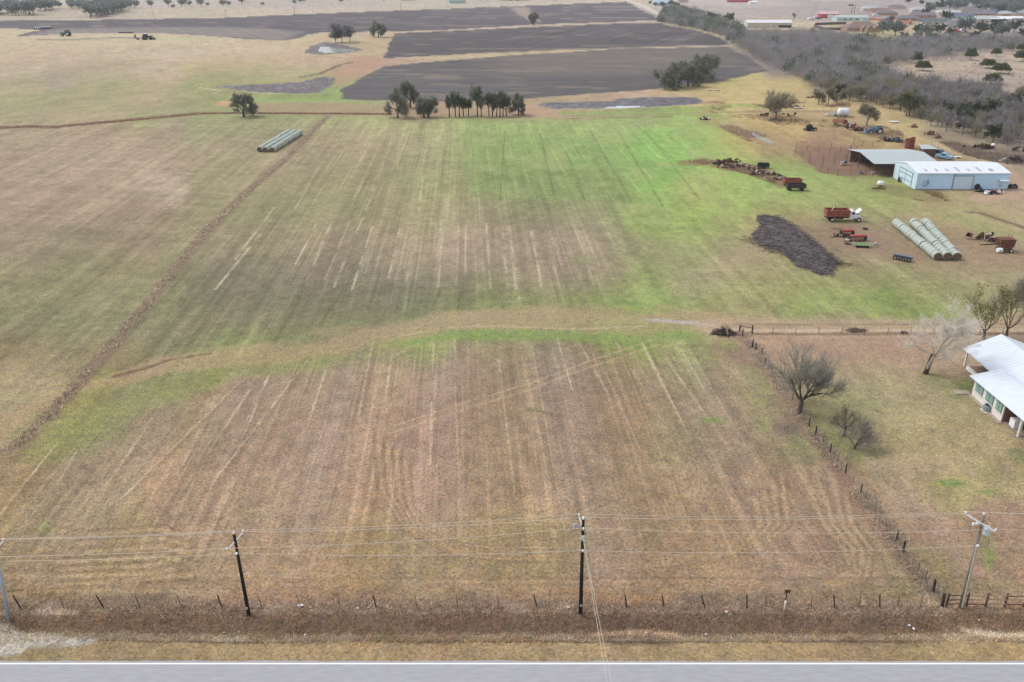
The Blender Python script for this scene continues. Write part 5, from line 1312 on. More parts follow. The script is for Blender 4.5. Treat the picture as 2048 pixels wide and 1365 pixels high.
# transformer, bracket and conduit on D
p = aD(.875, -.42, .28); mb = MB(); mb.lathe([(.02, -.42), (.21, -.42), (.24, -.3), (.24, .22), (.26, .24), (.2, .32), (.02, .36)], 14, p)
tr = mb.build('transformer', tank_m, rD, True)
for dx in (-.12, .12):
    m2 = MB(); m2.lathe([(.04, .3), (.06, .38), (.03, .44), (.05, .5), (.02, .56)], 6, (p.x + dx, p.y, p.z)); m2.build('bushing', porcelain, tr, True)
p = aD(.91, 0, -.35); mb = MB(); mb.cyl((p.x - .3, 0, p.z), (p.x + .35, 0, p.z + .02), .04, .04, 5); mb.box((p.x - .3, 0, p.z), (.12, .12, .24)); mb.box((p.x - .05, 0, p.z + .05), (.1, .12, .22)); mb.build('fuse_cutout', porcelain, rD)
mb = MB(); a_, b_ = aD(.02, -.2, -.05), aD(.70, -.16, -.04); mb.cyl(a_, b_, .07, .07, 8); mb.build('conduit', mat('pale_conduit', alb((190, 182, 170)), rough=.5, var=.1), rD)
mb = MB(); a_, b_ = aD(.70, -.25, .1), aD(.70, -.3, .75); c_ = aD(.80, -.4, .62); mb.cyl(a_, b_, .025, .025, 4); mb.cyl(b_, c_, .025, .025, 4); mb.build('service_loop', wire_m, rD)
# conductors: one span-following cable per wire
def cable(name, pts, sag, r, label, m=cable_m):
    r = r * 1.1
    V, F, off = [], [], 0; mbx = MB()
    for (a, b) in zip(pts[:-1], pts[1:]):
        a, b = Vector(a), Vector(b); L = (b - a).length; n = 14
        s_ = sag * (L / 28.0) ** 2
        prev = a
        for i in range(1, n + 1):
            t = i / n; q = a.lerp(b, t) + Vector((0, 0, -4 * s_ * t * (1 - t)))
            mbx.cyl(prev, q, r, r, 4, cap=False); prev = q
    o = mbx.build(name, m); return tag(o, label, 'power line')
nm = ['farthest of the four overhead wires, strung along the far arm ends of the poles', 'overhead wire carried on the pole tops, second from the far side', 'overhead wire on the near arm ends, third from the far side',
      'lowest overhead wire, the neutral clamped below the crossarms']
for k in range(4):
    A_, B_, C_, D_ = W['A'][k], W['B'][k], W['C'][k], W['D'][k]
    E_ = D_ + Vector((29, 0, -.1)); Z_ = A_ + Vector((-29, 0, .3))
    cable('overhead_wire', [Z_, A_, B_, C_, D_, E_], .32, .017, nm[k])
# unseen neighbours that hold the wire ends
for X_, lb in ((bA.x - 29, 'dark utility pole standing beyond the left edge of the picture'), (bD.x + 29, 'dark utility pole standing beyond the right edge of the picture')):
    rr_ = empty('utility_pole', (X_, bD.y, 0), lb, 'utility pole'); MB().cyl((0, 0, 0), (0, 0, 9.6), .17, .12, 8).build('pole', pole_black, rr_, True)
    arm(rr_, Vector((0, 1.2, 8.9)), Vector((0, -1.2, 8.9)), arm_m)
c0 = bC + aC(.83, -.3)
so = empty('utility_pole', (7.6, 22, 0), 'dark service pole on the near side of the road, below the picture', 'utility pole'); MB().cyl((0, 0, 0), (0, 0, 7.8), .16, .12, 8).build('pole', pole_black, so, True)
for i, dx in enumerate((0.0, .35)):
    cable('service_wire', [c0 + Vector((.05 * i, 0, -.1 * i)), Vector((7.0 + dx * 1.8, 22, 7.4))], .5, .016, ('left' if i == 0 else 'right') + ' one of the two service wires crossing the road from the middle pole')

# --- wire fence by the road: leaning posts and wires
fr = empty('wire_fence', (0, FENCE_Y, 0), 'leaning post and wire fence between the road ditch and the near field', 'fence')
fposts = [(-50, 0, .4), (38, 0, .45), (125, 1, .2), (205, 0, .5), (278, 1, .3), (362, 1, .35), (442, 0, .3), (523, 1, .3), (600, 1, .3), (680, 1, .25), (752, 0, .25), (834, 1, .2), (915, 1, .1), (998, 1, .2), (1075, 0, .35),
          (1165, 1, .1), (1255, 0, .25), (1330, 0, .3), (1412, 0, .45), (1496, 0, .15), (1533, 1, .02), (1624, 1, 0), (1672, 0, .25), (1720, 1, 0), (1763, 0, .22), (1798, 1, 0), (1844, 1, .05)]
tops = []
for (px, kind, ln) in fposts:
    x, y = G(px, 1222); y = FENCE_Y; hh = 1.25 if px < 1800 else 1.35
    tp = (x - ln * .9, .1, hh)
    m = MB(); m.cyl((x, 0, -.1), tp, .065 if kind == 0 else .035, .055 if kind == 0 else .03, 6); m.build('post', post_wood if kind == 0 else tpost, fr)
    tops.append((x, ln, hh))
for k in range(4):
    m = MB(); f = .35 + .2 * k
    for (a, b) in zip(tops[:-1], tops[1:]):
        p0 = Vector((a[0] - a[1] * .9 * f, .1 * f + .06, a[2] * f)); p1 = Vector((b[0] - b[1] * .9 * f, .1 * f + .06, b[2] * f))
        m.cyl(p0, p1, .006, .006, 3, cap=False)
    m.build('wire', wire_m, fr)
# --- side fence of the lawn
sf = empty('wire_fence', P3(1884, 1213), 'wire fence with dark wooden posts running back from the road corner to the brush pile', 'fence')
o0 = sf.location.copy()
sp = [(1884, 1213, 1188, .15), (1866, 1185, 1160, .13), (1850, 1159, 1149, .05), (1836, 1144, 1131, .05), (1806, 1106, 1083, .12), (1793, 1080, 1065, .09), (1772, 1052, 1038, .03), (1750, 1022, 1010, .03), (1732, 999, 985, .03), (1721, 987, 968, .08),
      (1706, 966, 954, .03), (1691, 947, 929, .08), (1674, 925, 913, .03), (1660, 907, 888, .08), (1645, 888, 877, .03), (1631, 871, 852, .09), (1618, 853, 835, .09), (1600, 822, 810, .03), (1585, 800, 790, .05), (1566, 775, 763, .03), (1543, 748, 736, .04),
      (1530, 730, 717, .08), (1523, 709, 698, .09), (1511, 700, 687, .10), (1504, 696, 679, .10), (1485, 673, 658, .10)]
pp = []
for (px, py, ty, r_) in sp:
    b_ = P3(px, py); h_, _ = height_at(px, py, px, ty); h_ = max(h_, 1.0)
    l = b_ - o0; m = MB(); m.cyl((l.x, l.y, -.1), (l.x + random.uniform(-.08, .08), l.y, h_), r_, r_ * .85, 7); m.build('post', post_wood if r_ > .06 else tpost, sf)
    pp.append((l, h_))
for k in range(4):
    m = MB(); f = .35 + .2 * k
    for (a, b) in zip(pp[:-1], pp[1:]):
        m.cyl((a[0].x, a[0].y, min(a[1], 1.3) * f), (b[0].x, b[0].y, min(b[1], 1.3) * f), .007, .007, 3, cap=False)
    m.build('wire', wire_m, sf)
lf = empty('wire_fence', P3(1479, 664), 'wire fence along the lane behind the lawn, with stout gate posts at its left end', 'fence'); o0 = lf.location.copy()
pp = []
for (px, py, ty, r_) in [(1479, 664, 651, .12), (1504, 667, 651, .12)] + [(1545 + 46 * i, 668 + (i % 2), 660, .04) for i in range(12)]:
    b_ = P3(px, py); h_, _ = height_at(px, py, px, ty); h_ = max(1.1, h_); l = b_ - o0
    m = MB(); m.cyl((l.x, l.y, -.1), (l.x, l.y, h_), r_, r_ * .9, 7); m.build('post', post_wood if r_ > .06 else tpost, lf); pp.append((l, h_))
for k in range(3):
    m = MB(); f = .4 + .27 * k
    for (a, b) in zip(pp[:-1], pp[1:]): m.cyl((a[0].x, a[0].y, min(a[1], 1.3) * f), (b[0].x, b[0].y, min(b[1], 1.3) * f), .010, .010, 3, cap=False)
    m.build('wire', wire_m, lf)
m = MB(); m.cyl((pp[0][0].x, 0, .9), (pp[1][0].x, pp[1][0].y, .9), .05, .05, 5); m.build('brace_rail', post_wood, lf)
# --- rail fence at the right
rf = empty('rail_fence', P3(1892, 1214), 'dark wooden post and rail fence at the right edge, just behind the grey pole', 'fence'); o0 = rf.location.copy()
xs = [P3(px, 1214).x - o0.x for px in (1892, 1932, 1971, 2009, 2047, 2086, 2125, 2164)]
for i, x in enumerate(xs):
    m = MB(); m.cyl((x, 0, -.1), (x + random.uniform(-.05, .05), 0, 1.45), .10, .08, 7); m.build('post', rail_wood, rf)
    if i < len(xs) - 1:
        for zz in (.35, .82, 1.25):
            m = MB(); m.cyl((x, -.09, zz + random.uniform(-.05, .05)), (xs[i + 1], -.09, zz + random.uniform(-.05, .05)), .05, .04, 5); m.build('rail', rail_wood if random.random() < .5 else rail_pale, rf)
# --- sign and marker post
s_ = thing_at('pipeline_marker', 1568, 1222, 'white marker post with a small sign plate, standing in front of the road fence', 'marker post')
MB().cyl((0, 0, 0), (0, 0, 1.05), .07, .07, 8).build('post', white_m, s_, True); m = MB(); m.box((0, -.075, .75), (.11, .02, .3)); m.build('sign_plate', mat('marker_print', alb((200, 190, 186)), rough=.6, var=.4, scale=20), s_)
s_ = thing_at('metal_sign', 1569, 1214, 'small rusty brown sign on a dark post behind the white marker post', 'sign')
MB().cyl((0, 0, 0), (0, 0, 1.5), .06, .05, 6).build('post', dark, s_); m = MB(); m.box((0.02, -.06, 1.72), (.48, .04, .34)); m.build('sign_plate', mat('brown_plate', alb((104, 60, 50)), rough=.7, var=.25, scale=6), s_)

# --- litter
lit = mat('crumpled_plastic', alb((232, 234, 240), 1.05), rough=.5, var=.1)
lit2 = mat('crumpled_paper', alb((216, 196, 176)), rough=.8, var=.1)
def litter(px, py, w, label, m=lit, h=.12):
    R = random.Random(int(px * 7 + py)); p = P3(px, py); vs_ = []; n = 9
    root = None
    mb = MB(); pts_ = [(math.cos(i * .7) * w * .7 * R.uniform(.3, .6), math.sin(i * .7) * w * .25 * R.uniform(.5, 1.2), R.uniform(.02, h)) for i in range(n)]
    pts_.append((0, 0, h * 1.5)); mb.add(pts_, [(i, (i + 1) % n, n) for i in range(n)] + [tuple(range(n - 1, -1, -1))])
    o = mb.build('litter', m); o.location = p + Vector((0, 0, .12)); tag(o, label, 'litter')
for (px, py, w, lb, m) in [(602, 1214, .75, 'long white plastic scrap in the weeds, right of the left black pole', lit), (621, 1218, .4, 'pale crumpled paper just right of the long white scrap', lit2), (716, 1220, .45, 'white plastic bag caught by the road fence', lit),
                           (737, 1219, .22, 'tiny white scrap beside the bag at the road fence', lit), (1136, 1218, .5, 'white plastic bag just left of the middle pole', lit), (1453, 1227, .45, 'star-shaped white bag in the ditch left of the marker post', lit),
                           (1412, 1272, .45, 'flat white scrap at the far edge of the verge, left of centre right', lit), (1818, 1254, .4, 'upper one of the two white slivers in the ditch at the right', lit), (1827, 1261, .4, 'lower one of the two white slivers in the ditch at the right', lit),
                           (611, 1273, .35, 'white cup at the edge of the straw verge below the left pole', lit), (223, 1222, .3, 'small white scrap in the fence weeds at the left', lit), (203, 1240, .3, 'small orange wrapper in the ditch at the left', mat('orange_wrapper', alb((214, 130, 86)), rough=.6, var=.1)),
                           (1957, 1244, .4, 'pale stone block in the ditch at the right edge', lit2), (478, 1268, .22, 'small white scrap below the left black pole', lit), (449, 1269, .22, 'small white scrap left of the left black pole, low in the ditch', lit),
                           (1225, 1216, .25, 'small pale scrap in the weeds right of the middle pole', lit2), (1138, 1280, .25, 'small white scrap on the verge edge below the middle pole', lit)]:
    litter(px, py, w, lb, m)

# --- brush pile with broken trunk at the fence corner
def stick_pile(px, py, wx, wy, hz, n, label, cols, seed=1, name='brush_pile', rz=0, tw=.05, ln=1.4, cat='brush pile', clods=True):
    R = np.random.default_rng(seed); root = thing_at(name, px, py, label, cat, rz)
    a = R.random(n) * 6.283; r = np.sqrt(R.random(n)); hgt = (1 - r ** 2) * hz
    P = np.stack([np.cos(a) * r * wx / 2, np.sin(a) * r * wy / 2, hgt * R.random(n) + .03], 1)
    D = R.normal(size=(n, 3)); D[:, 2] *= .35; D /= np.linalg.norm(D, axis=1, keepdims=True); L = ln * (.3 + R.random(n))
    A, B = P - D * L[:, None] / 2, P + D * L[:, None] / 2; A[:, 2] = np.maximum(A[:, 2], .02); B[:, 2] = np.maximum(B[:, 2], .02)
    ra = tw * (.4 + R.random(n)); V, F = tubes(A, B, ra, ra * .6, 3)
    me = mesh_np('branches', V, F, foli); C = np.concatenate([sc_cols(lin(cols[int(R.integers(0, len(cols)))]) * ALB, 6, int(R.integers(1e6)), .15) for _ in range(n)])
    set_color(me, C, 'tone'); link_mesh('branches', me, root)
    # mound of smaller rubbish under it
    if clods:
        k = 14; V = []; F = []
        for i in range(k):
            for j in range(k):
                u, w = i / (k - 1) * 2 - 1, j / (k - 1) * 2 - 1; rr = min(1, math.hypot(u, w))
                V.append((u * wx / 2 * .9, w * wy / 2 * .9, (1 - rr ** 2) * hz * .55 * (.6 + .8 * R.random()) - .03))
        for i in range(k - 1):
            for j in range(k - 1): F.append((i * k + j, (i + 1) * k + j, (i + 1) * k + j + 1, i * k + j + 1))
        me = mesh_np('heap', np.array(V), np.array(F), foli); set_color(me, sc_cols(lin(cols[-1]) * ALB * .8, len(V), seed, .3), 'tone'); link_mesh('heap', me, root)
    return root
bp_ = stick_pile(1449, 668, 3.6, 1.8, 1.1, 260, 'grey brush pile with a split pale trunk at the corner where the two fences meet', [(96, 86, 82), (120, 108, 100), (150, 138, 126), (82, 72, 70)], 3, tw=.035)
m = MB(); m.cyl((.35, -.7, .1), (.1, .1, 1.3), .16, .12, 7); m.cyl((.1, .1, 1.2), (.6, .3, 2.0), .1, .04, 6); m.cyl((.1, .1, 1.2), (-.5, .4, 1.9), .09, .04, 6); m.cyl((.1, 0, 1.0), (-.9, -.1, 1.5), .07, .03, 6); m.cyl((.2, 0, .9), (1.1, .1, 1.4), .07, .03, 6)
o = m.build('split_trunk', bark, bp_); set_color(o.data, sc_cols(lin((196, 172, 136)) * ALB, len(o.data.vertices), 3, .12), 'tone')
# brush lumps in the lane
stick_pile(1712, 662, 3.2, 1.2, .45, 120, 'low grey heap of cut brush in the lane behind the lawn', [(140, 126, 112), (164, 150, 134), (120, 104, 92)], 31, tw=.03, ln=1.0)
stick_pile(1808, 667, 1.0, .6, .4, 50, 'small dark clump of brush on the lane fence left of the pale tree', [(88, 74, 70), (110, 94, 86)], 32, tw=.03, ln=.6)

# --- ash and charred brush heap in the green field
cash = P3(1598, 494); ra_ = empty('burn_pile', cash, 'low bed of black ash and charred branches left of the red truck', 'burn pile')
Pa = flat(ASH); lo_, hi_ = Pa.min(0) - 1, Pa.max(0) + 1
gxx, gyy = np.meshgrid(np.linspace(lo_[0], hi_[0], 150), np.linspace(lo_[1], hi_[1], 190)); xx, yy = gxx.ravel(), gyy.ravel()
ins = in_poly(xx, yy, Pa); dd, _ = dist_poly(xx, yy, np.vstack([Pa, Pa[:1]])); sd_ = np.where(ins, dd, -dd) + (fbm(xx / 2, yy / 2, 4, 500) - .5) * 2.4
zz = sstep(-.1, 2.2, sd_) * (.22 + .34 * fbm(xx / 3, yy / 3, 4, 501) + .22 * (fbm(xx / .7, yy / .7, 3, 502) - .5)) - .03
I = np.arange(len(xx)).reshape(gxx.shape); Q = np.stack([I[:-1, :-1], I[:-1, 1:], I[1:, 1:], I[1:, :-1]], -1).reshape(-1, 4)
keep = (sd_[Q] > -.15).all(1); Q = Q[keep]; u, inv = np.unique(Q, return_inverse=True)
me = mesh_np('ash_bed', np.stack([xx[u] - cash.x, yy[u] - cash.y, zz[u]], 1), inv.reshape(-1, 4), foli)
cc = lin((114, 106, 106))[None] * ALB * (1 + .9 * (fbm(xx[u] / 1.2, yy[u] / 1.6, 4, 503) - .5))[:, None]; set_color(me, cc, 'tone'); link_mesh('ash_bed', me, ra_)
R = np.random.default_rng(71); n = 3400
x = R.uniform(lo_[0], hi_[0], n * 4); y = R.uniform(lo_[1] - 1, hi_[1], n * 4); m_ = in_poly(x, y, Pa + np.array([0, -.6])); x, y = x[m_][:n], y[m_][:n]; n = len(x)
a = R.normal(.5, .8, n); L = .25 + R.random(n) * 1.5; z0 = .12 + .4 * fbm(x / 3, y / 3, 4, 501)
A = np.stack([x - cash.x - np.cos(a) * L / 2, y - cash.y - np.sin(a) * L / 2, z0 + R.random(n) * .12], 1); B = A + np.stack([np.cos(a) * L, np.sin(a) * L, (R.random(n) - .5) * .3], 1)
rad = .018 + .03 * R.random(n); V, F = tubes(A, B, rad, rad * .5, 3); me = mesh_np('charred_branches', V, F, foli)
set_color(me, np.repeat(sc_cols(lin((140, 132, 130)) * ALB, n, 5, .5, lin((84, 78, 80)) * ALB, .4), 6, 0), 'tone'); link_mesh('charred_branches', me, ra_)
n = 260; t = R.random(n); x = np.interp(t, [0, .35, .6, 1], [-9, -6.5, -1, 6]); y = np.interp(t, [0, .35, .6, 1], [6, -3, -8, -11.5]); x = x + R.normal(size=n) * .8; y = y + R.normal(size=n) * .7
a = R.normal(.3, 1.0, n); L = .6 + R.random(n) * 1.6; A = np.stack([x - np.cos(a) * L / 2, y - np.sin(a) * L / 2, .03 + R.random(n) * .25], 1); B = A + np.stack([np.cos(a) * L, np.sin(a) * L, R.random(n) * .3], 1)
rad = .02 + .03 * R.random(n); V, F = tubes(A, B, rad, rad * .5, 3); me = mesh_np('loose_branches', V, F, foli); set_color(me, np.repeat(sc_cols(lin((120, 106, 96)) * ALB, n, 6, .4), 6, 0), 'tone'); link_mesh('loose_branches', me, ra_)

# --- round hay bales
def bale_proto(name, r, w, net, endm, label, grp):
    root = empty(name, (0, 0, 0), label, 'hay bale', group=grp)
    prof = [(r * .88, -w / 2), (r * .95, -w / 2 + .10)] + [(r * (1.0 + .012 * math.sin(i * 2.1)), -w / 2 + .12 + (w - .24) * i / 6) for i in range(7)] + [(r * .95, w / 2 - .10), (r * .88, w / 2)]
    mb = MB(); mb.lathe(prof, 22, (0, 0, r * .96), 'y')
    # take the end caps off the net and give them to the straw faces
    mb.f = mb.f[:-2]; me = mb.build('net_wrap', net, root, True)
    for sgn in (-1, 1):
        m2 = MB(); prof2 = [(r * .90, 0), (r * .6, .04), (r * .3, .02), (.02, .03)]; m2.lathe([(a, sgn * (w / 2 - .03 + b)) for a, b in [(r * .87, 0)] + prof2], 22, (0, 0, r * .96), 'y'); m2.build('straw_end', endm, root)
    return root
net_m = mat('bale_net', alb((176, 184, 174)), rough=.75, var=.14, scale=5, stretch=(1, 3, 1), bump=.2, rust=alb((146, 154, 144)), rust_amt=.46)
net_far = mat('bale_net_far', alb((178, 188, 176)), rough=.75, var=.14, scale=4, bump=.2, rust=alb((140, 148, 134)), rust_amt=.42)
end_m = mat('bale_end_straw', alb((112, 90, 72)), rough=.95, var=.35, scale=7, bump=.3)  # brown straw, darkened so the joints between bales look shaded
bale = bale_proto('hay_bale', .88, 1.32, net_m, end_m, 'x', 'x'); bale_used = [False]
def bale_row(proto, flag, a, b, n, labels, grp, mid_label, jit=.05, sc=1.0):
    A, B = P3(*a), P3(*b); d = (B - A); rz = math.atan2(d.y, d.x) - math.pi / 2
    for i in range(n):
        p = A + d * (i / (n - 1)) + Vector((random.uniform(-jit, jit), random.uniform(-jit, jit), 0))
        lb = labels.get(i, mid_label % ORD[n - 1 - i]); rr = rz + random.uniform(-.09, .09)
        if not flag[0]:
            proto.location = p; proto.rotation_euler = (0, 0, rr); proto['label'] = lb; proto['group'] = grp; proto.scale = (sc,) * 3; flag[0] = True
        else: copy_tree(proto, p, rr, (sc * random.uniform(.95, 1.03), sc, sc * random.uniform(.93, 1.03)), lb, grp)
def rowlen(a, b): return (P3(*a) - P3(*b)).length
rows_ = [((1793, 455), (1872, 520), 'left', 'left'), ((1827, 454), (1891, 520), 'middle', 'middle'), ((1850, 453), (1911, 520), 'right', 'right')]
for a, b, nm_, w_ in rows_:
    n = int(round(rowlen(a, b) / 1.47)) + 1
    bale_row(bale, bale_used, a, b, n, {0: 'farthest pale green bale of the %s row in the right-hand stack' % w_, n - 1: 'nearest bale of the %s row in the right-hand stack, showing its brown end' % w_},
             'bales in the %s row of the right-hand stack' % w_, 'pale green round bale, %%s from the near end, %s row of the right-hand stack' % w_, .07)
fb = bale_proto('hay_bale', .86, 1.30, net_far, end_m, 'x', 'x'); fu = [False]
for a, b, w_ in [((521, 304), (577, 270), 'left'), ((532, 304.5), (589, 270), 'middle'), ((546, 304.5), (600, 270.5), 'right')]:
    n = int(round(rowlen(a, b) / 1.5)) + 1
    bale_row(fb, fu, a, b, n, {0: 'nearest bale of the %s row in the left-hand stack by the weed strip' % w_, n - 1: 'farthest bale of the %s row in the left-hand stack by the weed strip' % w_}, 'bales in the %s row of the left-hand stack' % w_,
             'round bale, %%s from the near end of the %s row of the left-hand stack' % w_, .04)
wrap = mat('white_bale_wrap', alb((226, 230, 232)), rough=.5, var=.08)
wb_ = bale_proto('hay_bale', 1.1, 1.7, wrap, dark, 'white-wrapped bale in the far row beside the ploughed field, upper left', 'far row of white-wrapped bales')
A, B = P3(70, 60), P3(101, 58.4); d = B - A; n = 9
for i in range(n):
    p = A + d * (i / (n - 1)); (setattr(wb_, 'location', p) if i == 0 else copy_tree(wb_, p, .15 * i, 1.0, 'white-wrapped bale in the far row beside the ploughed field, upper left', 'far row of white-wrapped bales'))

# --- vehicles and machines (x is the length, front at +x)
def wheel(parent, x, y, r, w=.3, rim=rim_w, rr=.55, name='wheel'):
    m = MB(); m.lathe([(r * .7, -w / 2), (r * .95, -w / 2), (r, -w * .3), (r, w * .3), (r * .95, w / 2), (r * .7, w / 2)], 16, (x, y, r), 'y'); t_ = m.build(name, tyre, parent, True)
    m = MB(); s = 1 if y > 0 else -1; m.lathe([(r * rr, -.02), (r * rr * .9, .05), (.08, .03), (.02, .06)], 12, (x, y + s * 0, r), 'y')
    m.v = [(a, y + (b - y) * s + s * w / 2 * .9, c) for a, b, c in m.v]; m.build('rim', rim, t_)
def grain_truck(root, bed_m, cab_m):
    m = MB(); L, Wd, Hb = 4.9, 2.3, 1.25; x0 = -3.9
    m.b2(x0, x0 + L, -Wd / 2, Wd / 2, 1.15, 1.25); m.b2(x0, x0 + .08, -Wd / 2, Wd / 2, 1.25, 1.25 + Hb); m.b2(x0 + L - .08, x0 + L, -Wd / 2, Wd / 2, 1.25, 1.35 + Hb)
    for s in (-1, 1): m.b2(x0 + .08, x0 + L - .08, s * Wd / 2 - .04, s * Wd / 2 + .04, 1.25, 1.25 + Hb)
    m.build('grain_bed', bed_m, root)
    for s in (-1, 1):
        for i in range(11):
            q = MB(); q.b2(x0 + .15 + i * .46, x0 + .23 + i * .46, s * (Wd / 2 + .042), s * (Wd / 2 + .12), 1.2, 1.25 + Hb); q.build('stake', bed_m, root)
        q = MB(); q.b2(x0, x0 + L, s * (Wd / 2 + .045), s * (Wd / 2 + .10), 1.85, 1.93); q.b2(x0, x0 + L, s * (Wd / 2 - .06), s * (Wd / 2 + .11), 1.255 + Hb, 1.32 + Hb); q.build('side_rail', bed_m, root)
    q = MB(); q.cyl((x0 + 1.2, .6, 1.6), (x0 + 1.9, .4, 3.1), .07, .07, 6); q.build('auger_tube', white_m, root); q = MB(); q.box((x0 + 1.95, .4, 3.15), (.2, .2, .2)); q.build('auger_head', dark, root)
    q = MB(); q.b2(-3.9, 3.1, -.5, -.35, .75, .95); q.b2(-3.9, 3.1, .35, .5, .75, .95); q.b2(-1.8, -.2, -.9, .9, .6, 1.1); q.build('chassis', dark, root)
    # cab
    prof = [(1.05, .85), (1.05, 2.25), (1.25, 2.4), (1.95, 2.38), (2.35, 1.7), (2.35, .85)]
    q = MB(); q.prism([(a, b) for a, b in prof], 'y', -.98, .98); cab = q.build('cab', cab_m, root)
    for s in (-1, 1):
        w = MB(); w.prism([(1.4, 1.65), (1.4, 2.2), (1.88, 2.2), (2.15, 1.65)], 'y', s * .985, s * 1.0); w.build('window', glass, cab)
    w = MB(); w.add([(2.37, -.85, 1.74), (2.37, .85, 1.74), (2.0, .85, 2.33), (2.0, -.85, 2.33)], [(0, 1, 2, 3)]); w.build('windscreen', glass, cab)
    q = MB(); q.b2(2.35, 3.3, -.55, .55, .9, 1.35); q.build('engine', dark, root)
    for s in (-1, 1):
        q = MB(); q.prism([(2.35, .7), (2.35, 1.35), (2.6, 1.5), (3.3, 1.45), (3.6, 1.1), (3.6, .75), (3.45, .75), (3.3, 1.05), (2.75, 1.05), (2.55, .7)], 'y', s * .6, s * 1.05); q.build('fender', cab_m, root)
    q = MB(); q.box((3.0, 0, 2.25), (1.3, 1.7, .07), ry=-.75); q.build('open_hood', cab_m, root)
    q = MB(); q.b2(3.5, 3.62, -1.0, 1.0, .6, .8); q.build('bumper', dark, root)
    for s in (-1, 1):
        wheel(root, 3.05, s * .95, .5, .28); wheel(root, -2.6, s * .95, .5, .5)
gt = thing_at('grain_truck', 1686, 443, 'old grain truck with a rust-red ribbed bed, white cab and raised hood', 'truck', -.05)
grain_truck(gt, rusty_red, mat('truck_white', alb((228, 230, 234)), rough=.5, var=.08)); gt.location = P3(1685, 442)

def tractor(root, body, s=1.0, cab=True, cabm=None, roof=None, loader=None, hoe=None, rimm=rim_w):
    q = MB(); q.prism([(.2, .85), (.2, 1.45), (2.0, 1.35), (2.1, 1.1), (2.1, .7), (.4, .6)], 'y', -.36, .36); q.build('hood', body, root)
    q = MB(); q.b2(-1.0, .3, -.4, .4, .6, 1.1); q.build('rear_body', body, root)
    if cab:
        q = MB(); q.b2(-1.05, .25, -.7, .7, 1.1, 2.2); c_ = q.build('cab', cabm or glass, root); q = MB(); q.b2(-1.15, .35, -.8, .8, 2.203, 2.32); q.build('roof', roof or body, c_)
    for sd in (-1, 1):
        wheel(root, -.6, sd * .85, .82, .45, rimm); wheel(root, 1.6, sd * .75, .48, .3, rimm)
        q = MB(); q.prism([(-1.3, 1.1), (-1.1, 1.72), (-.1, 1.72), (.2, 1.1), (.1, 1.1), (-.2, 1.64), (-1.0, 1.64), (-1.2, 1.1)], 'y', sd * .62, sd * 1.05); q.build('fender', body, root)
    if loader:
        for sd in (-1, 1):
            q = MB(); q.cyl((.2, sd * .6, 1.4), (2.3, sd * .6, 1.7), .08, .08, 4); q.cyl((2.3, sd * .6, 1.7), (2.9, sd * .6, .5), .08, .08, 4); q.build('loader_arm', loader, root)
        q = MB(); q.prism([(2.8, .1), (2.8, .8), (2.9, .8), (3.0, .25), (3.5, .15), (3.5, .08)], 'y', -.95, .95); q.build('bucket', loader, root)
    if hoe:
        q = MB(); q.cyl((-1.0, 0, .9), (-1.7, 0, 2.0), .14, .12, 5); q.cyl((-1.7, 0, 2.0), (-3.0, .1, 1.5), .12, .1, 5); q.cyl((-3.0, .1, 1.5), (-3.2, .1, .4), .1, .08, 5); q.box((-3.1, .1, .35), (.5, .5, .5), ry=.4); q.build('backhoe_arm', hoe, root)
        for sd in (-1, 1):
            q = MB(); q.cyl((-1.1, sd * .5, .8), (-1.7, sd * 1.3, .1), .08, .08, 4); q.box((-1.7, sd * 1.3, .06), (.4, .3, .08)); q.build('stabiliser', hoe, root)
blue = mat('tractor_blue', alb((98, 128, 146)), rough=.55, var=.2, rust=alb((70, 84, 92)), rust_amt=.4); yel = mat('faded_yellow', alb((200, 166, 98)), rough=.6, var=.2, rust=alb((150, 110, 70)), rust_amt=.42)
greenp = mat('tractor_green', alb((70, 98, 84)), rough=.5, var=.15)
bt_ = thing_at('backhoe_tractor', 1752, 268, 'blue backhoe tractor with a yellow roof and yellow digging arm by the mistletoe tree', 'tractor', math.pi - .1); tractor(bt_, blue, cab=True, cabm=blue, roof=yel, loader=blue, hoe=yel); bt_.scale = (1.25,) * 3
ft = thing_at('farm_tractor', 134, 73, 'small dark green tractor alone in the far pale pasture, upper left', 'tractor', math.pi + .1); tractor(ft, greenp, cab=True, cabm=greenp, roof=greenp, rimm=rim_w); ft.scale = (2.1,) * 3
ft2 = thing_at('farm_tractor', 294, 80, 'dark tractor with a pale roof hitched to a flat trailer in the far pasture', 'tractor', .0); tractor(ft2, dark, cab=True, cabm=dark, roof=white_m, rimm=dark, loader=dark); ft2.scale = (1.9,) * 3
tl = thing_at('flat_trailer', 283, 80, 'rusty flat trailer with a hay rack behind the far dark tractor', 'trailer'); q = MB(); q.b2(-4, 3, -1.3, 1.3, 1.0, 1.2); q.build('deck', rusty, tl)
for x in (-4, 2.9):
    q = MB(); q.b2(x, x + .12, -1.2, 1.2, 1.2, 3.4); q.build('end_rack', rusty, tl)
for x in (-2.5, 1.5):
    for s in (-1, 1): wheel(tl, x, s * 1.1, .5, .3)
tl.scale = (1.1,) * 3
for i, px in enumerate((245, 260)):
    tr_ = thing_at('farm_implement', px, 67, ('left' if i == 0 else 'right') + ' low dark implement lying at the edge of the far worked ground', 'implement'); q = MB(); q.b2(-3, 3, -.6, .6, .6, .9); q.b2(-2.6, 2.8, -1, -.6, .2, .5); q.build('frame', dark, tr_)
    for k in range(6):
        q = MB(); q.lathe([(.02, -.03), (.6, -.02), (.6, .02), (.02, .03)], 10, (-2.5 + k, 0, .6), 'x'); q.build('disc', rusty, tr_)

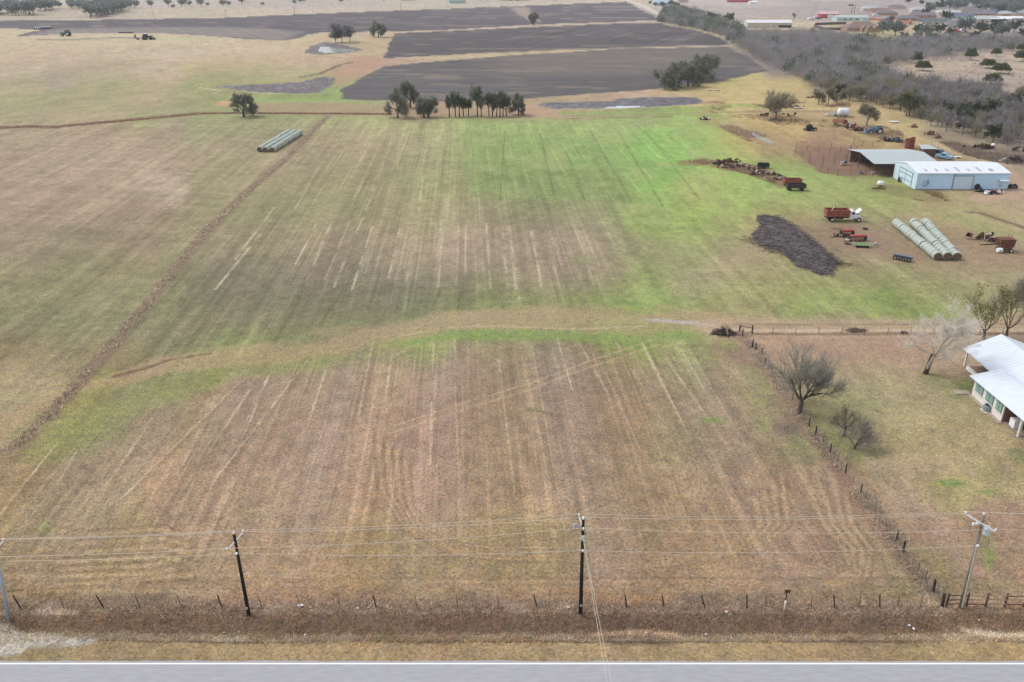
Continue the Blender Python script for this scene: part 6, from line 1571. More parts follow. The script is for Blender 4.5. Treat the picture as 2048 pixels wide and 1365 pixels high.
def pickup(root, body, L=5.0, van=False, s=1.0):
    z = .35
    if van: prof = [(-L / 2, z), (-L / 2, 1.55), (-L / 2 + .2, 1.75), (.9, 1.75), (1.5, 1.15), (L / 2 - .1, 1.0), (L / 2, .8), (L / 2, z)]
    else: prof = [(-L / 2, z), (-L / 2, 1.05), (-.9, 1.05), (-.8, 1.65), (.5, 1.68), (1.1, 1.1), (L / 2 - .1, 1.0), (L / 2, .75), (L / 2, z)]
    q = MB(); q.prism(prof, 'y', -.9, .9); b_ = q.build('body', body, root)
    for sd in (-1, 1):
        q = MB(); q.prism([(-.65, 1.12), (-.6, 1.55), (.42, 1.57), (.85, 1.12)], 'y', sd * .903, sd * .915); q.build('window', glass, b_)
        for x in (-L / 2 + .9, L / 2 - .85): wheel(root, x, sd * .86, .36, .24)
# old orange flatbed in the pasture
orange = mat('faded_orange', alb((190, 136, 110)), rough=.7, var=.18, rust=alb((140, 84, 62)), rust_amt=.45)
ot = thing_at('dump_truck', 1682, 252, 'old orange dump truck with a grey nose in the brush below the white tank', 'truck', -.25)
q = MB(); q.b2(-2.9, .4, -1.1, 1.1, .95, 1.05); q.b2(-2.9, -2.82, -1.1, 1.1, 1.05, 1.9); q.b2(.32, .4, -1.1, 1.1, 1.05, 2.0)
for s in (-1, 1): q.b2(-2.82, .32, s * 1.06 - .04, s * 1.06 + .04, 1.05, 1.9)
q.build('dump_bed', orange, ot); q = MB(); q.prism([(.6, .6), (.6, 2.1), (1.5, 2.1), (1.8, 1.5), (1.8, .6)], 'y', -.95, .95); c_ = q.build('cab', rusty_red, ot); q = MB(); q.prism([(1.8, .6), (1.8, 1.4), (2.8, 1.25), (2.9, .6)], 'y', -.6, .6); q.build('hood', galv, ot)
for s in (-1, 1):
    q = MB(); q.prism([(.75, 1.45), (.75, 1.95), (1.4, 1.95), (1.6, 1.45)], 'y', s * .953, s * .965); q.build('window', glass, c_); wheel(ot, 2.3, s * .85, .45, .28); wheel(ot, -1.7, s * .85, .45, .45)
ot.scale = (1.05,) * 3
# wagons in the green field
def wagon(px, py, rz, L, Wd, h, m, label, wheels=4, z0=.7, mm=None):
    root = thing_at('farm_wagon', px, py, label, 'wagon', rz); q = MB(); q.b2(-L / 2, L / 2, -Wd / 2, Wd / 2, z0, z0 + .08)
    for s in (-1, 1): q.b2(-L / 2 + .06, L / 2 - .06, s * (Wd / 2 - .03) - .03, s * (Wd / 2 - .03) + .03, z0 + .08, z0 + h)
    q.b2(-L / 2, -L / 2 + .06, -Wd / 2, Wd / 2, z0 + .08, z0 + h); q.b2(L / 2 - .06, L / 2, -Wd / 2, Wd / 2, z0 + .08, z0 + h); q.build('box', m, root)
    for s in (-1, 1):
        for i in range(max(4, int(L / .7))):
            q = MB(); x = -L / 2 + .2 + i * (L - .4) / (max(4, int(L / .7)) - 1); q.b2(x - .04, x + .04, s * (Wd / 2 + .002), s * (Wd / 2 + .07), z0, z0 + h); q.build('stake', mm or m, root)
    for x in ((-L * .33, L * .33) if wheels == 4 else (0,)):
        for s in (-1, 1): wheel(root, x, s * (Wd / 2 - .15), .38, .22, dark)
    return root
wagon(1583, 372, .02, 4.4, 2.0, 1.15, rusty_red, 'rust-red open farm wagon behind the dark one, upper of the pair in the green field')
wagon(1590, 381, .0, 4.6, 1.9, 1.0, mat('blackened_boards', alb((74, 62, 58)), rough=.9, var=.4, rust=alb((120, 96, 74)), rust_amt=.4), 'dark slatted wagon, nearer one of the pair of wagons in the green field')
wagon(1526, 337, -.12, 3.0, 1.7, 1.0, dark, 'small black tipped wagon among the scrap in the green field', 2, .4)
# scrap in that line
def scrap(px, py, wx, wy, h, n, label, mats, seed, name='scrap_heap', cat='scrap heap'):
    R = random.Random(seed); root = thing_at(name, px, py, label, cat); n = int(n * 1.5) if n > 8 else n; h *= 1.15
    for i in range(n):
        q = MB(); x, y = R.gauss(0, wx / 4), R.gauss(0, wy / 4); z = abs(R.gauss(0, h / 2.4)); k = R.random()
        d = Vector((R.gauss(0, 1), R.gauss(0, 1), R.gauss(0, .25))).normalized() * R.uniform(.4, 1.3)
        if k < .5: q.cyl((x, y, z), (x + d.x, y + d.y, max(.03, z + d.z)), R.uniform(.03, .09), R.uniform(.03, .09), 5); nm2 = 'pipe'
        elif k < .8: q.box((x, y, z + .1), (R.uniform(.3, 1.1), R.uniform(.2, .8), R.uniform(.05, .45)), rz=R.uniform(0, 3), rx=R.uniform(-.4, .4)); nm2 = 'panel'
        else: q.lathe([(.02, -.05), (R.uniform(.25, .5), -.04), (.45, .04), (.02, .05)], 10, (x, y, z + .3), R.choice('xy')); nm2 = 'wheel'
        q.build(nm2, R.choice(mats), root)
    return root
brown = mat('brown_junk', alb((112, 84, 72)), rough=.9, var=.4, scale=4); pale = mat('pale_junk', alb((200, 188, 176)), rough=.8, var=.2); bluej = mat('blue_grey_junk', alb((104, 118, 134)), rough=.6, var=.2)
scrap(1445, 330, 4.5, 2, 1.3, 44, 'tangle of rusty cages at the left end of the scrap line in the green field', [brown, rusty, dark], 1)
scrap(1465, 325, 3.5, 1.2, .8, 26, 'rusty beams lying just right of the tangled cages in the green field', [brown, rusty, dark], 2)
scrap(1505, 341, 3.5, 2, .5, 26, 'low litter of pale and rusty scrap left of the small black wagon', [brown, pale, rusty], 3)
s_ = thing_at('old_cylinder', 1522, 346, 'old rusty horizontal cylinder with a white cap below the small black wagon', 'tank'); q = MB(); q.lathe([(.02, -1.2), (.36, -1.2), (.38, 1.0), (.3, 1.2), (.02, 1.25)], 12, (0, 0, .42), 'x'); q.build('drum', brown, s_, True); q = MB(); q.lathe([(.02, -1.36), (.3, -1.33), (.36, -1.21)], 12, (0, 0, .42), 'x'); q.build('cap', white_m, s_)
q = MB(); q.cyl((1.1, 0, .5), (1.7, -.5, .05), .05, .05, 4); q.build('drawbar', pale, s_)
for k, (px, py, wx, n, h, lb) in enumerate([(1458, 336, 5, 40, .9, 'rusty wire and pipe tangle below the cages in the green field scrap line'), (1484, 334, 4, 30, .6, 'thin scatter of rusty rods between the cages and the small black wagon'),
                                            (1512, 350, 4, 34, .7, 'brown and rusty scrap lying left of the old horizontal cylinder'), (1541, 350, 3.5, 30, .7, 'rusty scrap right of the old horizontal cylinder'),
                                            (1560, 360, 4, 30, .5, 'low brown rubble just left of the rust-red wagon'), (1702, 488, 3, 24, .5, 'broken rusty parts between the red drills and the green harrow'),
                                            (1682, 474, 2.5, 20, .4, 'rusty bars on the bare ground left of the red drills'), (1700, 256, 4, 34, 1.2, 'rusty scrap directly right of the old orange dump truck'),
                                            (1990, 484, 3, 24, .5, 'dark rusty bars left of the tall rusty wagon')]):
    scrap(px, py, wx, wx * .4, h, n, lb, [rusty, brown, dark, pale, brown], 70 + k)
# red drills and green harrow
def drill(px, py, rz, L, label, m, s=1.0):
    root = thing_at('seed_drill', px, py, label, 'implement', rz)
    q = MB(); q.prism([(-.28, .7), (-.4, 1.12), (-.25, 1.25), (.25, 1.25), (.4, 1.12), (.28, .7)], 'x', -L / 2, L / 2); q.build('hopper', m, root)
    q = MB(); q.b2(-L / 2, L / 2, -.5, -.4, .5, .62); q.b2(-L / 2, L / 2, .4, .5, .5, .62); q.cyl((0, .5, .55), (0, 2.3, .4), .06, .06, 4); q.build('frame', dark, root)
    for i in range(int(L / .3)):
        q = MB(); x = -L / 2 + .15 + i * .3; q.lathe([(.02, -.02), (.24, -.01), (.24, .01), (.02, .02)], 8, (x, -.55, .25), 'x'); q.cyl((x, -.4, .55), (x, -.55, .25), .02, .02, 3); q.build('disc', rusty, root)
    for s2 in (-1, 1): 
        q = MB(); q.lathe([(.02, -.1), (.5, -.1), (.55, -.05), (.55, .05), (.5, .1), (.02, .1)], 14, (s2 * (L / 2 + .2), 0, .55), 'x'); q.build('wheel', tyre, root)
    return root
drill(1693, 471, .12, 2.2, 'small red seed drill, the farther of the two red implements left of the bales', red)
drill(1714, 482, .12, 3.0, 'longer red seed drill, the nearer of the two red implements left of the bales', red)
s_ = thing_at('plough_frame', 1676, 462, 'rusty drawbar and plough frame lying under the tail of the red truck', 'implement', -.6)
q = MB(); q.cyl((-1.8, 0, .3), (1.2, 0, .4), .06, .06, 4); q.cyl((-1.8, 0, .3), (.9, .9, .35), .05, .05, 4); q.cyl((.9, -.5, .3), (.9, .9, .35), .05, .05, 4); q.build('frame', rusty, s_)
for i in range(4):
    q = MB(); q.cyl((.2 + i * .3, -.3 + i * .3, .35), (.2 + i * .3, -.5 + i * .3, 0), .05, .02, 4); q.build('tine', rusty, s_)
gh = thing_at('harrow', 1723, 494, 'pale green folded harrow frame lying flat below the red seed drills', 'implement', -.15); hg = mat('harrow_green', alb((170, 192, 148)), rough=.6, var=.2)
for i in range(6):
    q = MB(); y = -.9 + i * .36; q.cyl((-1.9 + i * .12, y, .55), (1.7 + i * .12, y, .55), .055, .055, 4); q.build('bar', hg, gh)
for i in range(7):
    q = MB(); x = -1.6 + i * .55; q.cyl((x, -.95, .60), (x + .55, .95, .60), .05, .05, 4); q.build('crossbar', hg, gh)
q = MB(); q.b2(-1.2, 1.2, -.8, .7, .12, .4); q.build('underframe', dark, gh); q = MB(); q.cyl((1.9, .2, .5), (3.7, -.3, .35), .05, .05, 4); q.cyl((2.2, .8, .5), (3.7, -.3, .35), .05, .05, 4); q.build('drawbar', mat('drawbar_grey', alb((130, 120, 100)), rough=.8), gh)
pl = thing_at('row_planter', 1805, 521, 'dark blue-black row planter standing left of the near end of the bale rows', 'implement', -.72)
q = MB(); q.b2(-1.7, 1.7, -.35, .35, .75, .92); q.b2(-1.6, 1.6, -.3, .3, .45, .75); q.build('hopper', mat('slate_blue_paint', alb((74, 82, 100)), rough=.5, var=.25), pl)
q = MB(); q.b2(-1.7, 1.7, -.33, .33, .923, .98); q.build('lid', bluej, pl)
for i in range(7):
    q = MB(); x = -1.5 + i * .5; q.lathe([(.02, -.05), (.32, -.04), (.32, .04), (.02, .05)], 10, (x, -.55, .32), 'x'); q.build('disc', dark, pl); q = MB(); q.cyl((x, .3, .5), (x, .75, .15), .04, .03, 4); q.build('tine', dark, pl)
s_ = thing_at('tyre', 1730, 459, 'black tyre lying right of the red truck and above the red drills', 'tyre'); q = MB(); q.lathe([(.3, 0), (.5, .02), (.56, .14), (.5, .26), (.3, .28), (.26, .14)], 14); q.build('tread', tyre, s_, True)
s_ = thing_at('bucket', 1750, 489, 'small white bucket right of the green harrow', 'bucket'); MB().lathe([(.18, 0), (.25, .35), (.23, .36), (.16, .03)], 10).build('pail', white_m, s_)
# right edge machines
s_ = thing_at('harvest_wagon', 2006, 503, 'rusty tall-sided wagon with an auger boom and white tank at the right edge', 'wagon', 0)
q = MB(); q.prism([(-1.2, 1.1), (-1.5, 2.6), (1.5, 2.6), (1.3, 1.1), (.5, .7), (-.4, .7)], 'y', -1.0, 1.0); q.build('hopper', rusty, s_)
for x in (-1.0, -.35, .3, .95):
    q = MB(); q.b2(x - .04, x + .04, -1.08, -1.003, 1.2, 2.6); q.build('rib', rusty, s_)
q = MB(); q.cyl((-1.3, 0, 1.5), (-4.6, .2, 1.2), .16, .12, 6); q.cyl((-1.4, .5, 2.2), (-2.6, .6, 2.5), .14, .1, 6); q.build('auger_boom', mat('dark_rust', alb((78, 52, 48)), rough=.8, var=.3), s_)
q = MB(); q.lathe([(.02, -.45), (.42, -.45), (.46, -.3), (.46, .3), (.42, .45), (.02, .45)], 12, (-1.3, -1.0, .55), 'x'); q.build('white_tank', white_m, s_); q = MB(); q.lathe([(.02, 0), (.1, 0), (.1, .04)], 8, (-1.3, -1.48, .55), 'y'); q.build('tank_port', dark, s_)
for s2 in (-1, 1): wheel(s_, .9, s2 * 1.0, .42, .25)
q = MB(); q.b2(-1.2, 1.2, -.8, .8, .55, .7); q.build('chassis', dark, s_); q = MB(); q.cyl((1.2, 0, .8), (3.6, .3, 2.2), .05, .05, 4); q.build('pale_pole', galv, s_)
for x in (.6, 1.3):
    q = MB(); q.cyl((x, .5, 2.6), (x + .1, .5, 3.4), .03, .03, 4); q.build('rod', rusty, s_)
scrap(1964, 479, 5.2, 1.2, .8, 46, 'row of rusty beams and cultivator tines lying above the tall rusty wagon', [brown, rusty, dark, pale], 7)

# --- the light blue metal barn
bx0, bx1, by0, by1 = 99.2, 121.7, 204.0, 217.3; eh, rh = 4.05, 5.15
barn = empty('metal_barn', ((bx0 + bx1) / 2, (by0 + by1) / 2, 0), 'long light blue metal barn with a white ridged roof and two big sliding doors', 'barn')
hw, hd = (bx1 - bx0) / 2, (by1 - by0) / 2
barn_blue = mat('barn_blue_sheet', alb((196, 226, 252), 1.05), rough=.55, var=.05, scale=2, stretch=(4, 4, .3)); barn_end = mat('barn_end_sheet', alb((204, 224, 234)), rough=.55, var=.05, scale=2, stretch=(4, 4, .3))
roof_white = mat('white_roof_sheet', alb((226, 231, 236), 1.0), rough=.45, var=.05, scale=.6, stretch=(3, 1, 1)); trim_w = mat('white_trim', alb((230, 236, 240)), rough=.5, var=.04)
q = MB(); q.b2(-hw + .1, hw - .1, -hd + .05, -hd + .15, 0, eh - .02); q.build('front_wall', barn_blue, barn)
q = MB(); q.b2(-hw + .1, hw - .1, hd - .15, hd - .05, 0, eh - .02); q.build('back_wall', barn_blue, barn)
for s2, nm2 in ((-1, 'gable_wall'), (1, 'gable_wall')):
    q = MB(); q.prism([(-hd + .15, 0), (hd - .15, 0), (hd - .15, eh - .05), (0, rh - .10), (-hd + .15, eh - .05)], 'x', s2 * hw - .05, s2 * hw + .05); q.build(nm2, barn_end, barn)
for s2 in (-1, 1):
    q = MB(); a_, b_, c_, d_ = (-hw - .2, s2 * (hd + .2), eh), (hw + .2, s2 * (hd + .2), eh), (hw + .2, 0, rh), (-hw - .2, 0, rh)
    q.sheet(*((a_, b_, c_, d_) if s2 < 0 else (b_, a_, d_, c_)), th=.07); r_ = q.build('roof', roof_white, barn)
    for i in range(27):   # standing seams
        x = -hw + .2 + i * (2 * hw - .4) / 26; t_ = MB(); t_.cyl((x, s2 * (hd + .18), eh + .03), (x, s2 * .05, rh + .02), .025, .025, 4); t_.build('seam', roof_white, r_)
skl = mat('skylight_panel', alb((158, 166, 186)), rough=.5, var=.15, scale=1.5)
for i in range(7):
    x = -hw + 2.3 + i * 2.62; f0, f1 = (.16, .40) if i not in (3, 5) else (.14, .55)
    w_ = .55 if i < 6 else 1.2
    q = MB(); yA = -hd * (1 - f0); yB = -hd * (1 - f1); zA = eh + (rh - eh) * f0 + .055; zB = eh + (rh - eh) * f1 + .055; dx = -.0
    q.add([(x, yA, zA), (x + w_, yA, zA), (x + w_, yB, zB), (x, yB, zB)], [(0, 1, 2, 3)]); q.build('skylight', skl, barn)
q = MB(); q.b2(-hw - .2, hw + .2, -hd - .27, -hd - .205, eh - .14, eh + .03); q.build('gutter', trim_w, barn)
for x, s2 in ((-hw, 1), (hw, -1)):
    q = MB(); q.b2(x - .09, x + .09, -hd - .02, -hd + .04, 0, eh - .15); q.build('corner_trim', trim_w, barn)
# wall corrugation lines
for i in range(22):
    x = -hw + .7 + i * (2 * hw - 1.4) / 21
    q = MB(); q.b2(x - .03, x + .03, -hd + .015, -hd + .048, .1, eh - .2); q.build('wall_rib', barn_blue, barn)
drm = mat('door_sheet', alb((208, 224, 242)), rough=.5, var=.05, scale=2, stretch=(4, 4, .3)); railm = mat('door_rail', alb((110, 118, 136)), rough=.6, var=.1)
dx0, dx1 = P3(1903, 379).x - barn.location.x, P3(1941, 379).x - barn.location.x
q = MB(); q.b2(dx0, dx1, -hd - .10, -hd - .03, .05, 3.3); d_ = q.build('sliding_door', drm, barn, label='pale sliding door in the long wall')
for i in range(7):
    q = MB(); x = dx0 + .3 + i * (dx1 - dx0 - .6) / 6; q.b2(x - .03, x + .03, -hd - .125, -hd - .103, .1, 3.25); q.build('door_rib', drm, d_)
q = MB(); q.b2(dx0 - .05, dx1 + .1, -hd - .18, -hd - .105, 3.3, 3.42); q.b2(dx0 - .12, dx0 - .02, -hd - .14, -hd - .03, .05, 3.9); q.b2(dx1 + .02, dx1 + .12, -hd - .14, -hd - .03, .05, 3.3); q.build('door_track', railm, d_)
# gable sliding doors
gx_ = -hw - .06
q = MB(); q.b2(gx_ - .07, gx_, -4.2, 3.2, .05, 3.5); d_ = q.build('gable_door', barn_end, barn)
for y in (-4.2, -.5, 3.2):
    q = MB(); q.b2(gx_ - .12, gx_ - .073, y - .05, y + .05, .05, 3.5); q.build('door_stile', railm, d_)
for zz_ in (1.15, 2.5, 3.5):
    q = MB(); q.b2(gx_ - .13, gx_ - .075, -4.14 if zz_ < 3.4 else -4.6, 3.14, zz_ - .06, zz_ + .06); q.build('door_rail', railm, d_)
# side door with little awning, foundation line
q = MB(); q.b2(hw - 2.0, hw - 1.1, -hd - .02, -hd + .04, .05, 2.1); q.build('side_door', drm, barn); q = MB(); q.sheet((hw - 2.6, -hd - 1.2, 2.35), (hw - .4, -hd - 1.2, 2.35), (hw - .4, -hd + .04, 2.6), (hw - 2.6, -hd + .04, 2.6)); q.build('awning', trim_w, barn)
q = MB(); q.b2(-hw - .1, hw + .1, -hd - .14, -hd + .04, -.1, .06); q.build('foundation', mat('dark_base', alb((70, 70, 84)), rough=.9), barn)
# stored odds round the barn
for (px, py, lb, s__) in [(1952, 379, 'big black tractor tyre leaning on the barn wall right of the sliding door', 1.0), (1795, 364, 'dark tyre at the foot of the barn gable', .85)]:
    s_ = thing_at('tyre', px, py, lb, 'tyre', .1 if px > 1900 else 1.4); q = MB(); q.lathe([(.35, -.2), (.6, -.22), (.72, -.1), (.72, .1), (.6, .22), (.35, .2)], 16, (0, -.3, .7), 'y'); q.build('tread', tyre, s_, True); q = MB(); q.lathe([(.02, -.03), (.36, -.03), (.36, .03), (.02, .03)], 12, (0, -.3, .7), 'y'); q.build('hub', dark, s_); s_.scale = (s__,) * 3
scrap(1985, 388, 5.0, 1.6, .6, 40, 'heap of red, blue and white odds and ends before the barn wall', [bluej, red, white_m, dark, dark], 8, 'rubbish_heap', 'rubbish heap')
scrap(1962, 384, 2.4, .8, .5, 14, 'dark oddments along the foot of the barn wall near the big tyre', [dark, brown, bluej], 9, 'rubbish_heap', 'rubbish heap')
scrap(2024, 377, 2.6, 1.6, .8, 22, 'dark machinery parts behind the right corner of the barn', [dark, bluej, brown, pale], 10)
s_ = thing_at('water_tank', 1760, 373, 'white round-ended tank lying in weeds left of the barn', 'tank', -.3); q = MB(); q.lathe([(.02, -.75), (.4, -.72), (.62, -.5), (.62, .5), (.4, .72), (.02, .75)], 16, (0, 0, .75), 'x'); q.build('tank_body', white_m, s_, True)
for x in (-.4, .4):
    q = MB(); q.b2(x - .06, x + .06, -.5, .5, 0, .35); q.build('cradle', rusty, s_)
q = MB(); q.lathe([(.63, -.03), (.65, 0), (.63, .03)], 16, (0, 0, .75), 'x'); q.build('band', brown, s_)
stick_pile(1757, 378, 3.4, 1.4, .5, 120, 'brown brush heap around the white tank left of the barn', [(110, 86, 62), (134, 110, 80)], 33, tw=.03, ln=.8)

# --- open grey-roofed shed behind the barn
sx0, sx1, sy0, sy1 = 93.9, 111.2, 217.6, 236.6; she, shr = 3.4, 4.4; ymid = 227.8
shed = empty('open_shed', ((sx0 + sx1) / 2, ymid, 0), 'open-sided pole shed with a wide grey metal roof, behind the barn beside the pens', 'shed'); ox, oy = shed.location.x, shed.location.y
grey_roof = mat('grey_roof_sheet', alb((178, 188, 190)), rough=.5, var=.06, scale=.8, stretch=(3, 1, 1))
for (ya, yb) in ((sy0, ymid), (sy1, ymid)):
    a_, b_, c_, d_ = (sx0 - ox, ya - oy, she), (sx1 - ox, ya - oy, she), (sx1 - ox, 0, shr), (sx0 - ox, 0, shr)
    q = MB(); q.sheet(*((a_, b_, c_, d_) if ya < ymid else (b_, a_, d_, c_)), th=.07); r_ = q.build('roof', grey_roof, shed)
    for i in range(18):
        x = sx0 - ox + .3 + i * (sx1 - sx0 - .6) / 17; t_ = MB(); t_.cyl((x, (ya - oy) * .99, she + .03), (x, 0, shr + .02), .025, .025, 4); t_.build('seam', grey_roof, r_)
for x in np.linspace(sx0 + .2, sx1 - .2, 5):
    for y in (sy0 + .3, ymid, sy1 - .3):
        q = MB(); q.cyl((x - ox, y - oy, 0), (x - ox, y - oy, (she if y != ymid else shr) - .1), .08, .08, 6); q.build('post', rusty, shed)
q = MB(); q.b2(sx0 - ox + 1.0, sx1 - ox, sy1 - oy - .25, sy1 - oy - .15, 0, she - .1); q.build('back_wall', mat('old_tin_wall', alb((126, 110, 100)), rough=.8, var=.3, rust=alb((96, 66, 56)), rust_amt=.5), shed)
for x in (sx0 + .2 - ox,):
    q = MB(); q.cyl((x, sy0 - oy + .3, she - .15), (x, 0, shr - .15), .06, .06, 4); q.cyl((x, 0, shr - .15), (x, sy1 - oy - .3, she - .15), .06, .06, 4); q.build('rafter', rusty, shed)
# things stored under it and in the pen
stick_pile(1745, 330, 3.0, 2, 1.2, 120, 'hoops and brush stored under the open shed', [(120, 100, 84), (96, 80, 70)], 34, tw=.04)
for (px, py, w, lb) in [(1722, 348, 1.0, 'left grey water trough standing in the pen below the shed roof'), (1746, 347, .9, 'right grey trough in the pen at the shed post')]:
    s_ = thing_at('trough', px, py, lb, 'trough', .1); q = MB(); q.lathe([(.02, 0), (.55, 0), (.6, .5), (.54, .5), (.5, .1), (.02, .1)], 12); q.build('tub', bluej if px < 1730 else galv, s_)
scrap(1688, 331, 2.6, 1.4, .7, 20, 'pale blue and white oddments lying inside the pens', [bluej, pale, orange, galv], 11)
# --- pens of steel pipe
pen = empty('stock_pen', P3(1640, 345), 'rusty steel pipe stock pens left of the open shed', 'pen'); o0 = pen.location.copy()
pen_m = mat('pen_rust', alb((112, 86, 74)), rough=.9, var=.3, scale=5)
lines = [[(1590, 305), (1603, 315), (1618, 326), (1640, 345), (1655, 349), (1675, 352), (1700, 352), (1730, 352), (1760, 352), (1785, 352)],
         [(1590, 305), (1613, 305), (1636, 307), (1660, 307), (1680, 305), (1700, 303)], [(1645, 338), (1668, 330), (1690, 320), (1712, 312)], [(1618, 326), (1645, 322), (1670, 318), (1700, 310)],
         [(1706, 292), (1725, 294), (1745, 293), (1765, 290)]]
for ln_ in lines:
    prev = None
    for j, (px, py) in enumerate(ln_):
        p = P3(px, py) - o0; hh = 3.0 if (j % 3 == 0) else 1.7
        q = MB(); q.cyl((p.x, p.y, -.1), (p.x, p.y, hh), .06, .06, 5); q.build('post', pen_m, pen)
        if prev is not None:
            q = MB()
            for zz_ in (.35, .7, 1.05, 1.4, 1.65): q.cyl((prev.x, prev.y, zz_), (p.x, p.y, zz_), .022, .022, 3, cap=False)
            q.build('pipe_panel', pen_m, pen)
            if j == 1 and ln_ is lines[1]: q = MB(); q.cyl((prev.x, prev.y, 2.95), (p.x, p.y, 2.95), .05, .05, 4); q.build('header_pipe', pen_m, pen)
        prev = p
# --- rusty silo stump
s_ = thing_at('silo', 1818, 297, 'short torn rust-red silo standing behind the shed roof', 'silo'); q = MB(); n = 20; r_ = 1.35
for i in range(n):
    a0, a1 = 2 * math.pi * i / n, 2 * math.pi * (i + 1) / n; h0, h1 = 3.0 + .4 * math.sin(a0 * 2 + 1) - (1.1 if 2.6 < a0 < 3.6 else 0), 3.0 + .4 * math.sin(a1 * 2 + 1) - (1.1 if 2.6 < a1 < 3.6 else 0)
    q.add([(r_ * math.cos(a0), r_ * math.sin(a0), 0), (r_ * math.cos(a1), r_ * math.sin(a1), 0), (r_ * math.cos(a1), r_ * math.sin(a1), h1), (r_ * math.cos(a0), r_ * math.sin(a0), h0),
           (.96 * r_ * math.cos(a0), .96 * r_ * math.sin(a0), 0), (.96 * r_ * math.cos(a1), .96 * r_ * math.sin(a1), 0), (.96 * r_ * math.cos(a1), .96 * r_ * math.sin(a1), h1), (.96 * r_ * math.cos(a0), .96 * r_ * math.sin(a0), h0)],
          [(0, 1, 2, 3), (5, 4, 7, 6), (3, 2, 6, 7)])
q.build('shell', mat('silo_rust', alb((134, 72, 58)), rough=.85, var=.25, scale=2, rust=alb((98, 58, 50)), rust_amt=.45), s_)
for zz_ in (.6, 1.3, 2.0):
    q = MB(); q.lathe([(r_ * 1.003, -.04), (r_ * 1.03, 0), (r_ * 1.003, .04)], 20, (0, 0, zz_)); q.build('hoop', rusty, s_)
# small shelters and junk behind
s_ = thing_at('small_shed', 1851, 312, 'small pale-roofed lean-to showing behind the right end of the grey shed roof', 'shed', 0); q = MB(); q.sheet((-2.4, -1.8, 2.3), (2.4, -1.8, 2.3), (1.2, 1.8, 2.9), (-1.6, 1.8, 2.9)); q.build('roof', grey_roof, s_); q = MB(); q.b2(-1.5, 2.0, -1.5, 1.3, 0, 2.2); q.build('walls', brown, s_)
s_ = thing_at('parked_car', 1874, 311, 'dark blue old car with its lid up, behind the grey shed roof', 'car', -.9); pickup(s_, mat('navy_paint', alb((62, 76, 104)), rough=.4, var=.1), 4.4, True)
s_ = thing_at('parked_car', 1888, 318, 'pale blue old pickup beyond the barn roof, partly hidden', 'pickup', -.9); pickup(s_, mat('pale_blue_paint', alb((130, 168, 188)), rough=.4, var=.1), 4.6)
scrap(1866, 306, 3, 2, 1.2, 22, 'blue and green oddments beside the old blue car behind the shed', [bluej, dark, pale, mat('teal_junk', alb((90, 130, 120)), rough=.7)], 12)
for k, (px, py, wx, n, h, lb, ms) in enumerate([(1716, 262, 7, 60, 1.5, 'heap of rusty machine parts between the orange truck and the blue backhoe', [rusty, brown, dark, rusty_red]), (1775, 283, 4.5, 34, 1.0, 'dark tyres and scrap below the blue backhoe', [dark, bluej, brown, dark]),
                                                (1797, 285, 3.5, 28, 1.2, 'green-grey stack of junk left of the rusty silo', [bluej, mat('dull_green_junk', alb((84, 98, 84)), rough=.8), dark]), (1862, 270, 4.5, 26, .6, 'low line of red-brown scrap in the pasture beyond the silo', [rusty, brown]),
                                                (1875, 277, 2.5, 14, .4, 'small scatter of rusty scrap right of the red-brown line', [rusty, brown]), (1824, 255, 3, 18, .6, 'rusty debris on the pasture below the green tree', [rusty, brown, orange]),
                                                (1958, 298, 6, 46, 1.4, 'dark scrap heap with a white bin at the edge of the right-hand wood', [dark, brown, rusty, dark]), (1977, 298, 3, 20, .9, 'blackish scrap right of the dark heap by the wood', [dark, brown, bluej]),
                                                (2040, 302, 4, 30, 1.2, 'dark scrap at the right edge of the picture above the dirt track', [dark, brown, rusty, pale]), (2012, 323, 3, 20, .6, 'pale and blue bits left of the dark brush mound', [pale, bluej, white_m]),
                                                (1902, 383, .1, 1, .3, 'single pale scrap on the weeds before the barn', [pale]), (1408, 240, 3, 20, .6, 'brown boards beside the small tin sheet at the green field corner', [brown, rusty, dark]),
                                                (1530, 233, 3, 18, .7, 'black scrap left of the wide bare tree trunk', [dark, dark, brown]), (1581, 234, 3.5, 20, .9, 'black scrap right of the wide bare tree', [dark, brown]), (1600, 217, 4, 18, .5, 'dark debris on the pasture right of the wide bare tree top', [dark, brown, pale]),
                                                (1618, 196, 3, 14, .4, 'rust-brown debris line left of the three small pasture trees', [rusty, brown]), (1665, 232, 4, 16, .5, 'white and grey junk left of the big white tank', [pale, white_m, brown])]):
    scrap(px, py, wx, wx * .45, h, n, lb, ms, 40 + k)
stick_pile(2030, 325, 5.0, 3.0, 2.0, 200, 'dark conical brush mound at the right edge beside the dirt track', [(96, 80, 78), (74, 62, 62)], 35, tw=.06, ln=2.0)
stick_pile(1550, 243, 5.0, 2.6, 1.2, 150, 'grey brush heaped round the foot of the wide bare tree', [(110, 100, 94), (84, 76, 74)], 36, tw=.05, ln=1.6)
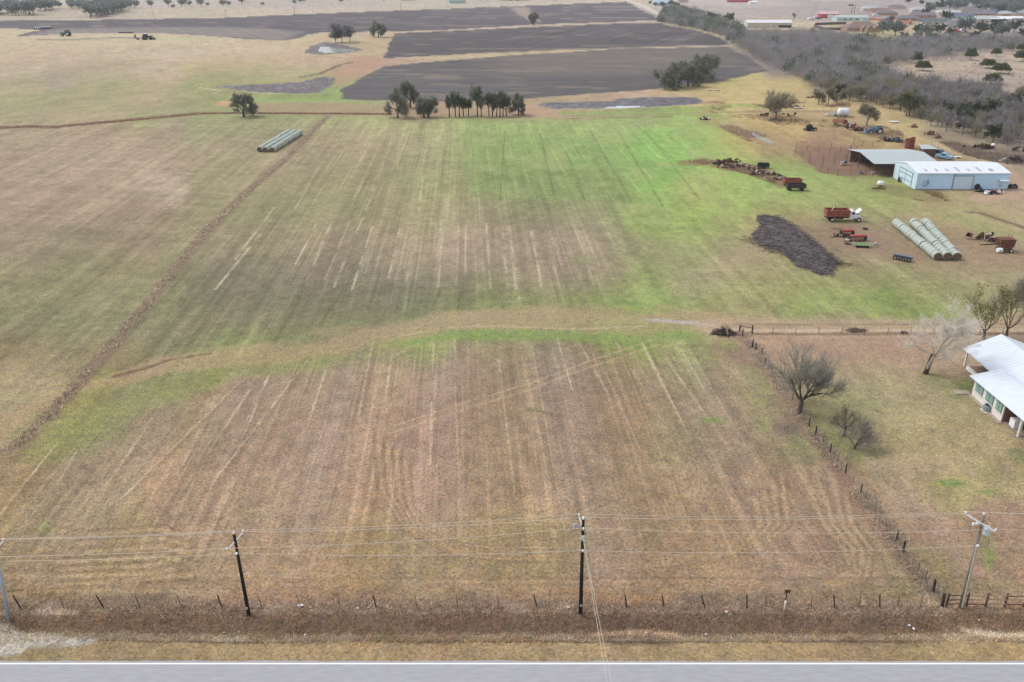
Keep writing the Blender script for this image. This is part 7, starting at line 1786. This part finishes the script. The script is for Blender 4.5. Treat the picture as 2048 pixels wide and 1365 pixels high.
# black hulk, tin sheets, white tank
s_ = thing_at('old_baler', 1619, 262, 'black round-backed old machine alone in the pasture above the pens', 'machine', -.1); q = MB(); q.lathe([(.02, -.9), (1.0, -.9), (1.1, 0), (1.0, .9), (.02, .9)], 14, (-.2, 0, 1.1), 'y'); q.build('drum', dark, s_, True); q = MB(); q.b2(.5, 2.2, -.7, .7, .4, 1.1); q.build('chute', dark, s_); q = MB(); q.b2(-2.0, -.9, -.5, .5, .3, .7); q.build('frame', mat('charcoal_steel', alb((56, 60, 70)), rough=.7), s_); wheel(s_, 1.5, -.9, .45); wheel(s_, 1.5, .9, .45)
s_ = thing_at('stock_tank', 1685, 234, 'big white horizontal storage tank on a cradle in the pasture', 'tank', .0); q = MB(); q.lathe([(.02, -2.0), (.9, -1.95), (1.35, -1.6), (1.4, -1.2), (1.4, 1.2), (1.35, 1.6), (.9, 1.95), (.02, 2.0)], 20, (0, 0, 1.75), 'x'); q.build('tank_body', mat('white_tank_paint', alb((226, 230, 236)), rough=.4, var=.06, scale=2), s_, True)
for x in (-1.2, 0, 1.2):
    q = MB(); q.lathe([(1.405, -.04), (1.43, 0), (1.405, .04)], 20, (x, 0, 1.75), 'x'); q.build('band', galv, s_)
for x in (-1.1, 1.1):
    q = MB(); q.b2(x - .1, x + .1, -1.0, 1.0, 0, .6); q.build('cradle', rusty, s_)
s_ = thing_at('dish', 1664, 234, 'round white dish left of the big white tank', 'dish'); q = MB(); q.lathe([(.02, .1), (.5, .05), (.85, -.12), (.86, -.1), (.5, .09), (.02, .14)], 16, (0, 0, 1.2), 'y'); q.build('bowl', white_m, s_, True); MB().cyl((0, .1, 0), (0, .1, 1.1), .06, .06, 6).build('post', galv, s_)
for (px, py, L, Wd, m_, lb) in [(1411, 240, 2.6, 1.2, mat('tin_sheet', alb((206, 216, 226)), rough=.4, metal=.2, var=.05), 'pale tin sheet lying at the corner of the green field'), (1428, 182, 5.5, 1.0, pale, 'long pale board lying on the pasture right of the oak clump'),
                                (1596, 218, 3.2, 1.2, pale, 'pale sheet lying in the brush right of the wide bare tree'), (1788, 246, 3.2, 1.6, mat('white_sheet', alb((214, 212, 214)), rough=.5), 'white flat sheet on low blocks at the wood edge'), (1905, 317, 5, .6, white_m, 'white strip of sheeting beyond the barn ridge, right')]:
    s_ = thing_at('sheet', px, py, lb, 'sheet', .08); q = MB(); q.box((0, 0, .45), (L, Wd, .06), rx=.12); q.build('panel', m_, s_); q = MB(); q.b2(-L * .4, -L * .3, -.3, .3, 0, .34); q.b2(L * .3, L * .4, -.3, .3, 0, .34); q.build('block', brown, s_)
fx = empty('old_fence', P3(1510, 276), 'tilted stretch of old grey woven fence along the brown weed row', 'fence'); o0 = fx.location.copy(); pv = None
for j, (px, py) in enumerate([(1505, 274), (1515, 279), (1525, 284), (1535, 288), (1544, 293)]):
    p = P3(px, py) - o0; q = MB(); q.cyl((p.x, p.y, -.1), (p.x, p.y, 1.5), .07, .07, 5); q.build('post', galv, fx)
    if pv is not None:
        q = MB(); 
        for zz_ in np.linspace(.15, 1.35, 7): q.cyl((pv.x, pv.y, zz_), (p.x, p.y, zz_), .03, .03, 3, cap=False)
        for t_ in np.linspace(0, 1, 9): a_ = pv.lerp(p, t_); q.cyl((a_.x, a_.y, .1), (a_.x, a_.y, 1.35), .02, .02, 3, cap=False)
        q.build('wire_panel', galv, fx)
    pv = p
s_ = thing_at('white_bin', 1986, 293, 'white rounded bin on the dark scrap by the wood', 'bin'); q = MB(); q.lathe([(.02, 0), (.5, .1), (.6, .5), (.4, .8), (.02, .9)], 14); q.build('shell', white_m, s_, True)

# --- the white-roofed house at the right edge
hs = empty('house', (66.5, 92, 0), 'cream house with bright white metal roofs and green-tinted windows, cut by the right edge', 'house'); hx, hy = 66.5, 92.0
hroof = mat('house_roof_white', alb((216, 224, 234), 1.0), rough=.4, var=.07, scale=.7, stretch=(1, 3, 1)); cream = mat('cream_block_wall', alb((228, 222, 214)), rough=.85, var=.08, scale=4, bump=.2)
brick = mat('brown_brick_wall', alb((122, 92, 84)), rough=.9, var=.18, scale=6, bump=.2); pane_m = mat('green_tinted_pane', alb((132, 168, 160)), rough=.15, var=.08, spec=.7); frame_m = mat('dark_window_frame', alb((84, 84, 84)), rough=.5)
EH, RH = 2.6, 4.5
def L_(x, y, z): return (x - hx, y - hy, z)
# main gable roof, ridge running away from the road
q = MB(); q.sheet(L_(66.4, 76, RH), L_(66.4, 104.5, RH), L_(61.55, 104.2, EH), L_(61.55, 76, EH), th=.09); rA_ = q.build('main_roof', hroof, hs)
q = MB(); q.sheet(L_(66.4, 104.5, RH), L_(66.4, 76, RH), L_(71.3, 76, EH), L_(71.3, 104.2, EH), th=.09); q.build('main_roof', hroof, hs)
for i in range(13):
    y = 103.9 - i * .62 if i < 13 else 0; t_ = MB(); t_.cyl(L_(66.35, y, RH + .01), L_(61.6, y, EH + .01),   .012, .012, 4); t_.build('seam', hroof, rA_)
q = MB(); q.b2(61.5 - hx, 61.55 - hx, 95.8 - hy, 104.25 - hy, EH - .2, EH + .02); q.build('fascia', trim_w, hs)
q = MB(); q.b2(64.2 - hx, 70.6 - hx, 76.4 - hy, 103.6 - hy, 0, EH - .05); q.build('main_walls', brick, hs)
q = MB(); q.prism([(63.6 - hx, EH - .05), (70.6 - hx, EH - .05), (66.4 - hx, RH - .25)], 'y', 103.5 - hy, 103.6 - hy); q.build('gable_end', trim_w, hs)
for y in (103.7,):
    q = MB(); q.b2(61.85 - hx, 62.05 - hx, y - .1 - hy, y + .1 - hy, 0, EH - .06); q.build('porch_post', trim_w, hs)
q = MB(); q.b2(61.8 - hx, 62.1 - hx, 95.9 - hy, 103.0 - hy, 0, .45); q.build('porch_kerb', cream, hs)
q = MB(); q.b2(62.1 - hx, 64.2 - hx, 95.9 - hy, 103.6 - hy, 0, .12); q.build('porch_floor', mat('porch_slab', alb((150, 130, 118)), rough=.9), hs)
# lower front wing
q = MB(); q.sheet(L_(62.6, 76, 3.62), L_(62.0, 95.9, 3.45), L_(58.1, 95.7, EH), L_(58.4, 87.6, EH), th=.09); q.sheet(L_(62.6, 76, 3.62), L_(58.4, 87.6, EH), L_(58.4, 87.59, EH), L_(58.7, 76, EH - .02), th=.09)
rB_ = q.build('wing_roof', hroof, hs)
for i in range(26):
    y = 95.3 - i * .72; xe = 58.13 + (95.7 - y) * .035; t_ = MB(); t_.cyl(L_(62.2, y, 3.52), L_(xe + .05, y, EH + .012),   .012, .012, 4); t_.build('seam', hroof, rB_)
q = MB(); q.b2(58.75 - hx, 58.9 - hx, 88.35 - hy, 95.35 - hy, 0, EH - .05); wl = q.build('wing_wall', cream, hs)
q = MB(); q.b2(58.95 - hx, 64.1 - hx, 95.2 - hy, 95.35 - hy, 0, EH - .03); q.build('wing_wall', cream, hs)
q = MB(); q.b2(58.95 - hx, 61.4 - hx, 88.3 - hy, 88.45 - hy, 0, EH - .03); q.build('wing_wall', brick, hs)
for (ya, yb) in ((94.75, 93.05), (92.35, 90.6), (89.95, 88.6)):
    q = MB(); q.b2(58.70 - hx, 58.745 - hx, yb - hy, ya - hy, 1.0, 2.25); w_ = q.build('window_frame', frame_m, hs)
    for k in range(2):
        y0_, y1_ = yb + .07 + k * ((ya - yb) / 2 - .02), yb + .07 + k * ((ya - yb) / 2 - .02) + (ya - yb) / 2 - .11
        p_ = MB(); p_.b2(58.675 - hx, 58.698 - hx, y0_ - hy, y1_ - hy, 1.07, 2.18); p_.build('pane', pane_m, w_)
    q = MB(); q.b2(58.62 - hx, 58.745 - hx, yb - .05 - hy, ya + .05 - hy, .9, .985); q.build('sill', cream, hs)
q = MB(); q.b2(56.9 - hx, 58.7 - hx, 95.45 - hy, 96.5 - hy, 0, .12); q.b2(58.3 - hx, 58.72 - hx, 88 - hy, 95.4 - hy, 0, .08); q.build('stone_step', mat('pale_concrete', alb((176, 160, 146)), rough=.9, var=.12), hs)
for y in (84.9, 81.0):
    q = MB(); q.cyl(L_(58.95, y, 0), L_(58.95, y, EH - .1), .17, .17, 10); q.build('porch_post', cream, hs)
q = MB(); q.b2(59.0 - hx, 64.1 - hx, 76.5 - hy, 88.25 - hy, 0, .1); q.build('porch_floor', mat('porch_slab', alb((150, 130, 118)), rough=.9), hs)
q = MB(); q.b2(59.3 - hx, 60.4 - hx, 86.6 - hy, 87.6 - hy, .1, 1.1); q.build('white_cabinet', white_m, hs)
# dark dormer and roof vent
q = MB(); q.prism([(88.6 - hy, 3.5), (91.2 - hy, 3.7), (89.9 - hy, 4.6)], 'x', 63.4 - hx, 65.5 - hx); q.build('dormer', hroof, hs); q = MB(); q.b2(63.33 - hx, 63.39 - hx, 89.2 - hy, 90.7 - hy, 3.55, 4.1); q.build('dormer_window', mat('purple_dark', alb((70, 58, 84)), rough=.5), hs)
q = MB(); q.b2(61.2 - hx, 61.9 - hx, 87.2 - hy, 87.5 - hy, 3.35, 3.62); q.build('roof_vent', mat('purple_dark', alb((70, 58, 84)), rough=.5), hs)
ac = empty('air_conditioner', P3(1974, 822), 'grey-green box air conditioner on the grass beside the window wall', 'air conditioner', .1); q = MB(); q.lathe([(.02, 0), (.5, 0), (.52, .05), (.52, .72), (.48, .78), (.02, .8)], 12); q.build('casing', mat('ac_grey_green', alb((130, 148, 150)), rough=.5, var=.15), ac)
q = MB(); q.lathe([(.02, .802), (.38, .802), (.38, .84), (.02, .86)], 12); q.build('fan_grille', dark, ac)
for i in range(10):
    a_ = i * .628; q = MB(); q.cyl((.53 * math.cos(a_), .53 * math.sin(a_), .08), (.53 * math.cos(a_), .53 * math.sin(a_), .7), .012, .012, 3); q.build('fin', galv, ac)
mb = MB(); mb.b2(-.6, .6, -.6, .6, -.05, .03); mb.build('pad', cream, ac)

# --- far buildings
def gable_house(px, py, L, Wd, eh, rh, wall, roof, label, rz=0.0, cat='house', name='far_house', doors=(), windows=(), hip=False, lean=None, doorm=None):
    root = thing_at(name, px, py, label, cat, rz)
    q = MB(); q.b2(-L / 2, L / 2, -Wd / 2, Wd / 2, 0, eh); q.build('walls', wall, root)
    o_ = .4
    if hip:
        k = min(L, Wd) / 2 * .95
        q = MB(); q.add([(-L / 2 - o_, -Wd / 2 - o_, eh), (L / 2 + o_, -Wd / 2 - o_, eh), (L / 2 + o_, Wd / 2 + o_, eh), (-L / 2 - o_, Wd / 2 + o_, eh), (-L / 2 + k, 0, rh), (L / 2 - k, 0, rh)], [(0, 1, 5, 4), (1, 2, 5), (2, 3, 4, 5), (3, 0, 4), (3, 2, 1, 0)]); q.build('roof', roof, root)
    else:
        q = MB(); q.prism([(-Wd / 2 - o_, eh + .01), (0, rh), (Wd / 2 + o_, eh + .01)], 'x', -L / 2 - o_, L / 2 + o_); q.build('roof', roof, root)
    for (x, w, h) in doors:
        q = MB(); q.b2(x - w / 2, x + w / 2, -Wd / 2 - .06, -Wd / 2 - .003, .05, h); q.build('door', doorm or white_m, root)
    for (x, w, z, h) in windows:
        q = MB(); q.b2(x - w / 2, x + w / 2, -Wd / 2 - .05, -Wd / 2 - .003, z, z + h); q.build('window', glass, root)
    return root
creamw = mat('cream_siding', alb((200, 188, 172)), rough=.8, var=.05); brownr = mat('brown_shingle', alb((132, 112, 102)), rough=.9, var=.15, scale=2); greyr = mat('grey_shingle', alb((124, 116, 124)), rough=.9, var=.12, scale=2); paleg = mat('pale_green_wall', alb((178, 204, 200)), rough=.7, var=.06)
blueg = mat('blue_grey_roof', alb((104, 110, 134)), rough=.8, var=.1); redb = mat('barn_red', alb((178, 62, 60)), rough=.7, var=.1); tan = mat('tan_brick', alb((170, 140, 118)), rough=.85, var=.12, scale=3); lgrey = mat('light_grey_roof', alb((180, 186, 186)), rough=.6, var=.06)
fence_dk = mat('dark_privacy_fence', alb((96, 84, 82)), rough=.9, var=.15); fence_or = mat('orange_privacy_fence', alb((178, 116, 84)), rough=.9, var=.12)
b = gable_house(1535, 55, 40, 13, 4.2, 6.3, creamw, mat('white_ribbed_roof', alb((224, 224, 226)), rough=.5, var=.05), 'long cream metal barn with a pale roof and an open bay at its right end', cat='barn', name='far_barn')
q = MB(); q.b2(8, 19.5, -6.62, -6.505, .1, 2.2); q.build('open_bay_shade', dark, b)  # dark panel on the solid wall stands for the bay's shaded inside
for x in (-19.9, 1.0):
    q = MB(); q.b2(x - .15, x + .15, -6.62, -6.505, 0, 4.1); q.build('wall_trim', trim_w, b)
for y in (-3.4, 1.4):
    q = MB(); q.b2(-20.2, -20.05, y, y + 3.4, .1, 3.6); q.build('end_door', white_m, b)
gable_house(1656, 36, 19, 12, 4.0, 6.5, redb, mat('pinkish_roof', alb((206, 172, 176)), rough=.6), 'small red barn with a white door in the far yard', cat='barn', name='far_barn', doors=[(0, 6, 3.4), (6, 2, 3)])
gable_house(1700, 42, 32, 14, 3.4, 5.5, paleg, lgrey, 'pale green far house with a light grey roof', windows=[(-8, 2, 1.1, 1.3), (-2, 2, 1.1, 1.3), (4, 2, 1.1, 1.3)], doors=[(9, 3, 2.4)])
gable_house(1721, 62, 30, 18, 2.8, 7.4, tan, brownr, 'brown-roofed tan brick house just beyond the wood', hip=True, windows=[(-12, 1.6, 1, 1.3), (-2, 1.6, 1, 1.3)], doors=[(4, 2.2, 2.2), (9, 2.0, 2.2)])
for i, (px, py, L) in enumerate([(1727, 60, 6), (1737, 61, 6), (1750, 61, 6)]):
    gable_house(px, py + 4, L, 5, 2.7, 5.2, tan, brownr, ('left', 'middle', 'right')[i] + ' little gabled bay on the front of the brown-roofed tan house', rz=math.pi / 2, name='gable_bay', cat='house', windows=[(0, 1.6, .8, 1.4)])
gable_house(1812, 42, 24, 13, 2.8, 5.5, tan, greyr, 'far brick house with a dark gable roof behind the orange fence', hip=True, windows=[(-5, 1.8, 1, 1.3), (5, 1.8, 1, 1.3)])
gable_house(1866, 50, 26, 12, 2.8, 5.8, creamw, mat('slate_roof', alb((98, 106, 112)), rough=.85, var=.1), 'dark-roofed far house with white trim left of the cedar tree', windows=[(-8, 1.8, 1, 1.3), (0, 1.8, 1, 1.3), (7, 1.8, 1, 1.3)])
gable_house(1922, 38, 26, 13, 3.0, 6.0, paleg, blueg, 'blue-roofed pale far house behind the brown-roofed one', hip=True, windows=[(-5, 2, 1, 1.3), (3, 2, 1, 1.3)])
b = gable_house(1920, 58, 34, 16, 2.8, 6.8, creamw, greyr, 'large grey-brown roofed far house with a white strip on its roof', hip=True, windows=[(-9, 2, 1, 1.4), (-3, 2.4, 1, 1.4), (4, 1.8, 1, 1.4), (10, 2, 1, 1.4)], doors=[(7, 1.2, 2.1), (13, 1.2, 2.1)])
q = MB(); q.sheet((5.2, -7.5, 3.7), (8.4, -7.5, 3.7), (8.2, -1.0, 6.7), (5.6, -1.0, 6.7), th=.05); q.build('roof_panel', white_m, b)
gable_house(1969, 44, 30, 14, 2.8, 5.8, creamw, lgrey, 'light grey roofed far house right of the one with a white roof strip', hip=True, windows=[(-6, 2, 1, 1.3)])
gable_house(2008, 44, 34, 14, 3.0, 5.2, mat('dark_blue_wall', alb((86, 80, 122)), rough=.8), white_m, 'far house with a bright white roof over a dark blue front, near the right edge', windows=[(0, 2, 1, 1.2)])
gable_house(2040, 50, 30, 16, 2.8, 6.0, creamw, greyr, 'grey-roofed far house cut by the right edge', hip=True)
gable_house(1938, 25, 26, 13, 2.8, 6.0, creamw, greyr, 'small far grey-roofed house by the top right wood', hip=True)
gable_house(1770, 31, 24, 12, 2.8, 5.6, tan, greyr, 'far house with a grey roof above the orange fence, by the tall poles', hip=True)
gable_house(1740, 22, 22, 12, 2.8, 5.6, creamw, lgrey, 'far pale-roofed house among bare twigs beyond the tall poles', hip=True)
gable_house(1790, 18, 24, 12, 2.8, 5.0, creamw, greyr, 'farthest small house row end above the brown field', hip=True)
gable_house(1325, 11, 26, 14, 3.5, 7, mat('pale_blue_wall', alb((168, 190, 208)), rough=.7), mat('blue_pale_roof', alb((168, 188, 206)), rough=.6), 'pale blue far farmhouse at the end of the white road', windows=[(0, 2, 1, 1.5)])
gable_house(1366, 6, 14, 10, 3, 5.5, creamw, greyr, 'small far shed right of the pale blue farmhouse', name='far_shed', cat='shed')
gable_house(1478, 5, 36, 10, 3.2, 4.6, redb, mat('dull_red_roof', alb((150, 84, 84)), rough=.7), 'long low red far shed on the brown field', name='far_shed', cat='shed')
gable_house(1506, 8.5, 12, 8, 3, 4.2, white_m, white_m, 'little white far shed right of the long red shed', name='far_shed', cat='shed')
gable_house(915, 7, 24, 13, 4.5, 8, mat('pale_teal_wall', alb((150, 178, 182)), rough=.7), lgrey, 'pale far barn on the yellow grass above the ploughed field', name='far_barn', cat='barn')
for i, (px, w_, c_) in enumerate([(815, 20, lgrey), (962, 18, creamw), (1012, 22, paleg), (1028, 16, white_m), (1044, 22, lgrey), (1100, 14, brownr), (300, 16, lgrey), (318, 16, lgrey)]):
    gable_house(px, 1.5 if px > 400 else 1, w_, 12, 4, 7, white_m if i % 2 else creamw, c_, ['pale far building at the top edge, left of the pale barn', 'cream far building right of the pale barn', 'green-roofed far building at the top edge', 'white far building between two others at the top edge',
        'grey-roofed far building at the right of the top edge row', 'brown-roofed far building above the ploughed field', 'left one of the pair of tiny far buildings at the top left', 'right one of the pair of tiny far buildings at the top left'][i], cat='building', name='far_building')
for i, (px, py, L, rf, lb) in enumerate([(1845, 36, 24, greyr, 'grey-roofed far house left of the blue-roofed one'), (1892, 30, 24, lgrey, 'pale-roofed far house above the blue-roofed one'), (1962, 33, 24, greyr, 'far house with a grey roof behind the light grey roofed one'),
                                         (1990, 30, 26, blueg, 'bluish-roofed far house among trees at the top right'), (2020, 33, 24, lgrey, 'pale-roofed far house above the white-roofed blue one'), (2044, 38, 24, brownr, 'brown-roofed far house at the right edge'),
                                         (1758, 26, 20, brownr, 'small brown-roofed far house by the pair of tall poles'), (1836, 24, 20, lgrey, 'small pale far house under the far tree row')]):
    gable_house(px, py, L, 12, 2.8, 5.6, creamw if i % 2 else tan, rf, lb, hip=bool(i % 2), windows=[(-4, 1.8, 1, 1.3), (4, 1.8, 1, 1.3)])
# yard fences
def board_fence(pts_px, m_, label, h=1.9):
    root = empty('board_fence', P3(*pts_px[0]), label, 'fence'); o0 = root.location.copy()
    for a_, b_ in zip(pts_px[:-1], pts_px[1:]):
        A, B = P3(*a_) - o0, P3(*b_) - o0; d = B - A; q = MB(); q.box(((A.x + B.x) / 2, (A.y + B.y) / 2, h / 2), (d.length, .08, h), rz=math.atan2(d.y, d.x)); q.build('board_run', m_, root)
        q = MB(); q.cyl((A.x, A.y, 0), (A.x, A.y, h + .1), .08, .08, 5); q.build('post', m_, root)
board_fence([(1692, 49), (1660, 50), (1630, 51), (1628, 55), (1650, 61), (1685, 61)], fence_dk, 'dark board fence round the yard left of the brown-roofed house', 2.2)
board_fence([(1733, 40), (1750, 41), (1768, 43)], fence_or, 'orange-brown board fence behind the brown-roofed house', 2.2); board_fence([(1792, 45), (1806, 47), (1818, 50), (1822, 49), (1818, 44)], fence_or, 'orange-red board fence enclosing the yard right of the tall purplish tree', 2.6)
# far vehicles
vw = mat('car_white', alb((226, 230, 236)), rough=.35, var=.03); vb = mat('car_dark', alb((52, 56, 70)), rough=.35, var=.03); vr = mat('car_red', alb((206, 52, 48)), rough=.35, var=.03)
for (px, py, m_, rz, lb, van, sc_) in [(1622, 41, vw, .3, 'white van parked left in the yard by the small red barn', True, 1.5), (1630, 38, vw, .2, 'white car behind the van by the small red barn', False, 1.3), (1637, 39, vb, .4, 'dark car just left of the small red barn', False, 1.3),
                                 (1845, 52, vw, 0, 'white pickup in front of the dark-roofed far house', False, 1.5), (1868, 55, vb, .1, 'dark car right of the white pickup by the far house', False, 1.4), (1906, 67, vr, 0, 'bright red truck in front of the house with the white roof strip', True, 2.0),
                                 (1924, 65, vw, 0, 'white car right of the bright red truck', False, 1.6), (1899, 62, vw, 0, 'white trailer left of the bright red truck', True, 1.4), (1752, 33, vw, 0, 'white car beyond the orange-brown fence', True, 1.5),
                                 (1928, 57.5, vb, 0, 'dark car at the door of the house with the white roof strip', False, 1.3), (1348, 11, vb, .2, 'dark truck by the pale blue farmhouse', True, 1.8), (1795, 41, vw, .3, 'small white trailer at the corner of the orange-red fence', True, 1.3)]:
    s_ = thing_at('parked_car', px, py, lb, 'car', rz); pickup(s_, m_, 5.0, van); s_.scale = (sc_,) * 3
# far poles
for (px, py, ty, lb) in [(309, 40, 24, 'far utility pole at the left, between the belt of trees and the picture centre'), (452, 37, 19, 'far utility pole second from the left on the pale pasture edge'), (590, 32, 15, 'far utility pole third from the left on the pale pasture edge'),
                     (802, 23, 6, 'far utility pole above the middle of the far ploughed field'), (896, 16, 2, 'far utility pole left of the pale far barn')]:
    b_ = P3(px, py); h_, _ = height_at(px, py, px, ty); s_ = empty('far_pole', b_, lb, 'utility pole'); h_ = min(h_, 16); q = MB(); q.cyl((0, 0, 0), (0, 0, h_), .22, .16, 5); q.build('pole', pole_grey, s_); q = MB(); q.b2(-1.2, 1.2, -.1, .1, h_ - 1, h_ - .75); q.build('crossarm', pole_grey, s_)
b_ = P3(1703, 27); b2_ = P3(1716, 28); h_, _ = height_at(1703, 27, 1705, 11); hp = empty('power_pylon', b_, 'pair of tall dark poles joined by a crossbeam beyond the pale green house', 'pylon')
dxp = b2_.x - b_.x
for x in (0, dxp): q = MB(); q.cyl((x, 0, 0), (x, 0, h_), .3, .22, 6); q.build('pole', pole_black, hp)
q = MB(); q.b2(-5, dxp + 1, -.15, .15, h_ - .5, h_ - .1); q.build('crossbeam', pole_black, hp); q = MB(); q.box((-2.0, 0, h_ + .4), (5.5, 1.2, 1.0)); q.build('platform', dark, hp)
# ------------------------------------------------------------------ the air
mb = MB(); mb.b2(-2600, 2600, -300, 4200, -2.0, 53.0)
hz = bpy.data.materials.new('haze'); hz.use_nodes = True
hn = hz.node_tree.nodes; hn.clear()
ho = hn.new('ShaderNodeOutputMaterial'); hv = hn.new('ShaderNodeVolumePrincipled')
hv.inputs['Color'].default_value = (.93, .95, 1.0, 1); hv.inputs['Density'].default_value = 0.00010; hv.inputs['Anisotropy'].default_value = .2
hz.node_tree.links.new(hv.outputs[0], ho.inputs['Volume'])
o = mb.build('haze', hz); tag(o, kind='stuff')
